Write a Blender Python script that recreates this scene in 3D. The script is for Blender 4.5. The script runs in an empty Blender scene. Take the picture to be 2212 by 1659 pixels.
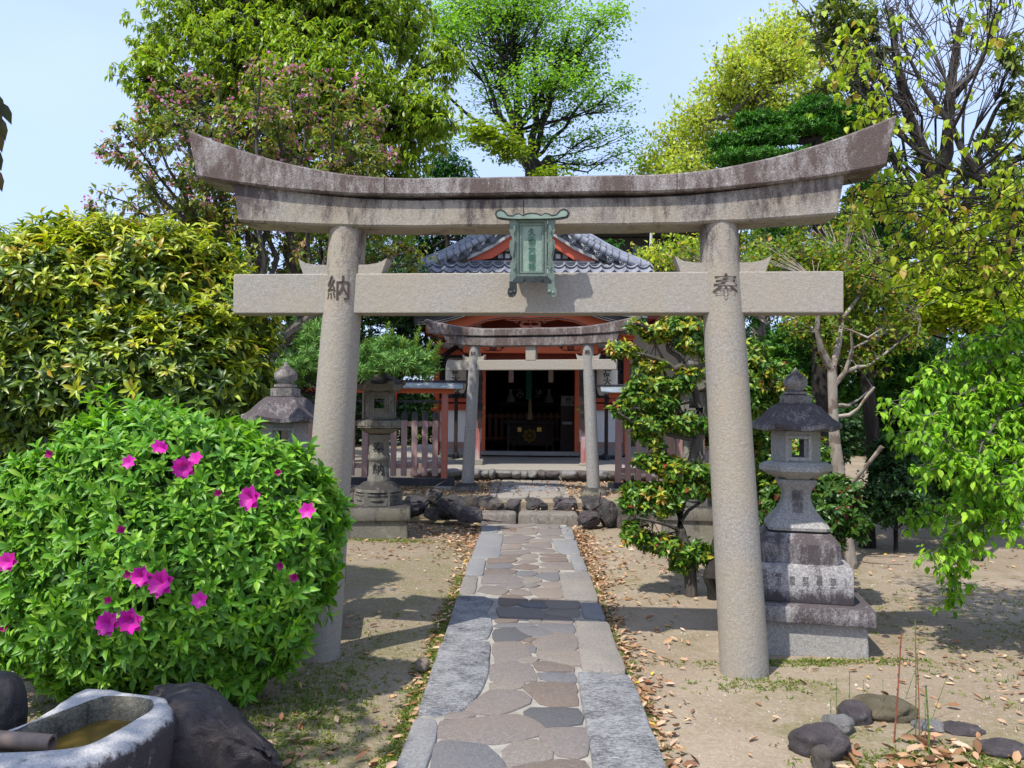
import bpy, bmesh, math, random
import numpy as np
from mathutils import Vector, Matrix, noise

# ------------------------------------------------------------------ camera, sky, sun, exposure
sc = bpy.context.scene
COL = sc.collection
FPX = 1661.0            # focal length in pixels of a 2212 px wide picture
CX, CY = 1106.0, 829.5
EYE = Vector((0, 0, 1.6))
ROLL = 0.0095
_u, _v = 28.0, -51.5
YAW = math.atan((_u*math.cos(ROLL) - _v*math.sin(ROLL)) / FPX)
PITCH = math.atan(-(_u*math.sin(ROLL) + _v*math.cos(ROLL)) / FPX)
CAMR = (Matrix.Rotation(YAW, 3, 'Z') @ Matrix.Rotation(math.pi/2 + PITCH, 3, 'X') @ Matrix.Rotation(ROLL, 3, 'Z'))
cam = bpy.data.cameras.new('camera')
cam.sensor_width = 36
cam.lens = 36*FPX/2212
cam.clip_start = 0.05
cam.clip_end = 2000
camo = bpy.data.objects.new('camera', cam)
COL.objects.link(camo)
camo.matrix_world = Matrix.Translation(EYE) @ CAMR.to_4x4()
sc.camera = camo

SUNV = Vector((-0.36, -0.43, 1.0)).normalized()      # towards the sun
world = bpy.data.worlds.new('World')
sc.world = world
world.use_nodes = True
wn, wl = world.node_tree.nodes, world.node_tree.links
wn.clear()
sky = wn.new('ShaderNodeTexSky')
sky.sky_type = 'NISHITA'
sky.sun_disc = False
sky.sun_elevation = math.asin(SUNV.z)
sky.sun_rotation = math.atan2(SUNV.x, SUNV.y)
sky.air_density = 1.0
sky.dust_density = 2.0
sky.ozone_density = 2.0
sky.altitude = 50
# thin high cloud veil mixed into the sky by direction
tcw = wn.new('ShaderNodeTexCoord')
mpw = wn.new('ShaderNodeMapping'); mpw.inputs['Scale'].default_value = (1.6, 1.6, 4.0)
nzw = wn.new('ShaderNodeTexNoise'); nzw.inputs['Scale'].default_value = 1.7; nzw.inputs['Detail'].default_value = 5
rpw = wn.new('ShaderNodeMapRange'); rpw.inputs['From Min'].default_value = .38; rpw.inputs['From Max'].default_value = .75
rpw.inputs['To Min'].default_value = .62; rpw.inputs['To Max'].default_value = .9
mxw = wn.new('ShaderNodeMix'); mxw.data_type = 'RGBA'
mxw.inputs['B'].default_value = (2.65, 3.35, 5.2, 1)
bgw = wn.new('ShaderNodeBackground'); bgw.inputs['Strength'].default_value = 0.145
ouw = wn.new('ShaderNodeOutputWorld')
wl.new(tcw.outputs['Generated'], mpw.inputs['Vector']); wl.new(mpw.outputs[0], nzw.inputs['Vector'])
wl.new(nzw.outputs[0], rpw.inputs['Value']); wl.new(rpw.outputs[0], mxw.inputs['Factor'])
wl.new(sky.outputs[0], mxw.inputs['A']); wl.new(mxw.outputs['Result'], bgw.inputs['Color'])
wl.new(bgw.outputs[0], ouw.inputs['Surface'])

sun = bpy.data.lights.new('sun', 'SUN')
sun.energy = 3.3
sun.angle = math.radians(0.6)
sun.color = (1.0, 0.95, 0.87)
suno = bpy.data.objects.new('sun', sun)
COL.objects.link(suno)
suno.rotation_euler = (-SUNV).to_track_quat('-Z', 'Y').to_euler()
sc.view_settings.view_transform = 'Standard'
sc.view_settings.look = 'None'
sc.view_settings.exposure = 0.92
sc.view_settings.gamma = 1
sc.view_settings.use_curve_mapping = False
sc.render.engine = 'CYCLES'
sc.cycles.use_denoising = True
sc.cycles.max_bounces = 8
sc.cycles.diffuse_bounces = 4
sc.cycles.glossy_bounces = 3
sc.cycles.transmission_bounces = 6
sc.cycles.transparent_max_bounces = 8

random.seed(11)
RNG = np.random.default_rng(11)
PI = math.pi
R = math.radians

# ------------------------------------------------------------------ placing: a photo pixel (2212 wide) at a depth, or on a level
def ray(px, py):
    return CAMR @ Vector(((px-CX)/FPX, (CY-py)/FPX, -1.0))
def at(px, py, Y):
    d = ray(px, py)
    return EYE + d*(Y/d.y)
def gnd(px, py, z=0.0):
    d = ray(px, py)
    return EYE + d*((z-EYE.z)/d.z)
def zat(px, py, Y):
    return at(px, py, Y).z
def xat(px, py, Y):
    return at(px, py, Y).x

# ------------------------------------------------------------------ objects
def tag(o, label=None, cat=None, group=None, kind=None):
    if label: o['label'] = label
    if cat: o['category'] = cat
    if group: o['group'] = group
    if kind: o['kind'] = kind
    return o
def thing(name, label, cat, loc=(0, 0, 0), rz=0.0, group=None):
    o = bpy.data.objects.new(name, None)
    o.empty_display_size = .2
    COL.objects.link(o)
    o.location = loc
    o.rotation_euler = (0, 0, rz)
    return tag(o, label, cat, group)
def copy_tree(o, parent=None):
    c = o.copy()
    COL.objects.link(c)
    if parent: c.parent = parent
    for ch in list(o.children):
        copy_tree(ch, c)
    return c

class MB:
    """collects shapes and links them as ONE mesh object"""
    def __init__(s):
        s.bm = bmesh.new()
    def _fin(s, vs, M, mi):
        if M is not None:
            for v in vs: v.co = M @ v.co
        fs = set()
        for v in vs:
            for f in v.link_faces: fs.add(f)
        for f in fs: f.material_index = mi
        return vs
    def box(s, c, size, rz=0, bev=0.0, taper=1.0, M=None, mi=0, seg=1):
        b = bmesh.new()
        bmesh.ops.create_cube(b, size=1)
        for v in b.verts:
            k = taper if v.co.z > 0 else 1
            v.co = Vector((v.co.x*size[0]*k, v.co.y*size[1]*k, v.co.z*size[2]))
        if bev > 0:
            bmesh.ops.bevel(b, geom=b.edges[:], offset=bev, segments=seg, affect='EDGES', profile=.5)
        T = Matrix.Translation(c) @ Matrix.Rotation(rz, 4, 'Z')
        if M is not None: T = M @ T
        s.merge(b, T, mi)
    def merge(s, b, T, mi=0):
        mp = {}
        for v in b.verts: mp[v] = s.bm.verts.new(T @ v.co)
        for f in b.faces:
            try:
                nf = s.bm.faces.new([mp[v] for v in f.verts]); nf.material_index = mi
            except ValueError: pass
        b.free()
    def loft(s, rings, caps=True, mi=0, closed=True):
        R_ = [[s.bm.verts.new(p) for p in r] for r in rings]
        n = len(R_[0])
        for a, b in zip(R_, R_[1:]):
            for i in range(n if closed else n-1):
                j = (i+1) % n
                try:
                    f = s.bm.faces.new((a[i], a[j], b[j], b[i])); f.material_index = mi
                except ValueError: pass
        if caps:
            for r in (list(reversed(R_[0])), R_[-1]):
                try:
                    f = s.bm.faces.new(r); f.material_index = mi
                except ValueError: pass
    def lathe(s, prof, n=24, c=(0, 0, 0), rot=0.0, M=None, mi=0, sc_=(1, 1)):
        rings = []
        for r, z in prof:
            ring = []
            for i in range(n):
                a = rot + 2*PI*i/n
                p = Vector((c[0]+r*math.cos(a)*sc_[0], c[1]+r*math.sin(a)*sc_[1], c[2]+z))
                ring.append(M @ p if M is not None else p)
            rings.append(ring)
        s.loft(rings, True, mi)
    def tube(s, pts, rad, n=8, mi=0):
        pts = [Vector(p) for p in pts]
        rings = []
        ref = Vector((0, 0, 1))
        for i, p in enumerate(pts):
            d = (pts[min(i+1, len(pts)-1)] - pts[max(i-1, 0)])
            if d.length < 1e-9: d = Vector((0, 0, 1))
            d.normalize()
            u = d.cross(ref)
            if u.length < .05: u = d.cross(Vector((1, 0, 0)))
            u.normalize(); w = d.cross(u)
            r = rad[i] if hasattr(rad, '__len__') else rad
            rings.append([p + (u*math.cos(2*PI*k/n) + w*math.sin(2*PI*k/n))*r for k in range(n)])
        s.loft(rings, True, mi)
    def prism(s, poly, mapf, d0, d1, mi=0, side_mi=None):
        """polygon (u,v) pushed from depth d0 to d1; mapf(u,v,d)->point"""
        a = [s.bm.verts.new(mapf(u, v, d0)) for u, v in poly]
        b = [s.bm.verts.new(mapf(u, v, d1)) for u, v in poly]
        n = len(poly)
        f = s.bm.faces.new(a); f.material_index = mi
        f = s.bm.faces.new(list(reversed(b))); f.material_index = mi
        for i in range(n):
            j = (i+1) % n
            f = s.bm.faces.new((a[j], a[i], b[i], b[j])); f.material_index = mi if side_mi is None else side_mi
    def build(s, name, mats, parent=None, smooth=40, label=None):
        bmesh.ops.recalc_face_normals(s.bm, faces=s.bm.faces[:])
        me = bpy.data.meshes.new(name)
        s.bm.to_mesh(me); s.bm.free()
        for m in (mats if isinstance(mats, (list, tuple)) else [mats]): me.materials.append(m)
        if smooth:
            me.polygons.foreach_set('use_smooth', [True]*len(me.polygons))
            me.set_sharp_from_angle(angle=R(smooth))
        o = bpy.data.objects.new(name, me)
        COL.objects.link(o)
        if parent: o.parent = parent
        if label: o['label'] = label
        return o

def glyph(text, size, mat, parent, mapf, name='inscription', depth=.004, bold=0.0, vertical=True, pitch=1.05, sub=None):
    """writing as a thin raised mesh; mapf(u,v,d)->point with u right, v up, d outwards; block centred on 0,0"""
    V, Fc = [], []
    chars = list(text) if vertical else [text]
    for k, ch in enumerate(chars):
        cu = bpy.data.curves.new('t', 'FONT'); cu.body = ch
        cu.size = size; cu.align_x = 'CENTER'; cu.extrude = depth; cu.offset = bold*size; cu.resolution_u = 2
        ob = bpy.data.objects.new('t', cu); COL.objects.link(ob)
        me = bpy.data.meshes.new_from_object(ob.evaluated_get(bpy.context.evaluated_depsgraph_get()))
        off = (len(chars)-1)/2*pitch*size - k*pitch*size - .36*size
        b0 = len(V)
        for v in me.vertices: V.append(mapf(v.co.x, v.co.y+off, v.co.z))
        for p in me.polygons: Fc.append([b0+i for i in p.vertices])
        bpy.data.objects.remove(ob); bpy.data.curves.remove(cu); bpy.data.meshes.remove(me)
    me = bpy.data.meshes.new(name)
    me.from_pydata([tuple(v) for v in V], [], Fc); me.update()
    me.materials.append(mat)
    o = bpy.data.objects.new(name, me); COL.objects.link(o)
    if parent: o.parent = parent
    return o

# ------------------------------------------------------------------ materials
def lin(r, g, b):
    f = lambda c: (c/255/12.92) if c <= 10 else ((c/255+.055)/1.055)**2.4
    return (f(r), f(g), f(b), 1)
class Mat:
    def __init__(s, name, rough=.8, spec=.3):
        s.m = bpy.data.materials.new(name); s.m.use_nodes = True
        s.n, s.l = s.m.node_tree.nodes, s.m.node_tree.links
        s.n.clear()
        s.out = s.n.new('ShaderNodeOutputMaterial')
        s.b = s.n.new('ShaderNodeBsdfPrincipled')
        s.b.inputs['Roughness'].default_value = rough
        s.b.inputs['Specular IOR Level'].default_value = spec
        s.l.new(s.b.outputs[0], s.out.inputs['Surface'])
        s.tc = s.n.new('ShaderNodeTexCoord')
    def lk(s, a, b): s.l.new(a, b)
    def noise(s, scale, detail=4, rough=.55, vec=None, stretch=None, dist=0.0):
        t = s.n.new('ShaderNodeTexNoise')
        t.inputs['Scale'].default_value = scale; t.inputs['Detail'].default_value = detail
        t.inputs['Roughness'].default_value = rough; t.inputs['Distortion'].default_value = dist
        v = vec or s.tc.outputs['Object']
        if stretch:
            mp = s.n.new('ShaderNodeMapping'); mp.inputs['Scale'].default_value = stretch
            s.lk(v, mp.inputs['Vector']); v = mp.outputs[0]
        s.lk(v, t.inputs['Vector'])
        return t.outputs[0]
    def voro(s, scale, feature='F1', stretch=None):
        t = s.n.new('ShaderNodeTexVoronoi'); t.feature = feature
        t.inputs['Scale'].default_value = scale
        v = s.tc.outputs['Object']
        if stretch:
            mp = s.n.new('ShaderNodeMapping'); mp.inputs['Scale'].default_value = stretch
            s.lk(v, mp.inputs['Vector']); v = mp.outputs[0]
        s.lk(v, t.inputs['Vector'])
        return t
    def rng(s, v, a, b, c=0.0, d=1.0):
        t = s.n.new('ShaderNodeMapRange'); t.clamp = True
        for k, x in zip(('From Min', 'From Max', 'To Min', 'To Max'), (a, b, c, d)): t.inputs[k].default_value = x
        s.lk(v, t.inputs['Value'])
        return t.outputs[0]
    def math(s, op, a, b=None):
        t = s.n.new('ShaderNodeMath'); t.operation = op
        for i, x in enumerate((a, b)):
            if x is None: continue
            if isinstance(x, (int, float)): t.inputs[i].default_value = x
            else: s.lk(x, t.inputs[i])
        return t.outputs[0]
    def mix(s, f, a, b, mode='MIX'):
        t = s.n.new('ShaderNodeMix'); t.data_type = 'RGBA'; t.blend_type = mode
        for k, x in (('Factor', f), ('A', a), ('B', b)):
            if isinstance(x, (int, float)): t.inputs[k].default_value = x
            elif isinstance(x, (tuple, list)): t.inputs[k].default_value = (x[0], x[1], x[2], 1)
            else: s.lk(x, t.inputs[k])
        return t.outputs['Result']
    def bump(s, h, strength=.4, dist=.01, prev=None):
        t = s.n.new('ShaderNodeBump'); t.inputs['Strength'].default_value = strength; t.inputs['Distance'].default_value = dist
        s.lk(h, t.inputs['Height'])
        if prev: s.lk(prev, t.inputs['Normal'])
        return t.outputs[0]
    def done(s, col, nrm=None, rough=None):
        if isinstance(col, (tuple, list)): s.b.inputs['Base Color'].default_value = (col[0], col[1], col[2], 1)
        else: s.lk(col, s.b.inputs['Base Color'])
        if nrm is not None: s.lk(nrm, s.b.inputs['Normal'])
        if rough is not None: s.lk(rough, s.b.inputs['Roughness'])
        return s.m
    def sepz(s, out='Object'):
        t = s.n.new('ShaderNodeSeparateXYZ'); s.lk(s.tc.outputs[out], t.inputs[0]); return t.outputs
    def normz(s):
        g = s.n.new('ShaderNodeNewGeometry'); t = s.n.new('ShaderNodeSeparateXYZ'); s.lk(g.outputs['Normal'], t.inputs[0]); return t.outputs[2]

def stone(name, base, dark=(.05, .036, .042), stain=.5, warm=None, warm_amt=.5, top=.0, streak=True, grain=1.0, lichen=0.0, sc_=1.0, bs=1.0, zst=None):
    """weathered granite: grain, warm patches, dark run-off stains, pale lichen"""
    m = Mat(name, .86, .25)
    g1 = m.noise(230*sc_, 2, .6); g2 = m.noise(60*sc_, 4, .8)
    c = m.mix(m.rng(g1, .3, .7), tuple(x*.62 for x in base), tuple(min(x*1.35, .85) for x in base))
    c = m.mix(m.rng(g2, .42, .62), c, tuple(x*(1-.46*grain) for x in base))
    c = m.mix(m.rng(m.noise(95*sc_, 2, .5), .56, .66, 0, .6*min(1, grain)), c, tuple(min(x*1.45, .8) for x in base))
    if warm: c = m.mix(m.math('MULTIPLY', m.rng(m.noise(1.7*sc_, 6, .7), .38, .64), warm_amt), c, warm)
    n = m.noise(2.6*sc_, 6, .72, stretch=(1.6, 1.6, .55) if streak else None, dist=.3)
    n2 = m.noise(26*sc_, 4, .7, stretch=(1, 1, .35) if streak else None)
    n3 = m.noise(120*sc_, 2, .6)
    v = m.math('ADD', m.math('ADD', m.math('MULTIPLY', n, 1.0), m.math('MULTIPLY', n2, .5)), m.math('MULTIPLY', n3, .28))
    if top:
        v = m.math('ADD', v, m.math('MULTIPLY', m.rng(m.normz(), .1, .8), top))
    if zst:     # stain band by height (a -> b)
        v = m.math('ADD', v, m.math('MULTIPLY', m.rng(m.sepz()[2], zst[0], zst[1]), zst[2]))
    t0 = 1.14 - .42*stain
    f = m.math('MULTIPLY', m.rng(v, t0-.03, t0+.19), .90)
    c = m.mix(f, c, dark)
    if lichen:
        c = m.mix(m.math('MULTIPLY', m.rng(m.noise(7*sc_, 5, .75), .58, .68), lichen), c, (.5, .49, .44))
    h = m.bump(m.noise(160*sc_, 2, .5), .32*bs, .008)
    h = m.bump(m.noise(46*sc_, 3, .6), .30*bs, .010, h)
    return m.done(c, h)
def darker(l, k): return tuple(x*k for x in l)

def rockmat(name, a, b, pale, sc_=1.0):
    m = Mat(name, .7, .35)
    n = m.noise(5*sc_, 7, .65, dist=.4)
    c = m.mix(m.rng(n, .35, .65), a, b)
    c = m.mix(m.math('MULTIPLY', m.rng(m.noise(11*sc_, 5, .75), .57, .68), .6), c, pale)
    c = m.mix(m.rng(m.noise(120*sc_, 2, .6), .35, .7, .0, .35), c, tuple(x*1.8 for x in a))
    h = m.bump(m.noise(6*sc_, 9, .75, dist=.8), 1.0, .07)
    h = m.bump(m.noise(90*sc_, 3, .6), .35, .01, h)
    return m.done(c, h)

def paintwood(name, col, worn, bare=(.2, .15, .13), amt=.5, rough=.65):
    """painted timber, weathered along the grain"""
    m = Mat(name, rough, .3)
    st = (9, 9, .8)
    n = m.noise(3, 5, .65, stretch=st, dist=.2)
    n2 = m.noise(1.6, 4, .6)
    c = m.mix(m.math('MULTIPLY', m.rng(m.math('ADD', m.math('MULTIPLY', n, .6), m.math('MULTIPLY', n2, .6)), .75-.35*amt, 1.0-.35*amt), .95), col, worn)
    c = m.mix(m.math('MULTIPLY', m.rng(m.noise(5, 5, .7, stretch=(6, 6, .6)), .62, .72), .8*amt), c, bare)
    h = m.bump(m.noise(14, 4, .6, stretch=(8, 8, .5)), .25, .004)
    return m.done(c, h)

def plain(name, col, rough=.6, var=.25, scale=12, spec=.3, metal=0.0, bump=.15):
    m = Mat(name, rough, spec)
    m.b.inputs['Metallic'].default_value = metal
    n = m.noise(scale, 5, .65)
    c = m.mix(m.rng(n, .3, .7), tuple(x*(1-var) for x in col[:3]), tuple(min(x*(1+var), .9) for x in col[:3]))
    return m.done(c, m.bump(m.noise(scale*6, 3), bump, .004))

def leafmat(name, rough=.42, trans=.35, spec=.4, tw=(1.15, 1.25, .45)):
    """leaf: own tint per leaf, light passes through"""
    m = Mat(name, rough, spec)
    a = m.n.new('ShaderNodeAttribute'); a.attribute_name = 'tint'
    col = a.outputs['Color']
    m.lk(col, m.b.inputs['Base Color'])
    tr = m.n.new('ShaderNodeBsdfTranslucent')
    m.lk(m.mix(1.0, col, tw, 'MULTIPLY'), tr.inputs['Color'])
    ms = m.n.new('ShaderNodeMixShader'); ms.inputs[0].default_value = trans
    m.lk(m.b.outputs[0], ms.inputs[1]); m.lk(tr.outputs[0], ms.inputs[2])
    m.lk(ms.outputs[0], m.out.inputs['Surface'])
    return m.m
def barkmat(name, a, b, sc_=1.0, patch=None):
    m = Mat(name, .85, .2)
    c = m.mix(m.rng(m.noise(7*sc_, 6, .7, stretch=(2, 2, .6)), .35, .65), a, b)
    if patch: c = m.mix(m.rng(m.noise(9*sc_, 3, .5), .52, .58), c, patch)
    return m.done(c, m.bump(m.noise(22*sc_, 5, .7, stretch=(2, 2, .5)), .6, .02))

# ------------------------------------------------------------------ leaves, twigs (vectorised)
TM_KITE = (np.array([(0, 0, 0), (.45, -.5, .05), (1, 0, -.12), (.45, .5, .05)]), [(0, 1, 2, 3)])
TM_FOLD = (np.array([(0, 0, 0), (.5, -.5, .08), (1, 0, -.15), (.5, .5, .08), (.5, 0, -.02)]), [(0, 1, 4), (4, 1, 2), (0, 4, 3), (4, 2, 3)])
TM_LEAF = (np.array([(0, 0, 0), (.28, -.38, .09), (.28, .38, .09), (.28, 0, .03), (.62, -.46, .04), (.62, .46, .04), (.62, 0, -.03), (1, 0, -.22)]),
           [(0, 1, 3), (0, 3, 2), (3, 1, 4, 6), (3, 6, 5, 2), (6, 4, 7), (6, 7, 5)])
TM_HEART = (np.array([(0, 0, 0), (.12, -.42, .06), (.12, .42, .06), (.45, -.5, .08), (.45, .5, .08), (.45, 0, .0), (.75, -.28, 0), (.75, .28, 0), (1.05, 0, -.15)]),
            [(0, 1, 3, 5), (0, 5, 4, 2), (5, 3, 6), (5, 6, 8), (5, 8, 7), (5, 7, 4)])
TM_DRY = (np.array([(0, 0, 0), (.3, -.45, .16), (.3, .4, .10), (.3, 0, .0), (.68, -.42, .2), (.68, .45, .13), (.68, 0, .04), (1, .05, .16)]),
          TM_LEAF[1])
def norm(a):
    return a/np.maximum(np.linalg.norm(a, axis=-1, keepdims=True), 1e-9)
def np_obj(name, V, faces, mats, parent=None, tint=None, smooth=False):
    """faces: list of int arrays (m,k)"""
    me = bpy.data.meshes.new(name)
    V = np.asarray(V, dtype=np.float32).reshape(-1, 3)
    me.vertices.add(len(V)); me.vertices.foreach_set('co', V.ravel())
    li = np.concatenate([f.ravel() for f in faces]).astype(np.int32)
    sizes = np.concatenate([np.full(len(f), f.shape[1], dtype=np.int32) for f in faces])
    st = np.concatenate([[0], np.cumsum(sizes)[:-1]]).astype(np.int32)
    me.loops.add(len(li)); me.loops.foreach_set('vertex_index', li)
    me.polygons.add(len(sizes)); me.polygons.foreach_set('loop_start', st)
    try: me.polygons.foreach_set('loop_total', sizes)
    except Exception: pass
    if smooth: me.polygons.foreach_set('use_smooth', np.ones(len(sizes), dtype=bool))
    if tint is not None:
        at_ = me.attributes.new('tint', 'FLOAT_COLOR', 'POINT')
        T = np.ones((len(V), 4), dtype=np.float32); T[:, :3] = tint
        at_.data.foreach_set('color', T.ravel())
    me.update(calc_edges=True)
    for m in (mats if isinstance(mats, (list, tuple)) else [mats]): me.materials.append(m)
    o = bpy.data.objects.new(name, me); COL.objects.link(o)
    if parent: o.parent = parent
    return o
def leaf_mesh(name, P, D, U, L, W, tint, tmpl, mat, parent=None, smooth=True, curl=None):
    T, faces = tmpl
    P, D, U = np.asarray(P), norm(np.asarray(D)), np.asarray(U)
    S = norm(np.cross(D, U)); U = np.cross(S, D)
    N, k = len(P), len(T)
    L = np.broadcast_to(np.asarray(L, dtype=float), (N,)); W = np.broadcast_to(np.asarray(W, dtype=float), (N,))
    cz = T[None, :, 2] if curl is None else T[None, :, 2]*np.asarray(curl)[:, None]
    V = (P[:, None, :] + D[:, None, :]*(T[None, :, 0]*L[:, None])[..., None] + S[:, None, :]*(T[None, :, 1]*W[:, None])[..., None]
         + U[:, None, :]*(cz*L[:, None])[..., None])
    off = (np.arange(N)*k)[:, None, None]
    fl = []
    for sz in sorted(set(len(f) for f in faces)):
        fa = np.array([f for f in faces if len(f) == sz])
        fl.append((fa[None]+off).reshape(-1, sz))
    if parent is not None:
        V = V - np.array(parent.location)[None, None, :]
    return np_obj(name, V, fl, mat, parent, np.repeat(tint, k, axis=0), smooth)
def sticks_mesh(name, A, B, ra, rb, mat, parent=None, n=4):
    A, B = np.asarray(A, dtype=float), np.asarray(B, dtype=float)
    d = norm(B-A)
    u = norm(np.cross(d, np.where(np.abs(d[:, 2:3]) > .9, [[1., 0, 0]], [[0, 0, 1.]]))); w = np.cross(d, u)
    an = np.arange(n)*2*PI/n
    ring = u[:, None]*np.cos(an)[None, :, None] + w[:, None]*np.sin(an)[None, :, None]
    ra = np.broadcast_to(np.asarray(ra, dtype=float), (len(A),)); rb = np.broadcast_to(np.asarray(rb, dtype=float), (len(A),))
    V = np.concatenate([A[:, None]+ring*ra[:, None, None], B[:, None]+ring*rb[:, None, None]], axis=1)
    f = np.array([(i, (i+1) % n, n+(i+1) % n, n+i) for i in range(n)])
    F_ = (f[None]+(np.arange(len(A))*2*n)[:, None, None]).reshape(-1, 4)
    if parent is not None: V = V - np.array(parent.location)[None, None, :]
    return np_obj(name, V, [F_], mat, parent, None, True)
def pick(pal, n, jit=.16, per=1, cj=.12):
    """leaf colours: palette [(rgb, weight)], brightness jitter per leaf and per cluster of `per` leaves"""
    cols = np.array([p[0] for p in pal]); w = np.array([p[1] for p in pal], dtype=float)
    i = RNG.choice(len(cols), n, p=w/w.sum())
    c = cols[i]*(1+RNG.uniform(-jit, jit, (n, 1)))
    nc = (n+per-1)//per
    c = c*np.repeat(1+RNG.uniform(-cj, cj, (nc, 1)), per, axis=0)[:n]
    return np.clip(c*(1+RNG.uniform(-.05, .05, (n, 3))), .002, .9)
def rdir(n):
    return norm(RNG.normal(size=(n, 3)))
def clump_tips(clumps, shell=.25, lump=.0, up=0.0):
    """clumps [(centre, (rx,ry,rz), n)] -> twig tips, outward directions, clump index"""
    P, O, I = [], [], []
    for k, (c, r, n) in enumerate(clumps):
        n = int(n)
        d = rdir(n)
        if up: d[:, 2] = np.abs(d[:, 2])*up + d[:, 2]*(1-up)
        d = norm(d)
        rad = 1-RNG.random(n)**1.5*(1-shell)*1.0
        rad = np.clip(rad+RNG.normal(0, .07, n), .1, 1.18)
        if lump:
            ph = RNG.uniform(0, 6.28, 3)
            rad = rad*(1+lump*(np.sin(d[:, 0]*5+ph[0])*np.sin(d[:, 1]*5+ph[1])+np.sin(d[:, 2]*6+ph[2])*.6))
        rr = np.array(r)[None]
        P.append(np.array(c)[None]+d*rr*rad[:, None]); O.append(norm(d/rr)); I.append(np.full(n, k))
    return np.concatenate(P), np.concatenate(O), np.concatenate(I)
def sprays(P, O, k, style, L, W, droop=.3, spread=1.0, axis_up=.3, twig=.1):
    """k leaves at every tip -> base, direction, normal, length, width"""
    n = len(P)
    ax = norm(O+np.array([0, 0, axis_up])+RNG.normal(0, .25, (n, 3)))
    t = norm(np.cross(ax, RNG.normal(size=(n, 3)))); b = np.cross(ax, t)
    phi = (np.arange(k)*2.399)[None]+RNG.uniform(0, 6.28, (n, 1))+RNG.normal(0, .2, (n, k))
    rad = t[:, None]*np.cos(phi)[..., None]+b[:, None]*np.sin(phi)[..., None]
    if style == 'whorl':
        pol = RNG.uniform(.55, 1.45, (n, k))*spread
        D = ax[:, None]*np.cos(pol)[..., None]+rad*np.sin(pol)[..., None]
        D[..., 2] -= droop*RNG.random((n, k))
        U = ax[:, None]*np.sin(pol)[..., None]-rad*np.cos(pol)[..., None]
        B = P[:, None]-ax[:, None]*(RNG.random((n, k))*twig)[..., None]
    elif style == 'star':
        ax = norm(O*1.5+np.array([0, 0, axis_up])+RNG.normal(0, .22, (n, 3))); t = norm(np.cross(ax, RNG.normal(size=(n, 3)))); b = np.cross(ax, t)
        rad = t[:, None]*np.cos(phi)[..., None]+b[:, None]*np.sin(phi)[..., None]
        pol = np.linspace(1.45, .5, k)[None]*RNG.uniform(.85, 1.15, (n, k))*spread
        D = ax[:, None]*np.cos(pol)[..., None]+rad*np.sin(pol)[..., None]
        D[..., 2] -= droop*RNG.random((n, k))
        U = ax[:, None]*np.sin(pol)[..., None]-rad*np.cos(pol)[..., None]
        B = P[:, None]-ax[:, None]*(np.linspace(1, 0, k)[None]*twig*np.ones((n, 1)))[..., None]
    elif style == 'droop':
        D = rad*.55*spread+ax[:, None]*.2+np.array([0, 0, -1.0])*(droop+RNG.normal(0, .15, (n, k)))[..., None]
        U = rad*1.0+np.array([0, 0, .45])+ax[:, None]*.3
        B = P[:, None]+ax[:, None]*((RNG.random((n, k))-.7)*twig)[..., None]
    elif style == 'flat':
        D = rad*1.0+ax[:, None]*.3+RNG.normal(0, .2, (n, k, 3)); D[..., 2] *= .4; D[..., 2] -= droop
        U = np.array([0, 0, 1.0])+RNG.normal(0, .45, (n, k, 3))
        B = P[:, None]+RNG.normal(0, twig, (n, k, 3))*np.array([1, 1, .45])
    else:
        D = RNG.normal(size=(n, k, 3))+ax[:, None]*.7; D[..., 2] -= droop
        U = RNG.normal(size=(n, k, 3))*.6+ax[:, None]*.5+np.array([0, 0, .6])
        B = P[:, None]+RNG.normal(0, twig, (n, k, 3))
    Lk = L*RNG.uniform(.65, 1.25, (n, k)); Wk = Lk/L*W*RNG.uniform(.85, 1.15, (n, k))
    f = lambda a: a.reshape(-1, 3)
    return f(B), f(D), f(U), Lk.ravel(), Wk.ravel()
def bend_path(a, b, n=5, sag=0.0, wob=.05):
    a, b = Vector(a), Vector(b)
    L = (b-a).length
    pts = []
    for i in range(n+1):
        t = i/n
        p = a.lerp(b, t)
        p.z += sag*L*4*t*(1-t)
        if 0 < i < n: p += Vector((random.gauss(0, wob), random.gauss(0, wob), random.gauss(0, wob)))*L
        pts.append(p)
    return pts
def crown_px(lst, Y, depth=1.0, dens=1.0, area=900.):
    """clumps given as photo pixels (px,py,rx,ry[,dY[,density]]) for a tree at depth Y"""
    out = []
    for c in lst:
        px, py, rx, ry = c[:4]; dy = c[4] if len(c) > 4 else 0.; dn = c[5] if len(c) > 5 else 1.
        y = Y+dy; k = y/FPX
        out.append((tuple(at(px, py, y)), (rx*k, max(rx, ry)*k*depth*.8, ry*k), max(6, rx*ry*4/area*dens*dn)))
    return out
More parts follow.
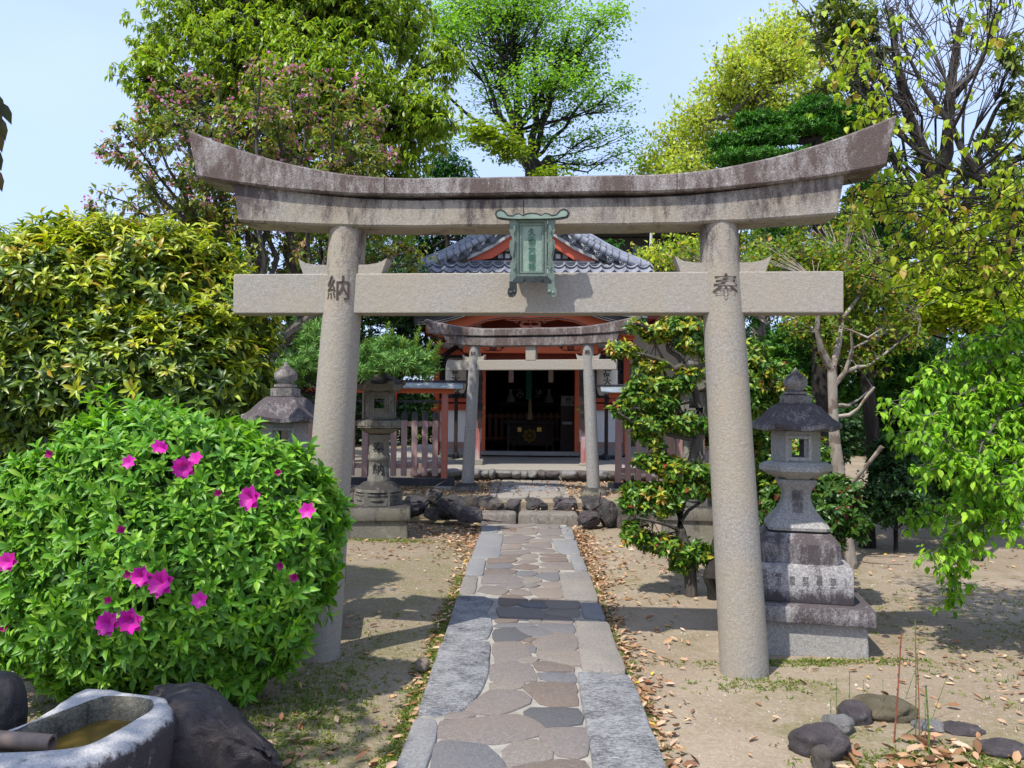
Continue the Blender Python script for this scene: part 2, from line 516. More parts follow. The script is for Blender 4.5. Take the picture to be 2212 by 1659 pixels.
def make_tree(name, label, base, crown, bark, leaf, pal, limbs=(), k=8, style='whorl', L=.1, W=.04, droop=.3, spread=1., axis_up=.3,
              twig=.1, tmpl=TM_KITE, shell=.35, lump=.12, trunk_r=.12, attach=None, cat='tree', group=None, twigs=.5, twr=.006, young=None, pal2=None, rz=0, limb_r=None, stems=None, up=0.0, crown_name='crown'):
    """a tree: trunk with limbs, fine branches, crown of single leaves"""
    t = thing(name, label, cat, tuple(base), 0, group)
    b0 = Vector(base)
    mb = MB()
    top = Vector(attach[-1]) if attach else Vector((base[0], base[1], max(c[0][2] for c in crown)))
    path = [b0-Vector((0, 0, .15))]+([Vector(p) for p in attach] if attach else bend_path(b0, top, 4, 0, .02)[1:])
    nseg = len(path)
    mb.tube([p-b0 for p in path], [trunk_r*(1.25 if i == 0 else 1-.65*i/(nseg-1)) for i in range(nseg)], 10)
    for lm in limbs:
        pts, r0, r1 = lm
        pts = [Vector(p)-b0 for p in pts]
        mb.tube(pts, [r0+(r1-r0)*i/(len(pts)-1) for i in range(len(pts))], 7)
    anchors = []
    for c, r, n in crown:
        c = Vector(c)
        best = min(path[1:], key=lambda p: (p-c).length+(.6*max(0, p.z-c.z+.0)))
        lr = (limb_r or trunk_r*.42)
        pts = bend_path(best, c, 4, -.04, .04)
        mb.tube([p-b0 for p in pts], [lr*(1-.75*i/4) for i in range(5)], 6)
        anchors.append(pts)
    mb.build('trunk', bark, t)
    P, O, I = clump_tips(crown, shell, lump, up)
    if twigs > 0:
        sel = np.nonzero(RNG.random(len(P)) < twigs)[0]
        A = np.array([anchors[I[i]][random.choice((2, 3, 3, 4, 4))] for i in sel]) if len(sel) else np.zeros((0, 3))
        if len(sel):
            Bp = P[sel]
            mid = A*.45+Bp*.55+RNG.normal(0, .05, A.shape)*np.linalg.norm(Bp-A, axis=1, keepdims=True)
            sticks_mesh('branches', np.concatenate([A, mid]), np.concatenate([mid, Bp]), np.concatenate([np.full(len(A), twr*1.8), np.full(len(A), twr)]),
                        np.concatenate([np.full(len(A), twr), np.full(len(A), twr*.5)]), bark, t, 3)
    B, D, U, Lk, Wk = sprays(P, O, k, style, L, W, droop, spread, axis_up, twig)
    tint = pick(pal, len(B), per=k)
    if pal2 is not None:        # young growth on some shoots
        isy = np.repeat(RNG.random(len(P)) < (young(P, O) if callable(young) else young), k)
        tint = np.where(isy[:, None], pick(pal2, len(B), per=k), tint)
    leaf_mesh(crown_name, B, D, U, Lk, Wk, tint, tmpl, leaf, t)
    return t
# ------------------------------------------------------------------ shared materials
GRAN = stone('torii_granite', (.315, .292, .258), (.062, .043, .047), .08, (.35, .285, .19), .6, 0, True, .55, zst=(2.0, 2.75, .22))
GRAN_TIE = stone('tie_beam_granite', (.33, .31, .275), (.10, .08, .075), .08, (.35, .29, .21), .6, 0, True, .5)
GRAN_CAP = stone('cap_granite', (.33, .305, .29), (.082, .055, .048), .90, None, 0, .05, True, .8, .12)
GRAN_LINT = stone('lintel_granite', (.32, .297, .262), (.060, .043, .047), .40, (.33, .26, .165), .6, .1, True, .6, zst=(2.70, 2.92, .2))
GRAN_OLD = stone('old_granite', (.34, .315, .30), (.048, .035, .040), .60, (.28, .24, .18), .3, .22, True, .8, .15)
GRAN_OLD2 = stone('dark_granite', (.165, .157, .137), (.026, .022, .021), .5, (.22, .20, .13), .5, .3, True, .8, .2)  # darker granite of the carved lanterns and the small gate's feet
GRAN_CLEAN = stone('clean_granite', (.36, .355, .34), (.08, .066, .066), .12, (.33, .30, .25), .3, .0, True, .9)
GRAN_DIRTY = stone('stained_granite', (.32, .30, .295), (.050, .038, .041), .84, None, .3, .1, True, .9, .15)
GRAN_INSCR = stone('inscribed_granite', (.36, .345, .34), (.05, .038, .042), .42, None, .3, .1, True, .9, .15, zst=(.43, .325, .4))
GRAN_FINE = stone('grey_granite', (.31, .30, .285), (.06, .047, .05), .28, (.29, .26, .21), .3, .05, True, .9)
CARVE_SHADE_JOINT = plain('carving_shade_and_joint', (.075, .055, .045), .95, .3)  # paints the shade of carved strokes onto raised ones; also the dark joint lines
CARVE_SHADE_PALE = plain('shallow_carving_shade', (.15, .135, .13), .95, .3)  # lighter painted shade for shallow carved strokes
CARVE_SHADE_GREY = plain('carving_shade_grey', (.11, .095, .088), .95, .3)  # greyer painted shade for carved strokes
RED = paintwood('vermilion_paint', (.46, .085, .040), (.38, .12, .085), (.2, .12, .1), .35)
REDW = paintwood('worn_vermilion', (.30, .175, .155), (.30, .245, .23), (.36, .075, .035), .62)
REDP = paintwood('flaking_vermilion', (.34, .12, .10), (.46, .42, .41), (.18, .12, .1), .75)
ORNG = paintwood('orange_paint', (.58, .125, .045), (.48, .13, .07), (.3, .12, .07), .2)
DKRED = paintwood('dark_red_paint', (.20, .035, .022), (.14, .035, .026), (.1, .05, .04), .3)
DKWOOD = paintwood('dark_timber', (.035, .022, .018), (.06, .04, .03), (.02, .015, .012), .4)
BLKWOOD = paintwood('black_timber', (.028, .028, .032), (.09, .09, .10), (.05, .045, .04), .45, .5)
PLAST = plain('white_plaster', (.72, .71, .70), .9, .05, 3, .2, 0, .05)
GOLD = plain('gilt_metal', (.66, .44, .10), .35, .2, 30, .5, .85)
CONC = stone('platform_concrete', (.255, .235, .205), (.13, .115, .09), .1, (.30, .26, .2), .4, 0, False, .25)  # base colour darkened to hold the porch roof's shade
TILE = plain('roof_tile', (.21, .22, .255), .42, .35, 7, .5, 0, .2)
TILE_D = plain('dark_tile', (.075, .078, .09), .5, .35, 9, .5, 0, .2)
TILE_EDGE = plain('pale_tile_edge', (.36, .35, .33), .6, .25, 10)
COPPER = plain('weathered_copper_sheet', (.30, .33, .34), .4, .3, 5, .6, .5, .1)
SLATE = plain('dark_roof_edge', (.085, .085, .085), .7, .4, 4)
BRONZE = plain('verdigris_bronze', (.15, .20, .165), .62, .28, 14, .4, .15, .4)
BRONZE_L = plain('pale_verdigris', (.235, .315, .25), .6, .25, 18, .4, .1, .3)
BRONZE_D = plain('dark_bronze', (.045, .055, .055), .55, .5, 20, .4, .3, .4)
INKM = plain('black_ink', (.012, .012, .013), .8, .1)
PAPER = plain('lantern_paper', (.66, .62, .54), .85, .06, 6)
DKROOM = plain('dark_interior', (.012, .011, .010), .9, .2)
PINK = plain('pink_carving', (.60, .27, .22), .7, .2, 14)

# ------------------------------------------------------------------ ground, terrace
def ground_material():
    m = Mat('sandy_ground', .95, .15)
    n1 = m.noise(.55, 6, .62, dist=.4); n2 = m.noise(3.2, 6, .7); n3 = m.noise(45, 3, .65); n4 = m.noise(160, 2, .6)
    c = m.mix(m.rng(n1, .36, .62), (.295, .238, .172), (.21, .160, .104))
    c = m.mix(m.math('MULTIPLY', m.rng(n2, .48, .66), .7), c, (.20, .152, .094))
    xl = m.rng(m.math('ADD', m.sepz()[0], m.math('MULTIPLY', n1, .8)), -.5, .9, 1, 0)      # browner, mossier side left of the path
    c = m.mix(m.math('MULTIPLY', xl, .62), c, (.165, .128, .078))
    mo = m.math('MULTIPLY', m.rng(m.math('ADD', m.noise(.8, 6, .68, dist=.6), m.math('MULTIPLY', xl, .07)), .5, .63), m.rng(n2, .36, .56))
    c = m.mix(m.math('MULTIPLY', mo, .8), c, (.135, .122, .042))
    c = m.mix(m.rng(n3, .38, .7, 0, .45), c, (.35, .305, .245))
    c = m.mix(m.rng(n4, .52, .72, 0, .6), c, (.16, .13, .09))
    v = m.voro(38)
    c = m.mix(m.math('MULTIPLY', m.rng(v.outputs['Distance'], .0, .22, 1, 0), m.rng(m.noise(9, 3), .52, .62)), c, (.27, .255, .24))
    h = m.bump(n3, .5, .02); h = m.bump(n4, .5, .008, h); h = m.bump(m.noise(7, 5, .6), .5, .05, h)
    return m.done(c, h)
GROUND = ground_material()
def gz(x, y):
    if abs(x) > 12 or y > 20 or y < -3: return 0.0
    e = min(1, max(0, (abs(x-.03)-.62)/.4))
    return (noise.noise(Vector((x*.6, y*.6, 3)))*.03+noise.noise(Vector((x*2.4, y*2.4, 7)))*.010)*e-.02*(1-e)+.004
xs = [-700, -200, -60, -25, -14, -10]+[i*.16 for i in range(-50, 51)]+[10, 14, 25, 60, 200, 700]
ys = [-60, -12, -5]+[-2+i*.16 for i in range(0, 100)]+[15, 18, 22, 30, 45, 80, 250, 900]
mb = MB()
gv = [[mb.bm.verts.new((x, y, gz(x, y))) for x in xs] for y in ys]
for j in range(len(ys)-1):
    for i in range(len(xs)-1):
        mb.bm.faces.new((gv[j][i], gv[j][i+1], gv[j+1][i+1], gv[j+1][i]))
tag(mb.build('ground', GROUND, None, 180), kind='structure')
TZ = .30            # terrace level
FZ = .50            # shrine floor level
mb = MB()
tx = [-5.6+i*.2 for i in range(0, 45)]; ty = [10.98, 11.05]+[11.2+i*.2 for i in range(0, 66)]
rows = []
for y in ty:
    rows.append([mb.bm.verts.new((x, y, TZ-.04+.012*noise.noise(Vector((x*2, y*2, 0))) if y < 11 else TZ+.014*noise.noise(Vector((x*1.7, y*1.7, 0))))) for x in tx])
low = [mb.bm.verts.new((x, 10.96, -.1)) for x in tx]
for a, b in zip([low]+rows, rows):
    for i in range(len(tx)-1): mb.bm.faces.new((a[i], a[i+1], b[i+1], b[i]))
for k in (0, -1):
    col_ = [r[k] for r in rows]
    d = [mb.bm.verts.new((tx[k], y, -.1)) for y in ty]
    for i in range(len(ty)-1): mb.bm.faces.new((col_[i], col_[i+1], d[i+1], d[i]))
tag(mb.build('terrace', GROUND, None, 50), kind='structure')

# ------------------------------------------------------------------ paved path
A_ = lambda c: (822.9+.29762*c[0], 1371.5+.29762*c[1])
B_ = lambda c: (877.8+.22321*c[0], 1119.2+.22321*c[1])
def rough_kerb():
    m = Mat('rough_kerb_granite', .85, .3)
    n = m.noise(34, 4, .8, stretch=(1, 2.2, 1), dist=.6); n2 = m.noise(7, 5, .7); n3 = m.noise(140, 2, .6)
    v = m.math('ADD', m.math('ADD', m.math('MULTIPLY', n, .8), m.math('MULTIPLY', n2, .5)), m.math('MULTIPLY', n3, .25))
    c = m.mix(m.rng(v, .60, .86), (.055, .052, .057), (.37, .37, .372))
    return m.done(c, m.bump(n3, .4, .006, m.bump(n, .9, .03)))
KERB_ROUGH = rough_kerb()
KERB_GREY = stone('smooth_kerb_granite', (.195, .195, .20), (.085, .10, .11), .2, (.25, .235, .21), .4, 0, False, .8)
KERB_WARM = stone('warm_kerb_granite', (.205, .19, .172), (.09, .10, .09), .35, (.25, .215, .175), .6, 0, False, .9)
MORTAR = plain('mortar', (.26, .242, .21), .95, .25, 9, .2, 0, .5)
def flag(name, c, d):
    c = tuple(x*.72 for x in c); d = tuple(x*.72 for x in d)
    return stone(name, c, d, .22, tuple(min(.6, x*f) for x, f in zip(c, (1.15, 1.0, .85))), .5, 0, False, .5, 0, .7)
FLAGS = [flag('flagstone_taupe', (.23, .205, .19), (.14, .125, .116)), flag('flagstone_grey', (.23, .205, .192), (.14, .125, .115)),
         flag('flagstone_pale', (.262, .232, .205), (.17, .15, .135)), flag('flagstone_rust', (.20, .165, .143), (.125, .103, .09)),
         flag('flagstone_blue', (.115, .12, .13), (.07, .072, .078)), flag('flagstone_slate', (.18, .18, .19), (.105, .105, .112))]
def stone_slab(mb, pts, z0, z1, mi, rough=.006, ins=.014, sub=.07, grow=0.0):
    """a slab with an uneven outline, softened rim"""
    P = [Vector((p[0], p[1], 0)) for p in pts]
    c_ = sum(P, Vector())/len(P)
    P = [p+(p-c_).normalized()*grow for p in P]
    out = []
    for i, p in enumerate(P):
        q = P[(i+1) % len(P)]
        n = max(1, int((q-p).length/sub))
        for k in range(n):
            t = k/n
            s = p.lerp(q, t)
            nn = noise.noise_vector(Vector((s.x*9, s.y*9, z1*50+mi)))*rough
            out.append(s+Vector((nn.x, nn.y, 0)))
    # round the corners a little
    n = len(out)
    out = [out[i]*.78+(out[i-1]+out[(i+1) % n])*.11 for i in range(n)]
    c = sum(out, Vector())/n
    def inset(d): return [p+(c-p).normalized()*d for p in out]
    tilt = Vector((random.uniform(-.006, .006), random.uniform(-.004, .004)))
    def lev(ps, z): return [Vector((p.x, p.y, z+(p.x-c.x)*tilt.x+(p.y-c.y)*tilt.y)) for p in ps]
    mb.loft([lev(out, z0), lev(out, z1-ins*.55), lev(inset(ins*.45), z1-ins*.15), lev(inset(ins), z1)], True, mi)
mb = MB()
mb.box((.03, 4.85, -.02), (1.10, 13.0-1.7, .08), bev=.01)
path = tag(mb.build('path', MORTAR), kind='structure')
kerbs = [  # (polygon in photo, material)
    ([A_(c) for c in ((435, 40), (640, 38), (795, 36), (792, 190), (775, 290), (735, 390), (655, 490), (560, 552), (258, 562), (340, 320))], KERB_ROUGH),
    ([A_(c) for c in ((250, 580), (420, 600), (400, 740), (330, 966), (255, 1200), (10, 1200), (95, 966), (160, 800))], KERB_GREY),
    ([B_((1625, 962)), B_((1950, 987)), B_((2000, 1100)), A_((1690, 0)), A_((1790, 262)), A_((1450, 240)), A_((1430, 120)), A_((1425, 0))], KERB_WARM),
    ([A_(c) for c in ((1425, 252), (1800, 277), (1870, 410), (1960, 650), (2080, 966), (2170, 1200), (1570, 1200), (1545, 966), (1500, 700), (1450, 450))], KERB_ROUGH),
    ([B_(c) for c in ((730, 62), (890, 67), (885, 130), (715, 140))], KERB_GREY),
    ([B_(c) for c in ((710, 145), (940, 145), (910, 372), (625, 378))], KERB_GREY),
    ([B_(c) for c in ((615, 387), (775, 387), (745, 545), (560, 545))], KERB_GREY),
    ([B_(c) for c in ((552, 552), (700, 547), (665, 715), (505, 723))], KERB_WARM),
    ([B_(c) for c in ((498, 732), (760, 737), (850, 785), (800, 860), (770, 900), (830, 950), (840, 1050), (790, 1150), (600, 1175), (355, 1165), (400, 1030), (440, 900))], KERB_ROUGH),
    ([B_(c) for c in ((1480, 75), (1600, 80), (1635, 195), (1530, 195))], KERB_GREY),
    ([B_(c) for c in ((1410, 200), (1645, 207), (1690, 343), (1510, 340), (1450, 310))], KERB_GREY),
    ([B_(c) for c in ((1575, 352), (1700, 357), (1760, 495), (1625, 500))], KERB_GREY),
    ([B_(c) for c in ((1480, 520), (1770, 517), (1850, 740), (1862, 795), (1620, 780), (1520, 765))], KERB_WARM),
    ([B_(c) for c in ((1690, 812), (1880, 812), (1935, 973), (1710, 950))], KERB_GREY)]
for poly, m in kerbs:
    mb = MB()
    stone_slab(mb, [gnd(x, y, .04) for x, y in poly], -.08, .036+random.uniform(-.003, .004), 0, .008, .02)
    mb.build('kerb_slab', m, path, 50)
for y0, y1 in ((-.8, .55), (.57, 2.15), (2.17, 2.9)):     # kerbs under and behind the viewer
    for s in (-1, 1):
        mb = MB(); mb.box((.03+s*.44, (y0+y1)/2, -.02), (.34, y1-y0, .11), bev=.012)
        if y1 < 2.9: mb.build('kerb_slab', KERB_WARM if s > 0 else KERB_GREY, path, 50)
        else: mb.bm.free()
flA = [(0, "825,50 1025,45 1050,100 1080,140 990,175 830,205 850,150 825,120"), (0, "1120,10 1220,-25 1405,-10 1410,25 1415,85 1390,112 1150,100 1105,60"),
 (2, "1145,112 1435,118 1450,215 1380,215 1150,165"), (3, "1045,55 1100,55 1100,78 1050,75"), (5, "1060,85 1130,90 1120,125 1085,115"),
 (2, "990,180 1085,150 1145,170 1100,205 1020,200"), (0, "800,215 980,185 1095,225 1095,255 1130,320 1000,335 795,320 810,250"),
 (3, "1110,200 1170,190 1395,230 1395,262 1150,250"), (5, "1135,268 1395,275 1408,335 1345,340 1170,315"), (2, "800,345 860,330 1050,345 1000,375 870,400 805,385"),
 (3, "1025,370 1110,335 1415,345 1415,405 1395,415 1430,500 1250,505 1160,490 1110,430"), (1, "605,545 700,470 790,400 1020,405 1085,460 1060,490 860,575 700,560"),
 (4, "1050,555 1090,525 1420,525 1455,580 1450,640 1200,655 1130,610 1060,585"), (1, "455,610 490,570 640,555 680,585 600,600"),
 (0, "440,620 600,610 960,570 1050,590 1190,665 1120,725 830,775 690,765 415,735"), (1, "1190,680 1490,670 1480,860 1420,890 1270,855 1255,800 1180,765 1170,730"),
 (2, "890,830 960,770 1130,755 1230,830 1240,890 920,945"), (5, "400,790 440,765 760,790 830,870 890,966 930,1100 370,1100 385,966"),
 (3, "930,966 1050,930 1290,900 1470,905 1500,966 1480,1060 1000,1080")]
flB = [(0, "890,70 1240,45 1250,70 1100,85 905,95"), (0, "1250,60 1480,65 1470,95 1290,85"), (3, "905,110 910,92 1090,92 1080,115 1000,125"),
 (2, "1090,97 1280,92 1250,150 1180,150 950,155 940,127"), (0, "1260,97 1480,102 1500,155 1320,155 1270,120"), (1, "945,172 1100,160 1240,182 1130,210 945,225"),
 (0, "1250,167 1480,165 1520,190 1330,187"), (2, "1190,202 1400,197 1400,225 1190,232"), (0, "940,232 1180,214 1180,235 1090,240 950,242"), (1, "1160,247 1395,232 1400,280 1290,275"),
 (2, "930,262 1090,247 1110,290 925,305"), (0, "1100,252 1280,287 1420,302 1425,325 1220,320 1170,290"), (0, "920,322 1170,302 1195,330 1100,345 915,345"), (3, "915,352 1110,350 1070,372 920,372"),
 (2, "1100,370 1150,342 1260,337 1260,375 1120,390"), (3, "1290,342 1530,342 1540,372 1330,362"), (3, "1300,377 1550,387 1555,415 1330,415"), (3, "800,387 1050,384 1060,405 1010,425 790,430"),
 (0, "1040,430 1130,402 1260,392 1265,410 1180,430"), (5, "785,442 1005,434 1030,455 1020,478 790,482"), (3, "1030,480 1050,457 1150,442 1270,457 1270,480 1200,492"), (1, "1300,450 1330,427 1585,422 1605,490 1440,485"),
 (3, "755,515 780,490 1000,490 1070,505 1010,540 760,540"), (2, "1215,500 1310,482 1430,487 1480,505 1460,525 1270,515"), (5, "1045,540 1100,510 1220,512 1270,530 1220,555 1130,555"), (5, "1250,557 1310,527 1470,532 1475,600 1400,600 1320,575"),
 (1, "740,572 760,547 1020,547 1110,585 1110,620 735,630"), (2, "1120,567 1230,567 1300,595 1290,610 1210,625 1125,620"), (1, "875,650 920,630 1130,627 1145,645 1060,678 950,660"), (1, "1135,665 1180,632 1240,627 1290,650 1200,668"),
 (2, "1280,620 1480,612 1490,668 1400,670 1290,640"), (1, "695,700 740,647 850,652 990,690 930,735 790,720"), (0, "990,715 1040,687 1150,692 1220,735 1110,745"), (2, "1190,687 1250,672 1500,682 1505,765 1310,765 1230,715"),
 (3, "905,830 910,762 960,732 1090,752 1165,782 1160,815 960,845"), (3, "1210,790 1220,772 1375,772 1330,815 1230,810"), (2, "1345,815 1400,782 1660,797 1665,868 1390,868"), (5, "1090,840 1180,810 1345,827 1350,865 1200,855"),
 (1, "885,880 900,857 1300,877 1330,910 1320,968 910,948"), (2, "1350,882 1660,882 1660,950 1540,943 1345,925"), (3, "870,985 900,967 1080,977 1060,1000 890,1012"), (1, "1170,977 1310,974 1310,1010 1250,1015"),
 (1, "1345,942 1490,942 1600,967 1600,1020 1330,1000"), (5, "850,1040 900,1017 1200,1012 1260,1050 900,1048"), (5, "1280,1037 1310,1017 1620,1027 1620,1115 1440,1100 1320,1060"),
 (4, "850,1110 860,1072 1050,1057 1200,1135 1060,1180 860,1185"), (5, "1060,1057 1300,1057 1435,1115 1290,1148 1190,1125"), (3, "1125,1180 1190,1152 1260,1165 1200,1190")]
mb = MB()
for cv, L_ in ((A_, flA), (B_, flB)):
    for mi, s in L_:
        pts = [tuple(float(v) for v in p.split(',')) for p in s.split()]
        stone_slab(mb, [gnd(*cv(p), .03) for p in pts], -.05, .030+random.uniform(-.003, .003), mi, .009, .008, .07, .020)
for k in range(14):
    x, y = -.22+.26*(k % 3), 2.75-.32*(k//3)
    if y < 2.7: stone_slab(mb, [Vector((x+a, y+b, 0)) for a, b in ((-.11, -.13), (.1, -.14), (.12, .11), (-.1, .13))], -.05, .03, k % 3, .02, .013)
mb.build('crazy_paving', FLAGS, path, 50)
# slabs of the short upper path
mb = MB()
def slab_px(mb, pts, z, mi):
    stone_slab(mb, [gnd(x, y, z) for x, y in pts], z-.1, z+.012, mi, .006, .012, .2)
up = TZ+.012
for pts, mi in (([(1057, 1075), (1071, 1075), (1082, 1031), (1070, 1027)], 1), ([(1214, 1076), (1231, 1077), (1210, 1027), (1199, 1028)], 1),
                ([(1073, 1076), (1140, 1076), (1146, 1062), (1076, 1062)], 2), ([(1141, 1076), (1213, 1076), (1210, 1062), (1147, 1062)], 2),
                ([(1077, 1061), (1209, 1061), (1206, 1049), (1080, 1049)], 0), ([(1081, 1048), (1150, 1048), (1150, 1037), (1083, 1037)], 2),
                ([(1151, 1048), (1205, 1048), (1203, 1037), (1151, 1037)], 1), ([(1084, 1036), (1202, 1036), (1199, 1028), (1086, 1028)], 2)):
    slab_px(mb, pts, up, mi)
tag(mb.build('upper_path', [KERB_GREY, KERB_WARM, flag('flagstone_worn', (.33, .31, .27), (.2, .18, .15))], None, 50), kind='structure')

# ------------------------------------------------------------------ boulders
ROCK_D = rockmat('dark_rock', (.040, .036, .036), (.095, .085, .08), (.25, .24, .22))
ROCK_B = rockmat('brown_rock', (.065, .054, .047), (.13, .11, .095), (.26, .24, .21))
ROCK_P = rockmat('purple_rock', (.050, .041, .043), (.115, .098, .098), (.23, .215, .205))
ROCK_G = rockmat('pale_rock', (.15, .145, .14), (.25, .24, .225), (.36, .35, .33))
def boulder(name, label, cat, c, size, mat, sq=2.6, amp=.13, seed=0, cuts=5, rz=0, group=None, sub=4, parent=None, fl=1.4):
    rnd = random.Random(seed)
    b = bmesh.new()
    bmesh.ops.create_icosphere(b, subdivisions=sub, radius=1)
    planes = [(Vector((rnd.gauss(0, 1), rnd.gauss(0, 1), rnd.gauss(0, .8))).normalized(), rnd.uniform(.66, .9)) for _ in range(cuts)]
    o_ = Vector((rnd.uniform(0, 50), rnd.uniform(0, 50), rnd.uniform(0, 50)))
    for v in b.verts:
        d = v.co.normalized()
        k = (abs(d.x)**sq+abs(d.y)**sq+abs(d.z)**sq)**(-1/sq)
        p = d*k
        for n, h in planes:
            e = p.dot(n)-h*1.15
            if e > 0: p -= n*e*.94
        p *= 1+amp*noise.noise(d*fl+o_)+amp*.4*noise.noise(d*fl*2.6+o_)+amp*.16*noise.noise(d*fl*7+o_)
        v.co = Vector((p.x*size[0]/2, p.y*size[1]/2, p.z*size[2]/2))
    mb = MB(); mb.merge(b, Matrix.Rotation(rz, 4, 'Z'))
    o = mb.build(name, mat, parent, 60)
    if parent is None:
        o.location = c
        tag(o, label, cat, group)
    return o
def boulder_px(label, x0, y0, x1, y1, Y, mat, depth=None, seed=0, name='boulder', cat='boulder', group=None, **k):
    c = at((x0+x1)/2, (y0+y1)/2, Y)
    w, h = (x1-x0)*Y/FPX, (y1-y0)*Y/FPX
    dp = depth or max(w, h)*.9
    c.y += dp*.35
    return boulder(name, label, cat, c, (w*1.06, dp, h*1.1), mat, seed=seed, group=group, **k)
def hull_rock(label, pts, mat, amp=.018, seed=1, name='boulder', cat='boulder', group=None, bev=.018, fine=.03):
    b = bmesh.new()
    for p in pts: b.verts.new(p)
    r_ = bmesh.ops.convex_hull(b, input=b.verts[:])
    bmesh.ops.delete(b, geom=[g for g in r_['geom_interior'] if isinstance(g, bmesh.types.BMVert)], context='VERTS')
    bmesh.ops.bevel(b, geom=b.edges[:], offset=bev, segments=2, affect='EDGES')
    bmesh.ops.triangulate(b, faces=b.faces[:])
    for _ in range(2): bmesh.ops.subdivide_edges(b, edges=[e for e in b.edges if e.calc_length() > fine], cuts=2, use_grid_fill=True); bmesh.ops.triangulate(b, faces=b.faces[:])
    b.normal_update()
    for v in b.verts:
        n = noise.noise(v.co*7+Vector((seed, 0, 0)))*amp+noise.noise(v.co*19+Vector((0, seed, 0)))*amp*.5+noise.noise(v.co*48)*amp*.2
        n -= max(0, noise.noise(v.co*11+Vector((3, seed, 1))))**2*amp*2.2
        v.co += v.normal*n
    c = sum((Vector(p) for p in pts), Vector())/len(pts); c.z = min(p[2] for p in pts)
    mb = MB(); mb.merge(b, Matrix.Translation(-c))
    o = mb.build(name, mat, None, 38); o.location = c
    return tag(o, label, cat, group)
def hull_px(label, x0, y0, x1, y1, Y, mat, depth=None, seed=0, name='boulder', cat='boulder', group=None, n=22, flat=0.0, amp=.014):
    rnd = random.Random(seed*13+5)
    c = at((x0+x1)/2, (y0+y1)/2, Y); w, h = (x1-x0)*Y/FPX, (y1-y0)*Y/FPX; dp = depth or max(w, h)*.9
    pts = []
    for _ in range(n):
        d = Vector((rnd.gauss(0, 1), rnd.gauss(0, 1), rnd.gauss(0, 1))).normalized()
        k = (abs(d.x)**4+abs(d.y)**4+abs(d.z)**4)**(-.25)*rnd.uniform(.88, 1.04)
        z = d.z*k
        if flat and z > 1-flat: z = 1-flat+rnd.uniform(-.03, .03)
        pts.append((c.x+d.x*k*w*.54, c.y+dp*.35+d.y*k*dp*.5, c.z+z*h*.55-.01))
    return hull_rock(label, pts, mat, amp, seed+1, name, cat, group, min(w, h)*.06, .035)
G_W = 'boulders edging the raised terrace'
hull_px('dark boulder just right of the ornate lantern base', 866, 1070, 923, 1116, 10.55, ROCK_D, seed=1, group=G_W)
hull_px('mottled boulder low on top of the terrace edge left of the small gate', 916, 1059, 955, 1090, 10.8, ROCK_B, seed=2, group=G_W)
hull_px('largest dark boulder below the left foot of the small gate', 938, 1068, 1012, 1126, 10.45, ROCK_D, seed=3, group=G_W)
hull_px('low brownish boulder wedged beneath two darker ones', 912, 1094, 952, 1124, 10.5, ROCK_B, seed=4, group=G_W)
hull_px('rounded dark boulder at the left end of the lower step', 986, 1098, 1042, 1132, 10.25, ROCK_P, seed=5, group=G_W)
hull_px('small boulder left of the upper step stones', 1004, 1072, 1032, 1102, 10.75, ROCK_B, seed=6, group=G_W)
hull_px('dark rounded boulder at the right end of the lower step', 1246, 1105, 1299, 1142, 10.2, ROCK_P, seed=7, group=G_W)
hull_px('tall dark boulder right of the lower step', 1294, 1082, 1336, 1142, 10.3, ROCK_D, seed=8, group=G_W)
hull_px('grey boulder farthest right along the terrace edge', 1332, 1092, 1372, 1150, 10.3, ROCK_B, seed=9, group=G_W)
hull_px('flat boulder under the right foot of the small gate', 1262, 1074, 1316, 1108, 10.8, ROCK_D, seed=10, group=G_W)
for i in range(9):          # the edge continues behind the lanterns and shrubs
    x = -2.15-.42*i if i < 5 else 1.62+.42*(i-5)
    boulder('boulder', 'terrace edge boulder half hidden behind lantern and shrubs', 'boulder', (x, 10.95, .12), (.46, .4, .46), (ROCK_D, ROCK_B)[i % 2], seed=40+i, group=G_W)
G_S = 'rough stones of the two steps'
STEP_M = stone('step_stone', (.20, .178, .155), (.05, .042, .04), .55, (.19, .16, .125), .5, .0, False, .8, .3, .8, 2.2)
def step(label, x0, x1, yb, zt, zb, Y0, Y1, seed):
    rs = random.Random(seed)
    xa, xb = xat(x0, yb, Y0), xat(x1, yb, Y0)
    t_ = MB()
    stone_slab(t_, [Vector((xa+rs.uniform(0, .03), Y0+rs.uniform(-.03, .03), 0)), Vector(((xa+xb)/2, Y0+rs.uniform(-.05, .03), 0)), Vector((xb-rs.uniform(0, .03), Y0+rs.uniform(-.03, .03), 0)), Vector((xb-.01, Y1, 0)), Vector((xa+.01, Y1, 0))], zb, zt, seed, .03, .05, .09)
    for f in t_.bm.faces: f.material_index = 0
    o = t_.build('step_stone', STEP_M, None, 50)
    tag(o, label, 'step', G_S)
step('long rough slab forming the left part of the lower step', 1032, 1118, 1130, .15, -.1, 10.60, 11.05, 3)
step('long rough slab forming the right part of the lower step', 1119, 1251, 1130, .155, -.1, 10.58, 11.05, 4)
for k, (a, b_, lab) in enumerate(((1018, 1091, 'wide leftmost stone of the upper step'), (1090, 1131, 'narrow stone second from the left in the upper step'), (1129, 1191, 'middle stone of the upper step below the path slabs'),
                     (1189, 1253, 'stone second from the right in the upper step'), (1251, 1296, 'small rightmost stone of the upper step'))):
    hull_px(lab, a, 1073+(k % 2)*2, b_, 1108, 10.95, (ROCK_B, ROCK_P, ROCK_D, ROCK_P, ROCK_D)[k], .5, seed=13+k, name='step_stone', cat='step', group=G_S, n=40, flat=.12)

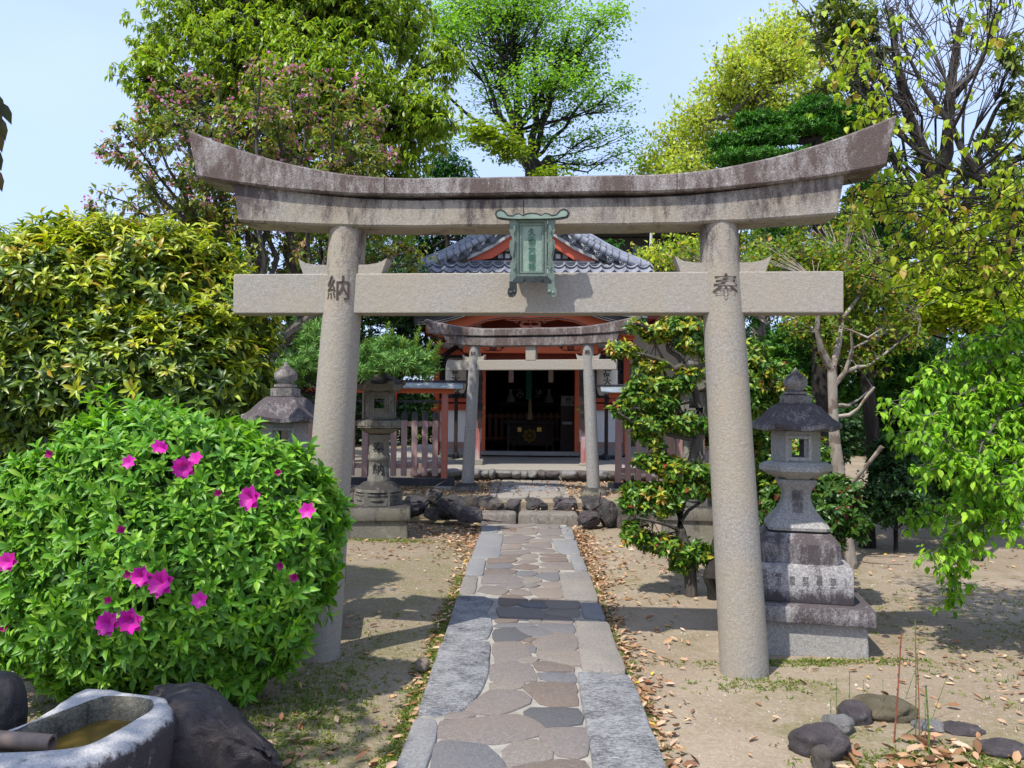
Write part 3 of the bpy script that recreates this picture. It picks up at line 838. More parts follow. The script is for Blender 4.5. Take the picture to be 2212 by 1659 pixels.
# ------------------------------------------------------------------ stone gates
def torii(name, label, cat, Lb, Rb, topk, zs, nuki, shim, kas, rad, mats, loc_z, strut=None, foot=None, text=('納', '奉'), tz=0, tsize=.15, seam=True, wedge=(.2, .085)):
    """zs: nuki0,nuki1,shim0,shim1(=kasagi bottom),kasagi top; local x along the gate, front is -y"""
    c = (Lb+Rb)/2; d = Rb-Lb
    rz = math.atan2(d.y, d.x); half = math.hypot(d.x, d.y)/2
    t = thing(name, label, cat, (c.x, c.y, loc_z), rz)
    mG, mT, mL, mC = mats
    n0, n1, s0, s1, k1 = [z-loc_z for z in zs]
    r0, r1 = rad
    curve = lambda u: max(0, (abs(u)-.33)/.67)**1.9
    for s, ch in ((-1, text[0]), (1, text[1])):
        mb = MB()
        rings = []
        zb = foot[1] if foot else -.12
        for i in range(15):
            f = i/14; z = zb+(s0+.03-zb)*f
            f2 = max(0, z/s0); x = s*half*(1+(topk-1)*f2); r = r0+(r1-r0)*f2
            n = 36
            rings.append([Vector((x+r*math.cos(2*PI*k/n)*(1+.006*noise.noise(Vector((k*.9, z*4, s)))), r*math.sin(2*PI*k/n)*(1+.006*noise.noise(Vector((k*.9, z*4, s+5)))), z)) for k in range(n)])
        mb.loft(rings)
        po = mb.build('post', mG, t)
        zc = tz-loc_z; f2 = zc/s0; xx = s*half*(1+(topk-1)*f2); rr = r0+(r1-r0)*f2
        glyph(ch, tsize, CARVE_SHADE_JOINT, po, lambda u, v, dd, xx=xx, rr=rr, zc=zc: (xx+(rr+.002+dd)*math.sin(u/rr), -(rr+.002+dd)*math.cos(u/rr), zc+v), depth=.002, bold=.003)
        if foot:
            mb = MB(); fr, fh = foot
            mb.lathe([(fr*.92, -.06), (fr, .02), (fr*.98, fh*.6), (fr*.86, fh*.9), (fr*.6, fh+.01)], 22, (s*half, 0, 0))
            mb.build('foot_stone', GRAN_OLD2, t)
    # tie beam
    nl, nd = nuki
    mb = MB(); mb.box((0, 0, (n0+n1)/2), (nl*2, nd, n1-n0), bev=.008, seg=2)
    mb.build('tie_beam', mT, t, 20)
    # wedges each side of the posts
    f2 = n1/s0; xx = half*(1+(topk-1)*f2); rr = r0+(r1-r0)*f2
    wl, wh = wedge
    for s in (-1, 1):
        for q in (-1, 1):
            mb = MB(); w0 = xx*s+q*(rr-.03)
            poly = [(0, 0), (wl*.82, 0), (wl, wh*1.15), (wl*.75, wh*.82), (wl*.4, wh*.68), (0, wh*.66)]
            mb.prism(poly, lambda u, v, dd, w0=w0, q=q: Vector((w0+q*u, dd, n1+.001+v)), -nd*.42, nd*.42)
            mb.build('wedge', mT, t)
    def beam(nm, mat, hl_top, hl_bot, zb_, zt_, dep, rise_b, rise_t, ridge=0.0):
        mb = MB(); rings = []
        N_ = 48
        for i in range(N_+1):
            u = -1+2*i/N_
            jit = .004*noise.noise(Vector((u*9, zb_*3, 1)))
            zB = zb_+rise_b*curve(u)+jit; zT = zt_+rise_t*curve(u)+jit*.6
            xb, xt = u*hl_bot, u*hl_top
            b = .012
            rings.append([Vector((xb, -dep+b, zB)), Vector((xb, dep-b, zB)), Vector((xb, dep, zB+b)), Vector((xt, dep, zT-b)), Vector((xt, dep-b*2, zT+.002)),
                          Vector((xt, 0, zT+ridge)), Vector((xt, -dep+b*2, zT+.002)), Vector((xt, -dep, zT-b)), Vector((xb, -dep, zB+b))])
        mb.loft(rings)
        return mb.build(nm, mat, t, 24)
    (sl, sd, srise), (kl, kd, kb, kt) = shim, kas
    beam('lower_lintel', mL, sl+.012, sl-.03, s0, s1-.012, sd, srise, kb)
    kg = beam('top_lintel', mC, kl, kl-.06, s1, k1, kd, kb, kt, .02)
    if seam:     # open joints between the stones
        for x in (-.9, .9, 0.0):
            mb = MB()
            z0_ = s1+kb*curve(x/kl); z1_ = k1+kt*curve(x/kl)
            if x: mb.box((x, 0, (z0_+z1_)/2), (.006, kd*2+.003, z1_-z0_-.012))
            else: mb.box((x-.03, 0, (s0+s1)/2), (.007, sd*2+.003, s1-s0-.03))
            mb.build('joint', CARVE_SHADE_JOINT, t)
    if strut:
        mb = MB(); mb.box((strut[2], 0, (n1+s0)/2), (strut[0], strut[1], s0-n1+.02), bev=.006); mb.build('strut', mT, t)
    return t, half, rz
Lb, Rb = gnd(668, 1438), gnd(1620, 1467)
Lb.y += .17; Rb.y += .11
mid = (Lb+Rb)/2
yf = mid.y-.085
zs = (zat(1134, 676, yf), zat(1134, 588, yf), zat(1134, 487, mid.y-.13), zat(1134, 419, mid.y-.16), zat(1134, 380, mid.y-.16))
TOR, THALF, TRZ = torii('stone_gate', 'large grey stone gate with upswept weathered top beam standing over the path', 'gate', Lb, Rb, .880, zs, (1.905, .15), (1.885, .125, .05), (2.18, .165, .14, .33),
      (.145, .118), (GRAN, GRAN_TIE, GRAN_LINT, GRAN_CAP), 0, tz=zat(1567, 617, 4.6), tsize=.168)
Ls, Rs = gnd(1008, 1062, TZ), gnd(1284, 1073, TZ)
Ls.y += .1; Rs.y += .1
ms = (Ls+Rs)/2
yf = ms.y-.06
zs2 = (zat(1150, 799, yf), zat(1150, 777, yf), zat(1150, 747, yf-.04), zat(1150, 725, yf-.05), zat(1150, 709, yf-.06))
torii('stone_gate', 'small mottled stone gate with short middle strut in front of the shrine steps', 'gate', Ls, Rs, .895, zs2, (1.33, .11), (1.36, .10, .05), (1.69, .12, .06, .17),
      (.098, .082), (GRAN_FINE, GRAN_TIE, GRAN_CAP, GRAN_CAP), TZ, strut=(.16, .12, .02), foot=(.20, .12), tz=zat(1277, 765, ms.y), tsize=.088, seam=False, wedge=(.13, .075))

# ------------------------------------------------------------------ bronze name board on the large gate
pc = at(1150, 540, mid.y-.215)
pl = thing('name_board', 'green bronze name board with scrolled frame hung on the middle of the large gate', 'plaque', tuple(pc), TRZ)
PT = Matrix.Rotation(R(7), 4, 'X')
K_ = .13889*pc.y/FPX
def pm(cx, cy, d): return PT @ Vector(((cx-684)*K_, -d, (800-cy)*K_))
def pprism(mb, pts, d0, d1, mi=0): mb.prism(pts, lambda u, v, d: pm(u, v, d), d0, d1, mi)
def ring_frame(mb, x0, y0, x1, y1, w, d0, d1, mi=0):
    for q in (((x0, y0), (x1, y0), (x1, y0+w), (x0, y0+w)), ((x0, y1-w), (x1, y1-w), (x1, y1), (x0, y1)),
              ((x0, y0+w), (x0+w, y0+w), (x0+w, y1-w), (x0, y1-w)), ((x1-w, y0+w), (x1, y0+w), (x1, y1-w), (x1-w, y1-w))):
        pprism(mb, q, d0, d1, mi)
mb = MB(); pprism(mb, ((450, 355), (905, 355), (905, 1200), (450, 1200)), -.015, .006); pan = mb.build('panel', BRONZE_L, pl)
mb = MB(); ring_frame(mb, 440, 345, 912, 1210, 32, -.02, .022); ring_frame(mb, 490, 398, 862, 1160, 26, .006, .016); mb.build('frame', BRONZE, pl)
wavL = [(440, 345), (395, 260), (330, 270), (322, 370), (345, 430), (325, 490), (350, 560), (378, 630), (340, 660), (325, 760), (350, 880), (378, 930), (350, 990), (335, 1060), (350, 1110), (330, 1180), (335, 1300), (385, 1310), (400, 1250), (440, 1210)]
for fl_ in (1, -1):
    mb = MB()
    pprism(mb, [(684+(x-684)*fl_, y) for x, y in wavL], -.012, .026)
    pprism(mb, [(684+(x-684)*fl_, y) for x, y in ((395, 560), (415, 640), (405, 800), (385, 910), (360, 800), (365, 680))], .026, .036)
    pprism(mb, [(684+(x-684)*fl_, y) for x, y in ((420, 1010), (425, 1080), (405, 1110), (378, 1060), (392, 1010))], .026, .034)
    pprism(mb, [(684+(x-684)*fl_, y) for x, y in ((420, 420), (424, 500), (400, 560), (380, 500), (392, 440))], .026, .034)
    mb.build('side_scroll', BRONZE, pl)
    mb = MB()
    pprism(mb, [(684+(x-684)*fl_, y) for x, y in ((325, 1290), (435, 1290), (440, 1440), (420, 1500), (380, 1535), (320, 1530), (295, 1470), (310, 1400), (330, 1380))], -.015, .028)
    b = bmesh.new(); bmesh.ops.create_uvsphere(b, u_segments=14, v_segments=8, radius=70*K_*.62)
    mb.merge(b, Matrix.Translation(pm(684+(352-684)*fl_, 1465, .016)))
    b = bmesh.new(); bmesh.ops.create_uvsphere(b, u_segments=12, v_segments=8, radius=36*K_*.8)
    mb.merge(b, Matrix.Translation(pm(684+(412-684)*fl_, 1450, .028)))
    mb.build('foot_scroll', BRONZE_D if fl_ > 0 else BRONZE, pl)
top_l = [(684, 235), (600, 245), (540, 275), (490, 240), (420, 255), (380, 280), (310, 262), (262, 205), (200, 178), (135, 200), (103, 250), (130, 310), (200, 330), (310, 342), (380, 335), (440, 345), (684, 345)]
mb = MB(); pprism(mb, top_l+[(1368-x, y) for x, y in reversed(top_l[1:-1])], -.012, .040)
mb.build('crest', BRONZE_D, pl)
mb = MB()
tin = [(684, 262), (600, 272), (545, 300), (490, 262), (430, 275), (380, 305), (300, 290), (250, 235), (200, 212), (150, 228), (135, 265), (160, 300), (300, 322), (440, 330), (684, 330)]
pprism(mb, tin+[(1368-x, y) for x, y in reversed(tin[1:-1])], .040, .046)
mb.build('crest_relief', BRONZE_L, pl)
mb = MB(); pprism(mb, ((440, 1210), (912, 1210), (985, 1275), (985, 1320), (860, 1310), (790, 1285), (684, 1310), (590, 1285), (500, 1320), (385, 1310), (385, 1275)), -.012, .03)
for x in (500, 790): pprism(mb, ((x, 1240), (x+60, 1240), (x+50, 1310), (x+8, 1310)), .03, .045)
mb.build('apron', BRONZE_D, pl)
glyph('久勢大明神', 100*K_*1.12, plain('dark_verdigris', (.06, .17, .12), .6, .2), pan, lambda u, v, d: pm(676+u/K_, 790-v/K_*1.12, .008+d), name='lettering', depth=.0035, bold=.015, pitch=1.06)

# ------------------------------------------------------------------ stone lanterns
def ring8(h, ch, z):
    a = h-ch
    return [Vector(p) for p in ((a, -h, z), (h, -a, z), (h, a, z), (a, h, z), (-a, h, z), (-h, a, z), (-h, -a, z), (-a, -h, z))]
def hexpt(r, k, z): return Vector((r*math.cos(PI/3*k), r*math.sin(PI/3*k), z))
def firebox(t, r, z0, z1, w, wz0, wz1, mat, carved=False, th=.05):
    mb = MB()
    ap = r*math.cos(PI/6)
    for k in range(6):
        M = Matrix.Rotation(PI/3*k, 4, 'Z')         # wall facing -y before rotation
        side = r
        y = -ap+th/2
        if k in (0, 3):
            mb.box((-(side/2+w/2)/2, y, (z0+z1)/2), (side/2-w/2, th, z1-z0), M=M)
            mb.box(((side/2+w/2)/2, y, (z0+z1)/2), (side/2-w/2, th, z1-z0), M=M)
            mb.box((0, y, (z0+wz0)/2), (w+.002, th-.002, wz0-z0), M=M)
            mb.box((0, y, (z1+wz1)/2), (w+.002, th-.002, z1-wz1), M=M)
            for q in ((-1, 0), (1, 0), (0, -1), (0, 1)):        # raised window frame
                if q[0]: mb.box((q[0]*(w/2+.012), -ap-.004, (wz0+wz1)/2), (.02, .012, wz1-wz0+.05), M=M)
                else: mb.box((0, -ap-.004, wz0-.012 if q[1] < 0 else wz1+.012), (w+.002, .0118, .02), M=M)
        else:
            mb.box((0, y, (z0+z1)/2), (side, th, z1-z0), M=M)
            if carved:
                for q in (-1, 1): mb.box((q*side*.36, -ap-.003, (z0+z1)/2), (.012, .01, (z1-z0)*.7), M=M)
                mb.lathe([(.012, 0), (.03, .03), (.018, .09), (.028, .12), (.008, .15)], 8, (0, -ap, (z0+z1)/2-.09), M=M, sc_=(1, .5))
        if carved:
            for zz in (z0+.03, z1-.03): mb.box((0, -ap-.003, zz), (side*.8, .01, .022), M=M)
    return mb.build('firebox', mat, t, 30)
def finial(t, z, k, mat):
    mb = MB()
    mb.lathe([(.052*k, 0), (.056*k, .012*k), (.075*k, .03*k), (.083*k, .058*k), (.08*k, .082*k), (.062*k, .105*k), (.036*k, .122*k), (.018*k, .138*k), (.010*k, .158*k), (.002, .168*k)], 24, (0, 0, z))
    return mb.build('finial', mat, t)
def lantern_plain(label, loc, rz, zl):
    """square stepped base, pinched shaft, six sided lamp house and cap; zl maps model heights"""
    t = thing('stone_lantern', label, 'stone lantern', loc, rz, 'pair of plain stone lanterns beside the large gate')
    m = GRAN_OLD
    Z = lambda a: a
    mb = MB(); mb.box((0, 0, .075), (.80, .80, .33), bev=.01, taper=.955); mb.build('base', GRAN_FINE, t)
    mb = MB(); mb.box((0, 0, .273), (.86, .86, .107), bev=.012, seg=2); mb.build('plinth', GRAN_DIRTY, t)
    mb = MB(); mb.box((0, 0, .448), (.64, .64, .245), bev=.012, seg=2); mb.build('inscribed_block', GRAN_INSCR, t)
    mb = MB()
    mb.loft([ring8(.255, .03, .571), ring8(.255, .03, .70), ring8(.245, .03, .712), ring8(.235, .03, .73), ring8(.215, .03, .75), ring8(.205, .03, .765)])
    mb.build('moulded_block', GRAN_DIRTY, t, 30)
    mb = MB()
    prof = [(.165, .766), (.198, .782), (.20, .80), (.185, .825), (.152, .865), (.118, .91), (.096, .96), (.088, 1.0), (.094, 1.04), (.115, 1.075), (.128, 1.10), (.122, 1.118)]
    mb.loft([ring8(h, h*.16, z) for h, z in prof]); sh = mb.build('shaft', GRAN_FINE, t, 30)
    glyph('献燈', .08, CARVE_SHADE_PALE, sh, lambda u, v, d: (u, -(.103+.9*max(0, -v-.02)**1.2)-d, .97+v), depth=.004, bold=.0, pitch=1.0)
    mb = MB()
    mb.loft([[hexpt(r, k, z) for k in range(6)] for r, z in ((.125, 1.118), (.19, 1.15), (.238, 1.175), (.245, 1.18), (.245, 1.215), (.20, 1.238), (.165, 1.24))])
    mb.build('platform', GRAN_CLEAN, t, 20)
    firebox(t, .165, 1.24, 1.452, .125, 1.275, 1.40, GRAN_CLEAN)
    mb = MB(); rings = []
    for r, z in ((.17, 1.452), (.295, 1.452), (.308, 1.458), (.308, 1.487), (.28, 1.502), (.245, 1.530), (.215, 1.565), (.18, 1.60), (.145, 1.628), (.122, 1.640)):
        ring = []
        for k in range(24):
            a = 2*PI*k/24; f = (k % 4)
            e = r*math.cos(PI/6)/math.cos((a % (PI/3))-PI/6)
            lift = .022*(abs((a % (PI/3))-PI/6)/(PI/6))**2*(r/.308)**2
            ring.append(Vector((e*math.cos(a), e*math.sin(a), z+lift)))
        rings.append(ring)
    mb.loft(rings); mb.build('cap', GRAN_DIRTY, t, 30)
    mb = MB()
    mb.loft([[hexpt(r, k, z) for k in range(6)] for r, z in ((.122, 1.638), (.128, 1.645), (.105, 1.648), (.105, 1.70), (.092, 1.705))])
    mb.lathe([(.07, 1.705), (.082, 1.712), (.082, 1.726), (.07, 1.733)], 20); mb.build('neck', m, t, 30)
    finial(t, 1.731, 1.0, m)
    return t
bc = Vector((1.905, 5.45, 0))
LZ0 = zat(1720, 931, 5.2)-1.458
l1 = lantern_plain('tall pale stone lantern with stepped square base right of the large gate', (bc.x, bc.y, LZ0), R(-12), None)
glyph('甲寅年吉日', .045, CARVE_SHADE_PALE, [c for c in l1.children if c.name.startswith('inscribed')][0], lambda u, v, d: (-.24+u, -.322-d, .45+v*.8), depth=.002, pitch=1.0)
for i, w in enumerate(('献主中', '氏子', '町内', '世話人', '石工')):
    glyph(w, .042, CARVE_SHADE_PALE, [c for c in l1.children if c.name.startswith('inscribed')][0], lambda u, v, d, i=i: (-.15+.085*i+u, -.322-d, .47+v*.8), depth=.002, pitch=1.0)
p = at(611, 912, 5.5)
l2 = copy_tree(l1); l2.location = (p.x, p.y+.05, p.z-1.458); l2.rotation_euler = (0, 0, R(10))
l2['label'] = 'plain stone lantern with dark cap behind the flowering bush, left of the large gate'

def lantern_ornate(label, loc, rz, Y, px):
    t = thing('stone_lantern', label, 'stone lantern', loc, rz, 'pair of carved stone lanterns in front of the fence')
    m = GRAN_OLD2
    z = lambda cy: zat(px, 768+.2447*cy, Y)-loc[2]
    k = .2447*Y/FPX
    mb = MB(); mb.box((0, 0, (z(1430)+-.1)/2), (.76, .76, z(1430)+.1), bev=.012, taper=.97); mb.build('base', m, t)
    mb = MB(); mb.box((0, 0, (z(1440)+z(1325))/2), (.80, .80, z(1325)-z(1440)), bev=.014, seg=2); mb.build('plinth', m, t)
    mb = MB(); mb.loft([[hexpt(r, i, h) for i in range(6)] for r, h in ((.30, z(1325)), (.30, z(1215)), (.285, z(1205)))])
    for i in range(6):
        M = Matrix.Rotation(PI/3*i, 4, 'Z'); ap = .30*math.cos(PI/6)
        for q in (-1, 1): mb.box((0, -ap-.003, (z(1325)+z(1215))/2+q*.06), (.24, .012, .02), M=M)
        mb.lathe([(.01, -.03), (.09, -.01), (.09, .01), (.01, .03)], 10, (0, -ap, (z(1325)+z(1215))/2), M=M, sc_=(1, .15))
    mb.lathe([(.285, z(1205)), (.28, z(1180)), (.23, z(1150)), (.185, z(1125)), (.15, z(1120))], 24)
    mb.build('foot', m, t, 35)
    mb = MB()
    r = .128
    mb.lathe([(r*1.08, z(1122)), (r*1.08, z(1080)), (r, z(1070)), (r*.97, z(950)), (r*1.02, z(935)), (r*1.09, z(925)), (r*1.09, z(888)), (r*1.0, z(878)), (r*.97, z(760)), (r*1.02, z(740)), (r*1.1, z(730)), (r*1.1, z(700)), (r*1.0, z(690))], 28)
    sh = mb.build('shaft', m, t, 40)
    for ch, cy in (('奉', 818), ('納', 1005)):
        glyph(ch, .155, INKM, sh, lambda u, v, d, cy=cy: ((r*.985+.003+d)*math.sin(u/r), -(r*.985+.003+d)*math.cos(u/r), z(cy)+v), depth=.002, bold=.0)
    mb = MB()
    rings = []
    for i, (rr, h) in enumerate(((.13, z(692)), (.17, z(685)), (.215, z(660)), (.232, z(648)))):
        rings.append([Vector((rr*(1+.05*abs(math.cos(a*6)))*math.cos(a*1.0), rr*(1+.05*abs(math.cos(a*6)))*math.sin(a), h)) for a in [2*PI*q/48 for q in range(48)]])
    mb.loft(rings)
    mb.loft([[hexpt(rr, i, h) for i in range(6)] for rr, h in ((.235, z(648)), (.275, z(640)), (.275, z(575)), (.25, z(566)), (.20, z(560)))])
    for i in range(6):
        M = Matrix.Rotation(PI/3*i, 4, 'Z'); ap = .275*math.cos(PI/6)
        mb.box((0, -ap-.003, z(607)), (.2, .012, .045), M=M)
    mb.build('platform', m, t, 30)
    firebox(t, .20, z(560), z(318), .088*1.42, z(465), z(380), m, True)
    mb = MB(); rings = []
    for rr, h in ((.17, z(318)), (.26, z(316)), (.29, z(305)), (.295, z(255)), (.26, z(240)), (.19, z(200)), (.12, z(165)), (.10, z(150))):
        ring = []
        for q in range(36):
            a = 2*PI*q/36
            e = rr*math.cos(PI/6)/math.cos((a % (PI/3))-PI/6)
            lift = .05*(abs((a % (PI/3))-PI/6)/(PI/6))**3*(rr/.29)**3
            ring.append(Vector((e*math.cos(a), e*math.sin(a), h+lift)))
        rings.append(ring)
    mb.loft(rings)
    for i in range(6):          # curled cap corners
        c = hexpt(.285, i, z(255)+.03)
        b = bmesh.new(); bmesh.ops.create_uvsphere(b, u_segments=12, v_segments=8, radius=.042)
        mb.merge(b, Matrix.Translation(c) @ Matrix.Diagonal((1, 1, .9, 1)))
    mb.build('cap', m, t, 35)
    mb = MB(); mb.lathe([(.10, z(155)), (.115, z(140)), (.09, z(120)), (.07, z(112))], 20); mb.build('neck', m, t)
    finial(t, z(115), 1.05, m)
    return t
pb = gnd(822, 1160)
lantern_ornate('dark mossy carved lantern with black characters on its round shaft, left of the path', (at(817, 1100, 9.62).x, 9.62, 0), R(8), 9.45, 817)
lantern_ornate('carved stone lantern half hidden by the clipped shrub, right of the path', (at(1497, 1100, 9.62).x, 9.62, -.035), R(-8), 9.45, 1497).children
# ------------------------------------------------------------------ shrine hall
hall = thing('shrine_hall', 'vermilion shrine hall with grey tiled gable roof and open dark front', 'shrine', (0, 0, 0))
YW = 17.5      # front wall
YG = 17.3      # gable
YP = 14.75     # porch posts
def bpx(mb, x0, y0, x1, y1, Y, th, mi=0, bev=.004):
    """upright board given by its photo rectangle, front face at depth Y"""
    a = at((x0+x1)/2, (y0+y1)/2, Y); w = (x1-x0)*Y/FPX; h = (y1-y0)*Y/FPX
    mb.box((a.x, Y+th/2, a.z), (w, th, h), bev=bev, mi=mi)
def part(name, mat, rects, Y, th, bev=.004, parent=None):
    mb = MB()
    for r in rects: bpx(mb, *r, Y, th, 0, bev)
    return mb.build(name, mat, parent or hall)
mb = MB(); mb.box((.12, 18.2, .25), (6.6, 8.7, .5), bev=.012)
mb.box((.12, 13.83, .3), (.008, .06, .39), mi=1)
fl = mb.build('platform', [CONC, CARVE_SHADE_JOINT], hall)
part('threshold', GRAN_FINE, [(1040, 976, 1250, 984)], 17.25, .35)
# side and back walls, ceiling: a closed dark room
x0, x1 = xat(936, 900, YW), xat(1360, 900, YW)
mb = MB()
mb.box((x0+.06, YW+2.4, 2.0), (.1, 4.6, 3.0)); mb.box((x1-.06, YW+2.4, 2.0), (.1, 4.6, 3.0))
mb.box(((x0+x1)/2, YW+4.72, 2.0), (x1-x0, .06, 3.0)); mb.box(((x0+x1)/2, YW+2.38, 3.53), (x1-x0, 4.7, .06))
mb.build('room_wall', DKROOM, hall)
# front wall
for r in ((936, 700, 949, 978), (1347, 700, 1360, 980)): part('pillar', RED, [r], YW-.06, .2)
part('door_post', ORNG, [(1041, 740, 1048.5, 984)], YW-.08, .2); part('door_post', ORNG, [(1242, 740, 1251, 985)], YW-.08, .2)
for x0_, x1_ in ((949, 1041), (1251, 1347)):
    w = part('plaster_panel', PLAST, [(x0_, 886, x1_, 955)], YW+.02, .08)
    part('base_board', REDW, [(x0_, 955, x1_, 969)], YW-.02, .12); part('foot_stone', GRAN_FINE, [(x0_, 969, x1_, 984)], YW-.03, .14)
    part('rail', RED, [(x0_, 872, x1_, 886)], YW-.05, .14); part('rail', RED, [(x0_, 860, x1_, 869)], YW-.03, .12)
    lat = part('lattice_window', DKWOOD, [(x0_, 766, x1_, 860)], YW+.05, .05)
    mb = MB()
    n = 9
    for i in range(-5, n+5):
        for sg in (-1, 1):
            xc = x0_+(i+.5)*(x1_-x0_)/n
            p0, p1 = at(xc-sg*24, 860, YW+.03), at(xc+sg*24, 768, YW+.03)
            xa, xb = xat(x0_, 800, YW), xat(x1_, 800, YW)
            dx = p1.x-p0.x
            t0 = max(0, min((xa-p0.x)/dx, (xb-p0.x)/dx)); t1 = min(1, max((xa-p0.x)/dx, (xb-p0.x)/dx))
            if t1 > t0+.03: mb.tube([p0.lerp(p1, t0), p0.lerp(p1, t1)], .008, 4)
    mb.build('lattice', plain('blue_grey_lattice', (.09, .11, .14), .6), lat)
    part('upper_beam', RED, [(x0_, 753, x1_, 766)], YW-.06, .14)
    part('plaster_band', PLAST, [(x0_, 739, x1_, 753)], YW+.02, .08)
part('upper_beam', DKRED, [(928, 705, 1368, 739)], YW-.04, .12)
mb = MB(); bpx(mb, 1048, 737, 1242, 776, YW-.02, .1); mb.build('door_header', DKRED, hall)
for px, py in ((940.5, 878), (1042, 880), (1248, 884)):
    c = at(px, py, YW-.13)
    mb = MB()
    M = Matrix.Translation(c) @ Matrix.Rotation(PI/2, 4, 'X')
    mb.lathe([(.055, 0), (.055, .012), (.036, .02), (.03, .035), (.018, .045), (.003, .05)], 18, M=M); mb.build('boss', GOLD, hall)
bpm = MB(); bpx(bpm, 930, 871, 949, 886, YW-.09, .04); bpm.build('rail_end', RED, hall)
# porch posts on plinths, boards hanging on them
for x0_, x1_, yb, bx in ((1026, 1038, 993, (1032.5, 790, 1042, 925)), (1256, 1269, 1003, (1251, 792, 1268, 928))):
    po = part('porch_post', REDP, [(x0_, 700, x1_, yb)], YP, .14)
    part('post_plinth', CONC, [(x0_-3.5, yb-1, x1_+5, yb+12)], YP-.04, .24, .01)
    bo = part('hanging_board', DKWOOD, [bx], YP-.06, .04)
    xa = at((bx[0]+bx[2])/2, (bx[1]+bx[3])/2, YP-.062)
    glyph('稲荷大明神', .13, INKM, bo, lambda u, v, d, xa=xa: (xa.x+u, xa.y-d, xa.z+v), name='lettering', depth=.003, pitch=1.35)
# porch beam with painted scrolls
beam = part('porch_beam', ORNG, [(1000, 743, 1292, 762)], YP-.02, .18)
mb = MB()
for cx_, s in ((1066, 1), (1232, -1)):
    c = at(cx_, 752, YP-.025)
    pts = []
    for i in range(40):
        a = i/39*4.6*PI*.98; r = .012+.058*i/39
        pts.append((c.x+s*r*math.cos(a+2.2), c.y, c.z+r*math.sin(a+2.2)))
    mb.tube(pts, .009, 6)
    mb.tube([pts[-1], (c.x+s*.11, c.y, c.z-.05), (c.x+s*.17, c.y, c.z-.01), (c.x+s*.25, c.y, c.z+.05)], [.009, .008, .008, .004], 6)
    mb.tube([(c.x-s*.06, c.y, c.z-.04), (c.x-s*.14, c.y, c.z-.055), (c.x-s*.2, c.y, c.z+.0)], [.009, .008, .003], 6)
    for q in (-.02, .025): mb.tube([(c.x+s*.13, c.y, c.z+.02), (c.x+s*.17, c.y, c.z+.035+q), (c.x+s*.2, c.y, c.z+.05+q*2)], [.003, .02, .003], 6)
mb.build('painted_scroll', INKM, beam)
part('under_beam', DKRED, [(1040, 763, 1256, 777)], YP+.3, .06)
for xa, xb, ya in ((917, 960, 705), (1330, 1372, 712)): part('beam_end', ORNG, [(xa, ya, xb, ya+20)], YP-.15, .3, .008)
# curved porch gable
GX = 1146.0
LOW = [(0, 690.5), (26, 687.2), (60, 688), (95, 693.5), (122, 703), (150, 712), (190, 719), (225, 721)]
UPP = [(0, 657), (26, 658), (60, 662), (95, 669), (125, 677), (160, 688), (200, 700), (228, 706)]
ROF = [(0, 634), (26, 636), (60, 641), (95, 650), (125, 659), (160, 670), (200, 680), (252, 683)]
YK = 14.15
def both(l, f=1): return [(GX-dx, y) for dx, y in reversed(l)]+[(GX+dx, y+dx*.016) for dx, y in l[1:]]
def strip(name, mat, up, lo, Y0, Y1):
    mb = MB()
    U, L_ = both(up), both(lo)
    rings = []
    for (xu, yu), (xl, yl) in zip(U, L_):
        a, b = at(xu, yu, Y0), at(xl, yl, Y0)
        rings.append([Vector((b.x, Y0, b.z)), Vector((a.x, Y0, a.z)), Vector((a.x, Y1, a.z)), Vector((b.x, Y1, b.z))])
    mb.loft(rings)
    return mb.build(name, mat, hall, 30)
strip('curved_bargeboard', ORNG, UPP, LOW, YK, YK+.12)
strip('porch_roof', [SLATE], ROF, [(x, y-.6) for x, y in UPP[:-1]]+[(250, 703)], YK-.12, 17.2)
for i in range(4):      # stacked layers of the roof edge
    o_ = [(x, y+3+i*4.6) for x, y in ROF]
    strip('roof_layer', SLATE, o_, [(x, y+2.2) for x, y in o_], YK-.135-.012*i, YK-.11)
strip('porch_roof_sheet', COPPER, [(x, y-4) for x, y in ROF], [(x, y-.4) for x, y in ROF], YK-.2, 17.1)
mb = MB()          # dark line along the lower edge of the board
for s in (-1, 1):
    mb.tube([at(GX+s*dx, y-2+dx*.016*(s > 0), YK-.004) for dx, y in LOW], .011, 5)
mb.build('board_edge_line', SLATE, hall)
part('gable_infill', DKRED, [(1000, 676, 1292, 745)], 15.2, .05)
mb = MB()          # pink carved strut between beam and gable
for s in (-1, 1):
    c = at(GX+s*10, 700, 14.5)
    pts = []
    for i in range(16):
        a = 2.4-i/15*5.2
        pts.append((c.x+s*(.085+.02*i/15)*math.cos(a)*1.0, c.y, c.z+(.05)*math.sin(a)))
    mb.tube(pts, [.012+.02*math.sin(i/15*PI) for i in range(16)], 6)
    mb.tube([at(GX+s*6, 693, 14.5), at(GX+s*22, 690, 14.5), at(GX+s*38, 692, 14.5), at(GX+s*50, 689.5, 14.5), at(GX+s*54, 692, 14.5)], [.018, .028, .02, .022, .006], 6)
    mb.tube([at(GX+s*24, 692, 14.5), at(GX+s*30, 697, 14.5), at(GX+s*36, 694, 14.5)], [.012, .016, .004], 6)
mb.tube([at(GX, 690, 14.5), at(GX, 700, 14.5)], [.03, .012], 8)
mb.build('carved_strut', PINK, hall)
part('porch_post_cap', ORNG, [(1020, 712, 1046, 743), (1250, 714, 1276, 745)], YP-.06, .26)
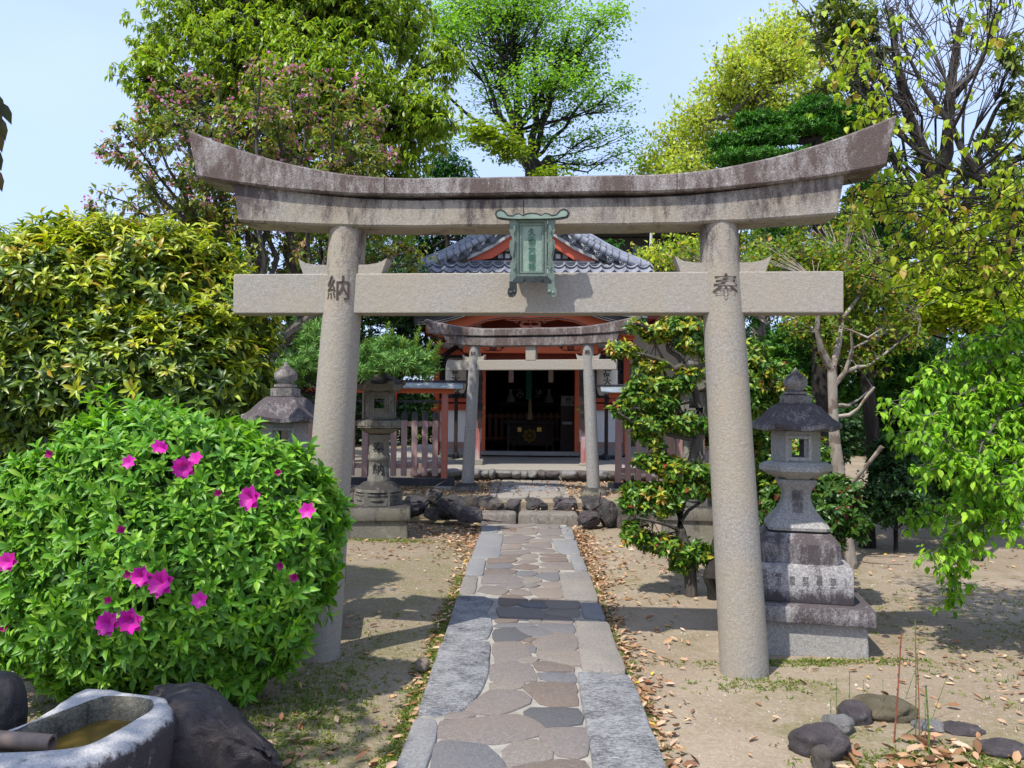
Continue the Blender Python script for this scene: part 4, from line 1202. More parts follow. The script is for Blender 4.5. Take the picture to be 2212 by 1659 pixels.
# eaves of the main roof
ze = 3.46
mb = MB()
mb.box((.18, 16.85, ze+.03), (6.3, 1.9, .05))
for i in range(26): mb.box((-2.85+i*.242, 16.8, ze-.02), (.07, 1.85, .07))
mb.build('eave', DKRED, hall)
part('eave_fascia', SLATE, [(820, 640, 1462, 674)], 15.9, .08)
# lower tiled slope
def tile_slope(xa, xb, y0, z0, y1, z1, courses, pitch):
    mb = MB()
    nx = int((xb-xa)/pitch*10); rows_ = []
    L_ = math.hypot(y1-y0, z1-z0); ny, nz = -(z1-z0)/L_, (y1-y0)/L_
    for c in range(courses):
        for e in (0, 1):
            t = (c+e)/courses
            lift = .045 if e == 0 else .0
            yy, zz = y0+(y1-y0)*t, z0+(z1-z0)*t
            row = []
            for i in range(nx+1):
                x = xa+(xb-xa)*i/nx
                ph = (x/pitch) % 1
                w = (.5-.5*math.cos(2*PI*min(1, ph/.42)))*.055 if ph < .42 else -.022*math.sin(PI*(ph-.42)/.58)
                row.append(mb.bm.verts.new((x, yy+ny*(lift+w), zz+nz*(lift+w))))
            rows_.append(row)
    for k, (a, b) in enumerate(zip(rows_, rows_[1:])):
        for i in range(nx):
            f = mb.bm.faces.new((a[i], a[i+1], b[i+1], b[i])); f.material_index = 1 if k % 2 else 0
    return mb.build('tiled_slope', [TILE, TILE_D], hall, 40)
zb0 = zat(1146, 566, 17.2)
tile_slope(xat(885, 600, 16.5), xat(1420, 600, 16.5), 15.7, 3.62, 17.25, zb0, 8, .268)
# gable: verge, discs, bargeboards, lattice
GC = 1151.0
VB = [(0, 462), (30, 481), (66, 505), (88, 520), (116, 535), (141, 547), (165, 558), (193, 568), (243, 580)]     # line of the disc centres (dx, y)
def off(l, d): return [(x, y+d) for x, y in l]
for s in (-1, 1):
    def g(dx, y, Y): return at(GC+s*dx, y+(3 if s > 0 else 0), Y)
    mb = MB()
    for Y0, r, dy, m_ in ((YG-.12, .085, -17, 0), (YG+.16, .075, -28, 0), (YG+.45, .07, -37, 0)):
        mb.tube([g(dx, y+dy*(1-.62*(dx/243)**2), Y0) for dx, y in VB], r, 10)
    rings = []
    for dx, y in VB:            # roof body running back
        a, b = g(dx, y-30+(dx/243)**2*22, YG-.05), g(dx, y+6, YG-.05)
        rings.append([Vector((b.x, YG-.02, b.z)), Vector((a.x, YG-.02, a.z)), Vector((a.x, YG+4.2, a.z)), Vector((b.x, YG+4.2, b.z))])
    mb.loft(rings)
    for k in range(1, 13):      # joints of the ridge tiles
        pass
    for i in range(15):        # joint rings on the verge rolls
        f = (i+.5)/15*(len(VB)-1); j = int(f); q = f-j
        dx = VB[j][0]*(1-q)+VB[j+1][0]*q; y = VB[j][1]*(1-q)+VB[j+1][1]*q
        for Y0, r, dy in ((YG-.12, .090, -17), (YG+.16, .080, -28)):
            p0, p1 = g(dx, y+dy*(1-.62*(dx/243)**2), Y0), g(dx+2.4, y+dy*(1-.62*(dx/243)**2)+2.4*(.66 if dx < 130 else .36), Y0)
            mb.tube([p0, p1], r, 10, 1)
    mb.build('gable_verge', [TILE, TILE_D], hall)
    for dx in (30, 58, 86, 115, 142, 168, 196):
        y = np.interp(dx, [a for a, b in VB], [b for a, b in VB])
        c = g(dx, y-1, YG-.22)
        M = Matrix.Translation(c) @ Matrix.Rotation(PI/2, 4, 'X')
        mb = MB(); mb.lathe([(.078, -.5), (.078, 0), (.064, .004), (.060, -.012), (.03, -.012), (.026, -.002), (.002, -.002)], 20, M=M, mi=0)
        d = mb.build('round_end_tile', TILE_D, hall)
        mb = MB()
        for i in range(3): mb.tube([(c.x+.036*math.cos(a+i*2.1)*(1-j*.18), c.y-.006, c.z+.036*math.sin(a+i*2.1)*(1-j*.18)) for j, a in enumerate((0, .7, 1.4, 2.1))], [.012, .01, .006, .002], 5)
        mb.build('swirl_mark', TILE, d)
    mb = MB()
    for k in range(8):         # flat tiles between the discs
        dx0, dx1 = 16+k*27.6, 16+(k+1)*27.6-12
        pts = [g(dx0+q*(dx1-dx0)/4+6, np.interp(dx0+q*(dx1-dx0)/4, [a for a, b in VB], [b for a, b in VB])-1+3*math.sin(PI*q/4), YG-.19) for q in range(5)]
        for r_ in (0, 1): mb.tube([p+Vector((0, .03*r_, .03*r_)) for p in pts], .016, 6)
    mb.build('verge_tile', TILE_EDGE, hall)
    mb = MB(); rings = []      # pale strip, then red board
    for dx, y in VB[:-3]:
        a, b = g(dx, y+10+(dx/243)**2*-9, YG-.1), g(dx, y+17+(dx/243)**2*-9, YG-.1)
        rings.append([Vector((b.x, YG-.14, b.z)), Vector((a.x, YG-.14, a.z)), Vector((a.x, YG+.1, a.z)), Vector((b.x, YG+.1, b.z))])
    mb.loft(rings); mb.build('verge_strip', TILE_EDGE, hall)
    mb = MB(); rings = []
    for dx, y in [(0, 462), (30, 481), (66, 505), (88, 519), (116, 535), (137, 545)]:
        a, b = g(dx, y+17, YG), g(dx*1.0, min(y+40, 563), YG)
        rings.append([Vector((b.x, YG-.06, b.z)), Vector((a.x, YG-.06, a.z)), Vector((a.x, YG+.04, a.z)), Vector((b.x, YG+.04, b.z))])
    mb.loft(rings); mb.build('bargeboard', RED, hall)
mb = MB()
tri = [(GC-130, 566), (GC+130, 569), (GC, 490)]
mb.prism([(at(x, y, YG+.2).x, at(x, y, YG+.2).z) for x, y in tri], lambda u, v, d: Vector((u, d, v)), YG+.15, YG+.2); mb.build('gable_panel', PLAST, hall)
mb = MB()
for i in range(-7, 8):
    xx = GC+i*15.5; hh = 74*(1-abs(i)*15.5/128)
    if hh > 4: bpx(mb, xx-2.2, 567-hh, xx+2.2, 567, YG+.1, .04)
for k in range(4):
    ww = 122*(1-k*15/72); yy = 567-7-k*15
    if ww > 8: bpx(mb, GC-ww, yy-2, GC+ww, yy+2, YG+.085, .04)
mb.build('gable_lattice', DKWOOD, hall)
mb = MB()
bpx(mb, 1018, 563, 1285, 568, YG-.16, .3); bpx(mb, 1012, 568.6, 1292, 572.5, YG-.2, .34); bpx(mb, 980, 572.8, 1018, 578, YG-.22, .36); bpx(mb, 1284, 575, 1322, 580, YG-.22, .36)
mb.build('gable_sill', TILE_D, hall)
# inside the hall: each its own thing
def solo(name, label, cat, base, group=None): return thing(name, label, cat, tuple(base), 0, group)
def rel(t, mb): 
    for v in mb.bm.verts: v.co -= Vector(t.location)
    return mb
OY = 18.9
bx = solo('offering_box', 'dark wooden offering box with gold wheel emblem and gold characters in the doorway', 'offering box', (xat(1144, 970, OY), OY+.3, FZ))
k = OY/FPX
mb = MB(); bpx(mb, 1094, 916, 1194, 962, OY, .6); rel(bx, mb).build('body', DKWOOD, bx)
mb = MB(); bpx(mb, 1089, 907, 1199, 917, OY-.06, .72, bev=.01)
for i in range(9): mb.box((xat(1092+i*13, 907, OY), OY+.3, zat(1144, 906, OY)), (.03, .66, .03))
rel(bx, mb).build('lid', DKWOOD, bx)
for x in (1098, 1110, 1181, 1194):
    mb = MB(); bpx(mb, x-2, 917, x+2, 973, OY-.04, .06); rel(bx, mb).build('leg', plain('worn_dark_leg', (.07, .05, .045), .5) if x == 1098 else DKWOOD, bx)
c = at(1144, 941, OY-.02)
mb = MB()
pts = [(c.x+.135*math.cos(a), c.y, c.z+.135*math.sin(a)) for a in [2*PI*i/36 for i in range(37)]]
mb.tube(pts, .015, 8)
pts = [(c.x+.105*math.cos(a), c.y, c.z+.105*math.sin(a)) for a in [2*PI*i/36 for i in range(37)]]
mb.tube(pts, .01, 6)
for i in range(8):
    a = 2*PI*i/8+PI/2; u = Vector((math.cos(a), 0, math.sin(a)))
    mb.tube([c+u*.02, c+u*.05, c+u*.08, c+u*.11], [.007, .015, .015, .006], 6)
    w = Vector((-u.z, 0, u.x))
    mb.tube([c+u*.135-w*.035, c+u*.17, c+u*.135+w*.035], [.008, .018, .008], 6)
mb.lathe([(.0, -.02), (.03, -.015), (.03, .015), (.01, .025)], 14, M=Matrix.Translation(c) @ Matrix.Rotation(PI/2, 4, 'X'))
rel(bx, mb).build('wheel_emblem', GOLD, bx)
for ch, x in (('香', 1122), ('献', 1165)):
    c2 = at(x, 928, OY-.01)-bx.location
    glyph(ch, .12, GOLD, bx, lambda u, v, d, c2=c2: (c2.x+u, c2.y-d-.004, c2.z+v), name='lettering', depth=.003, bold=.01)
fc = solo('picket_fence', 'low wooden picket fence inside the dark hall behind the offering box', 'fence', (xat(1146, 960, 19.9), 19.9, FZ))
INW = paintwood('dim_red_wood', (.26, .11, .07), (.2, .1, .06), (.16, .09, .06), .3)
for i in range(15):
    x = 1058+i*13.2
    mb = MB(); bpx(mb, x-3.4, 892, x+3.4, 952, 19.9, .03); rel(fc, mb).build('picket', INW, fc)
for y in (899, 947): 
    mb = MB(); bpx(mb, 1048, y-2.5, 1243, y+3.5, 19.94, .05); rel(fc, mb).build('rail', INW, fc)
GREENC = plain('green_cloth', (.02, .12, .075), .85, .3)
rp = solo('bell_rope', 'hanging green cloth bell rope with a pale knotted end above the offering box', 'bell rope', at(1143, 800, 18.6))
mb = MB(); bpx(mb, 1136, 780, 1149, 863, 18.6, .05, bev=.01); rel(rp, mb).build('cloth', GREENC, rp)
mb = MB(); mb.tube([at(1145, y, 18.62) for y in (860, 866, 872, 890, 896, 900, 906)], [.02, .035, .04, .05, .06, .07, .08], 10); rel(rp, mb).build('rope_end', plain('hemp_rope', (.28, .22, .12), .9), rp)
for px, lab in ((1104, 'red and white hanging tassel left of the green bell rope'), (1190, 'red and white hanging tassel right of the green bell rope')):
    tt = solo('tassel', lab, 'tassel', at(px, 770, 17.7))
    mb = MB(); mb.tube([at(px, y, 17.7) for y in (774, 785, 800)], [.02, .045, .055], 10); rel(tt, mb).build('red_tuft', plain('red_thread', (.30, .05, .035), .9), tt)
    mb = MB(); mb.tube([at(px, y, 17.7) for y in (799, 812, 826)], [.055, .065, .06], 10); rel(tt, mb).build('fringe', plain('pale_thread', (.40, .30, .27), .95), tt)
CER = plain('white_ceramic', (.42, .44, .46), .3, .1, 5, .5)
for px, lab in ((1103, 'white slender altar bottle left of the bell rope'), (1186, 'white slender altar bottle right of the bell rope')):
    c = at(px, 869, 20.6); s = 20.6/FPX
    mb = MB(); mb.lathe([(9*s, 0), (10.5*s, 3*s), (8*s, 10*s), (4*s, 17*s), (3*s, 24*s), (4.5*s, 28*s), (2*s, 28.5*s)], 18)
    o = mb.build('altar_bottle', CER); o.location = c; tag(o, lab, 'bottle')
al = solo('altar', 'dark wooden altar table with a cloth front deep inside the hall', 'altar', (xat(1146, 960, 20.7), 20.7, FZ))
mb = MB(); bpx(mb, 1075, 869, 1225, 876, 20.4, .6); rel(al, mb).build('table_top', DKWOOD, al)
for x in (1080, 1216):
    mb = MB(); bpx(mb, x, 876, x+5, 962, 20.5, .1); rel(al, mb).build('leg', DKWOOD, al)
CRY = plain('cut_glass', (.5, .52, .55), .25, .5, 40, .6)
for px, lab in ((1123, 'glinting carved ornament on the altar left of the bell rope'), (1164, 'glinting carved ornament on the altar right of the bell rope')):
    c = at(px, 868, 20.8); t_ = solo('altar_ornament', lab, 'ornament', c)
    mb = MB(); mb.lathe([(.07, 0), (.07, .03), (.02, .05)], 12); mb.build('foot', DKWOOD, t_)
    mb = MB()
    for i in range(26):
        a = random.uniform(0, 2*PI); r = random.uniform(.0, .09); b = bmesh.new(); bmesh.ops.create_icosphere(b, subdivisions=1, radius=random.uniform(.012, .025))
        mb.merge(b, Matrix.Translation((r*math.cos(a), r*math.sin(a)*.5, .08+random.random()*.26)))
    mb.build('sprigs', CRY, t_)
cb = solo('notice_stand', 'dark cabinet with a grey notice showing a gate sign, right inside the doorway', 'notice stand', (xat(1225, 960, 18.2), 18.2, FZ))
mb = MB(); bpx(mb, 1211, 876, 1242, 975, 18.2, .35); rel(cb, mb).build('cabinet', DKWOOD, cb)
mb = MB(); bpx(mb, 1212, 855, 1242, 877, 18.15, .03); bd = rel(cb, mb).build('notice', plain('grey_board', (.17, .165, .16), .7), cb)
c = at(1227, 866, 18.14)-cb.location
mb = MB()
for x, z, w, h in ((0, .06, .13, .016), (0, .03, .11, .012), (-.035, -.01, .014, .11), (.035, -.01, .014, .11)): mb.box((c.x+x, c.y, c.z+z), (w, .006, h))
for x in (.115, .135): mb.box((c.x+x, c.y, c.z-.03), (.012, .006, .09))
mb.box((c.x+.125, c.y, c.z-.03), (.03, .006, .012))
mb.build('gate_sign', INKM, bd)
mb = MB(); bpx(mb, 1215, 911, 1236, 917, 18.18, .02); rel(cb, mb).build('paper_slip', plain('paper_slip', (.3, .3, .3), .8), cb)

# kerb of field stones along the platform edge
G_K = 'field stones along the platform edge'
rk = random.Random(5); x = 886
while x < 1405:
    w = rk.uniform(11, 44)
    if not (1015 < x+w/2 < 1024):
        boulder_px('rounded field stone in the row edging the shrine platform', x, 1012+rk.uniform(0, 4)+(x-886)*.012, x+w, 1029+rk.uniform(0, 4)+(x-886)*.012, 13.62, rk.choice((ROCK_B, ROCK_G, ROCK_P, ROCK_G)), .3, seed=int(x*7), name='field_stone', cat='stone', group=G_K, sub=3)
    x += w-1

# ------------------------------------------------------------------ paper lanterns on stands
def paper_lantern(label, pxc, sx, dy):
    Yc = 16.6
    c = at(pxc, 812+dy, Yc)
    t = thing('paper_lantern', label, 'lantern', (c.x, Yc, FZ), 0, 'paper lanterns on stands before the hall')
    z = lambda y: zat(pxc, y+dy, Yc)-FZ
    s = Yc/FPX
    mb = MB(); mb.box((sx*4*s*0, .12, z(985)/2+.55), (.075, .075, z(765)), bev=.006); mb.build('pole', DKWOOD, t)
    mb = MB(); mb.box((0, .12, .06), (.10, .62, .10), bev=.01); mb.box((.02, .12, .05), (.62, .10, .08), bev=.01); mb.build('foot', BLKWOOD, t)
    mb = MB()
    for q in (-1, 1):
        mb.loft([[Vector((0, -.3, z(747))), Vector((0, .35, z(747))), Vector((0, .35, z(751))), Vector((0, -.3, z(751)))],
                 [Vector((q*.32, -.3, z(770))), Vector((q*.32, .35, z(770))), Vector((q*.32, .35, z(774))), Vector((q*.32, -.3, z(774)))]])
    mb.box((0, .0, z(749)), (.05, .7, .08)); mb.build('roof', DKWOOD, t)
    mb = MB(); prof = []
    n = 44; zt, zb = z(774), z(850)
    for i in range(n+1):
        f = i/n; zz = zt+(zb-zt)*f
        r = .225*(1-abs(2*f-1)**5*.30)+.004*math.cos(i*PI)
        prof.append((r, zz))
    mb.lathe(list(reversed(prof)), 32)
    bd = mb.build('paper_body', PAPER, t)
    mb = MB(); mb.lathe([(.165, zt-.01), (.165, zt+.04)], 24); mb.lathe([(.165, zb-.03), (.165, zb+.005)], 24); mb.build('rim', BLKWOOD, t)
    r = .232
    glyph('稲荷大明神', .19, INKM, bd, lambda u, v, d: ((r+d)*math.sin(u/r+.08*sx), -(r+d)*math.cos(u/r+.08*sx), z(820)+v), name='lettering', depth=.003, bold=.012, pitch=.87)
    return t
paper_lantern('white paper lantern with black characters on a dark stand, left of the hall doorway', 985, 1, 0)
paper_lantern('white paper lantern with black characters on a dark stand, right of the hall doorway', 1311.5, -1, 5)

# ------------------------------------------------------------------ picket fences
REDO = paintwood('faded_orange_paint', (.40, .12, .075), (.32, .20, .175), (.17, .06, .04), .5)
def fence(label, px_end, py_foot, s, length, dy):
    Yf = 12.25
    e = at(px_end, 950, Yf)
    t = thing('picket_fence', label, 'fence', (e.x, Yf, TZ), 0, 'red picket fences on the terrace')
    z = lambda y: zat(px_end, y+dy, Yf)-TZ
    k = Yf/FPX
    X = lambda px: -s*px*k          # px away from the end post towards the outside (negative = inwards)
    def bx_(mb, xa, xb, ya, yb, th, yo=0, bev=.004):
        mb.box(((xa+xb)/2, yo, (z(ya)+z(yb))/2), (abs(xb-xa), th, abs(z(ya)-z(yb))), bev=bev)
    posts = [0, length*.52, length]
    for q in posts:
        mb = MB(); bx_(mb, X(q-6.5), X(q+6.5), 846, 1036, .10); mb.build('post', REDO if q == 0 and s > 0 else REDW, t)
    mb = MB(); bx_(mb, X(-20), X(length+20), 839, 850, .12); mb.build('coping_beam', ORNG, t)
    mb = MB()
    xa, xb = X(-40), X(length+30)
    for q in (-1, 1):
        mb.loft([[Vector((xx, 0, z(824))), Vector((xx, q*.20, z(838))), Vector((xx, q*.20, z(840))), Vector((xx, 0, z(828)))] for xx in (xa, xb)])
    mb.build('coping', COPPER, t)
    mb = MB(); bx_(mb, X(-46), X(length+30), 821.5, 828, .09); mb.build('coping_ridge', BLKWOOD, t)
    mb = MB(); bx_(mb, X(7), X(length), 865, 870, .05, .01); mb.build('top_rail', BLKWOOD, t)
    for ya, yb in ((911, 922), (1002, 1013)):
        mb = MB(); bx_(mb, X(7), X(length), ya, yb, .035, .02); mb.build('rail', REDW, t)
    mb = MB(); bx_(mb, X(-22), X(length+20), 1033, 1049, .12); mb.build('ground_beam', BLKWOOD, t)
    n = int((length-20)/22.5)
    for i in range(n+1):
        q = 20+i*22.5
        if min(abs(q-p) for p in posts) < 10: continue
        mb = MB(); bx_(mb, X(q-6.2), X(q+6.2), 908.5, 1029, .028, -.013); pk = mb.build('picket', REDW, t)
        mb = MB(); mb.prism([(X(q)-.046, z(908.5)), (X(q)+.046, z(908.5)), (X(q)+.046, z(893)), (X(q), z(888.5)), (X(q)-.046, z(893))], lambda u, v, d: Vector((u, d, v)), -.029, .003); mb.build('picket_cap', BLKWOOD, pk)
    for q in posts:
        mb = MB(); mb.loft([[Vector((X(q)+a*w, b*w, h)) for a, b in ((-1, -1), (1, -1), (1, 1), (-1, 1))] for w, h in ((.15, -.06), (.14, .05), (.12, z(1049.5)))]); mb.build('foot_stone', GRAN_FINE, t, 30)
    return t
fence('weathered red picket fence left of the small gate, behind the dark carved lantern', 960.5, 1050, 1, 330, 0)
fence('weathered red picket fence right of the small gate, half hidden by the clipped shrub', 1336, 1060, -1, 250, 9)
REDPL = plain('red_plastic', (.62, .02, .02), .4, .1, 5, .5)
for px, py, lab in ((849, 858, 'red bucket hanging on the fence beside the dark carved lantern'), (1446, 884, 'red bucket hanging on the fence behind the clipped shrub')):
    c = at(px, py, 12.05); t_ = thing('bucket', lab, 'bucket', tuple(c))
    mb = MB(); mb.lathe([(.05, -.08), (.068, .05), (.074, .055), (.074, .065), (.06, .06), (.045, -.07)], 18); mb.build('body', REDPL, t_)
    mb = MB(); mb.tube([(.07*math.cos(a), 0, .05+.085*math.sin(a)) for a in [PI*i/8 for i in range(9)]], .006, 5); mb.build('handle', BLKWOOD, t_)

# ------------------------------------------------------------------ neighbouring house behind the trees
hb = thing('house', 'dark grey modern house with a white gutter line behind the shrine roof', 'house', (xat(1400, 600, 23), 25, 0))
mb = MB(); a, b = xat(1262, 500, 23), xat(1520, 500, 23)
zt_ = zat(1380, 512, 23)
mb.box(((a+b)/2, 25.6, zt_/2), (b-a, 5, zt_), bev=.01); rel(hb, mb).build('wall', plain('grey_brown_wall', (.07, .062, .056), .9, .1, 2), hb)
mb = MB(); mb.box(((a+b)/2, 25.2, zt_+.12), (b-a+.6, 6.2, .2), bev=.02); mb.box(((a+b)/2, 25.4, zt_+.6), (b-a, 5.4, .7), taper=.75); rel(hb, mb).build('roof', SLATE, hb)
mb = MB(); mb.box(((a+b)/2, 22.05, zt_+.16), (b-a+.7, .1, .09), bev=.02); mb.tube([(xat(1408, 500, 22), 22.05, zt_+.1), (xat(1408, 500, 22), 22.2, zt_-.5)], .04, 8); rel(hb, mb).build('gutter', PLAST, hb)
for q in (1300, 1380, 1440):
    mb = MB(); bpx(mb, q-14, 530, q+14, 575, 23.06, .05); rel(hb, mb).build('window', plain('dark_window', (.03, .035, .04), .15, .1, 4, .6), hb)
# ------------------------------------------------------------------ trees and shrubs
LEAF = leafmat('leaf', .45, .38)
LEAF_GLOSS = leafmat('glossy_leaf', .38, .28, .4)
LEAF_SOFT = leafmat('thin_leaf', .5, .46, .3)
NEEDLE = leafmat('needle_leaf', .55, .2, .25)
PETAL = leafmat('petal', .5, .35, .3, (1.15, .7, 1.1))
BARK_D = barkmat('dark_bark', (.018, .015, .013), (.040, .034, .029))
BARK_G = barkmat('grey_bark', (.085, .075, .065), (.17, .155, .135))
BARK_P = barkmat('pale_mottled_bark', (.24, .20, .16), (.36, .32, .27), 1.0, (.16, .125, .10))
BARK_T = barkmat('twig_bark', (.06, .052, .044), (.125, .11, .095))

# big oak with drooping new leaves, behind left
Y = 17.0
base = at(640, 900, Y); base.z = 0
cr = crown_px([(420, 40, 120, 90, 0), (325, 175, 75, 80, -1), (330, 110, 60, 60, 1), (600, 0, 190, 110, 1), (540, 110, 150, 110, -.5), (760, 40, 170, 120, .5), (700, 190, 170, 130, -1), (880, 60, 60, 100, 1), (860, 260, 130, 120, -.5),
               (960, 130, 55, 65, 0), (830, 360, 100, 80, .5), (930, 250, 60, 60, -1), (480, -60, 160, 80, 1), (470, 210, 140, 90, 1), (620, 330, 180, 110, 2), (330, 280, 55, 50, 1), (780, 470, 110, 80, 2), (700, -70, 200, 80, 0)], Y, 1.0, 2.5, 260.)
OAK = [((.24, .37, .03), 5), ((.37, .47, .045), 4), ((.09, .17, .02), 2.6), ((.17, .13, .024), .7), ((.25, .36, .035), 3)]
make_tree('oak_tree', 'tall broad tree with drooping yellow green leaves behind the pink cherry, top left', base, cr, BARK_D, LEAF, OAK, k=8, style='droop', L=.165, W=.058, droop=.6, spread=1.1, twig=.14, shell=.3, lump=.16,
          trunk_r=.32, attach=[at(645, 700, Y), at(640, 480, Y), at(620, 250, Y), at(650, 60, Y)], twigs=.25, twr=.012)

# pink cherry, many upright stems
Y = 10.5
base = at(585, 1000, Y); base.z = 0
t = thing('cherry_tree', 'spreading cherry tree with bronze leaves and pink blossoms behind the left of the large gate', 'tree', tuple(base))
mb = MB(); b0 = Vector(base)
tips = [(205, 310), (250, 330), (225, 420), (300, 250), (330, 190), (385, 200), (420, 165), (470, 190), (555, 95), (545, 150), (600, 190), (640, 150), (680, 160), (720, 200), (755, 180), (800, 210), (820, 260), (845, 330), (800, 340), (700, 300), (600, 280), (480, 290), (380, 330), (300, 400), (640, 420), (740, 430), (530, 430), (830, 470), (440, 450), (900, 560), (870, 540), (640, 560), (560, 520), (780, 600), (680, 640), (330, 470), (195, 445), (260, 280), (350, 260), (430, 250), (520, 240), (580, 230), (660, 230), (770, 270), (400, 390), (560, 360), (690, 380), (800, 400)]
forks = [at(590, 760, Y), at(560, 690, Y-.3), at(650, 700, Y+.3), at(520, 640, Y+.2), at(700, 660, Y-.2)]
mb.tube([(0, 0, -.1), forks[0]-b0], [.14, .11], 9)
for f in forks[1:]: mb.tube([p-b0 for p in bend_path(forks[0], f, 3, .03, .03)], [.10, .09, .08, .07], 8)
SP, SO, ST = [], [], []
for i, (px, py) in enumerate(tips):
    y = Y+random.uniform(-1.1, 1.1)
    e = at(px, py, y)
    f = min(forks[1:], key=lambda q: abs(q.x-e.x)*1.0+random.uniform(0, .3))
    pts = bend_path(f, e, 6, .06, .022)
    mb.tube([p-b0 for p in pts], [.05, .04, .032, .024, .017, .011, .006], 6)
    for k in range(36):         # side shoots carrying leaves
        q = random.uniform(1.6, 6); j = min(int(q), 5); p = pts[j].lerp(pts[j+1], q-j)
        d = (pts[j+1]-pts[j]).normalized()
        o = Vector((random.gauss(0, .8), random.gauss(0, .8), random.gauss(.5, .5))).normalized()
        ln = random.uniform(.08, .42)*(1 if q < 5.5 else .4)
        p2 = p+(o+d*.7).normalized()*ln
        ST.append((tuple(p), tuple(p2))); SP.append(tuple(p2)); SO.append(tuple((o+d*.5).normalized()))
mb.build('trunk', BARK_T, t)
SP, SO = np.array(SP), np.array(SO)
sticks_mesh('branches', np.array([s[0] for s in ST]), np.array([s[1] for s in ST]), .006, .003, BARK_T, t, 3)
B, D, U, Lk, Wk = sprays(SP, SO, 8, 'droop', .105, .05, .35, 1.2, .3, .10)
leaf_mesh('crown', B, D, U, Lk, Wk, pick([((.16, .23, .045), 5), ((.25, .28, .055), 3), ((.30, .18, .095), 2.6), ((.08, .14, .03), 2.5), ((.31, .33, .06), 1.5)], len(B), per=8), TM_FOLD, LEAF, t)
zz = SP[:, 2]+RNG.normal(0, .5, len(SP))
sel = np.nonzero((zz > np.quantile(zz, .45)) & (RNG.random(len(SP)) < .24))[0]
B, D, U, Lk, Wk = sprays(SP[sel]+SO[sel]*.03, SO[sel], 9, 'random', .05, .05, .35, 1., .2, .05)
tag(leaf_mesh('blossoms', B, D, U, Lk, Wk, pick([((.58, .24, .34), 4), ((.66, .36, .44), 3), ((.42, .13, .2), 2)], len(B), per=9), TM_KITE, PETAL, t), kind='stuff')

# tall bright zelkova with a broken trunk, behind the middle
Y = 25.0
base = at(1160, 900, Y); base.z = 0
t_pts = [at(1160, 600, Y), at(1158, 420, Y), at(1152, 360, Y), at(1125, 325, Y), at(1112, 285, Y)]
ZK = crown_px([(1100, 40, 190, 70, 0), (1110, -40, 180, 70, 1), (960, 60, 70, 48, -1), (1000, 20, 80, 50, 1), (1220, 105, 100, 55, 0), (1190, 180, 120, 50, -1), (1290, 45, 70, 32, 0), (1330, 25, 32, 24, .5), (1255, 160, 60, 55, 1), (1080, 150, 120, 60, 1, .8),
               (1290, 225, 90, 26, 0, .9), (1340, 185, 40, 20, -.5), (1215, 255, 60, 26, 1, .8), (1180, 300, 60, 24, 0, .8), (1270, 300, 80, 28, 0, .6), (1350, 290, 35, 22, 0, .6), (1330, 340, 50, 26, 0, .5), (1240, 350, 70, 26, 0, .6), (1010, 300, 50, 20, 0, .6),
               (1060, 220, 70, 40, 1, .4), (1130, 235, 60, 30, -1, .5), (1380, 320, 20, 30, 0, .4)], Y, 1.0, 1.05, 130.)
lim = []
for ex, ey, rr in ((1030, 120, .11), (1070, 40, .12), (1110, 0, .13), (1160, 60, .15), (1230, 60, .12), (960, 200, .07), (1290, 180, .07), (1200, 180, .09)):
    st_ = at(1140 if ex > 1120 else 1110, 275, Y) if ex > 1120 else at(1105, 280, Y)
    lim.append((bend_path(t_pts[3] if ex < 1120 else at(1150, 345, Y), at(ex, ey, Y+random.uniform(-1, 1)), 6, -.04, .012), rr, .04))
ZT = make_tree('zelkova_tree', 'tall bright green fine leaved tree with a broken stump, above the middle of the gate', base, ZK, BARK_D, LEAF_SOFT, [((.21, .40, .05), 5), ((.30, .50, .07), 3), ((.11, .24, .035), 2)], limbs=lim, k=10, style='flat', L=.135, W=.075, droop=.12, twig=.2, shell=.15,
          lump=.15, trunk_r=.5, attach=t_pts, twigs=.4, twr=.010, limb_r=.04)
mb = MB()
for px, w, y1 in ((1188, 20, 338), (1164, 12, 352), (1150, 9, 340)):     # broken end of the trunk
    c0, c1 = at(px-14, 420, Y-.1), at(px, y1, Y-.1)
    mb.tube([p-Vector(base) for p in bend_path(c0, c1, 5, 0, .03)], [w*Y/FPX*1.2, w*Y/FPX*1.15, w*Y/FPX, w*Y/FPX*1.1, w*Y/FPX*.95, w*Y/FPX*.5], 7)
mb.build('broken_stump', BARK_D, ZT)
B, D, U, Lk, Wk = sprays(*clump_tips(crown_px([(1060, 290, 55, 26), (1100, 320, 50, 30), (1035, 275, 35, 16), (1180, 372, 40, 12)], Y-1.5, 1, 1.6, 120.), .1, .1)[:2], 9, 'flat', .18, .09, .15, 1, .3, .2)
leaf_mesh('yellow_shoots', B, D, U, Lk, Wk, pick([((.26, .33, .025), 4), ((.2, .3, .03), 3)], len(B), per=9), TM_KITE, LEAF_SOFT, ZT)  # sparse lower shoots in a yellower green

# small dark tree between them
Y = 15.0
base = at(955, 900, 21.5); base.z = 0
make_tree('evergreen_tree', 'small saturated green evergreen showing between the oak and the bright tall tree', base, crown_px([(960, 350, 48, 36), (985, 380, 50, 40), (945, 400, 45, 40), (920, 460, 60, 60, .5), (940, 530, 70, 60, .8), (870, 560, 80, 70, .8), (1310, 545, 40, 30, .0), (1000, 470, 50, 50)], 21.5, 1, 1.5, 90.), BARK_D, LEAF,
          [((.03, .12, .02), 4), ((.06, .2, .03), 2), ((.015, .06, .012), 3)], k=8, style='droop', L=.16, W=.04, droop=.5, twig=.1, trunk_r=.12, twigs=.3)

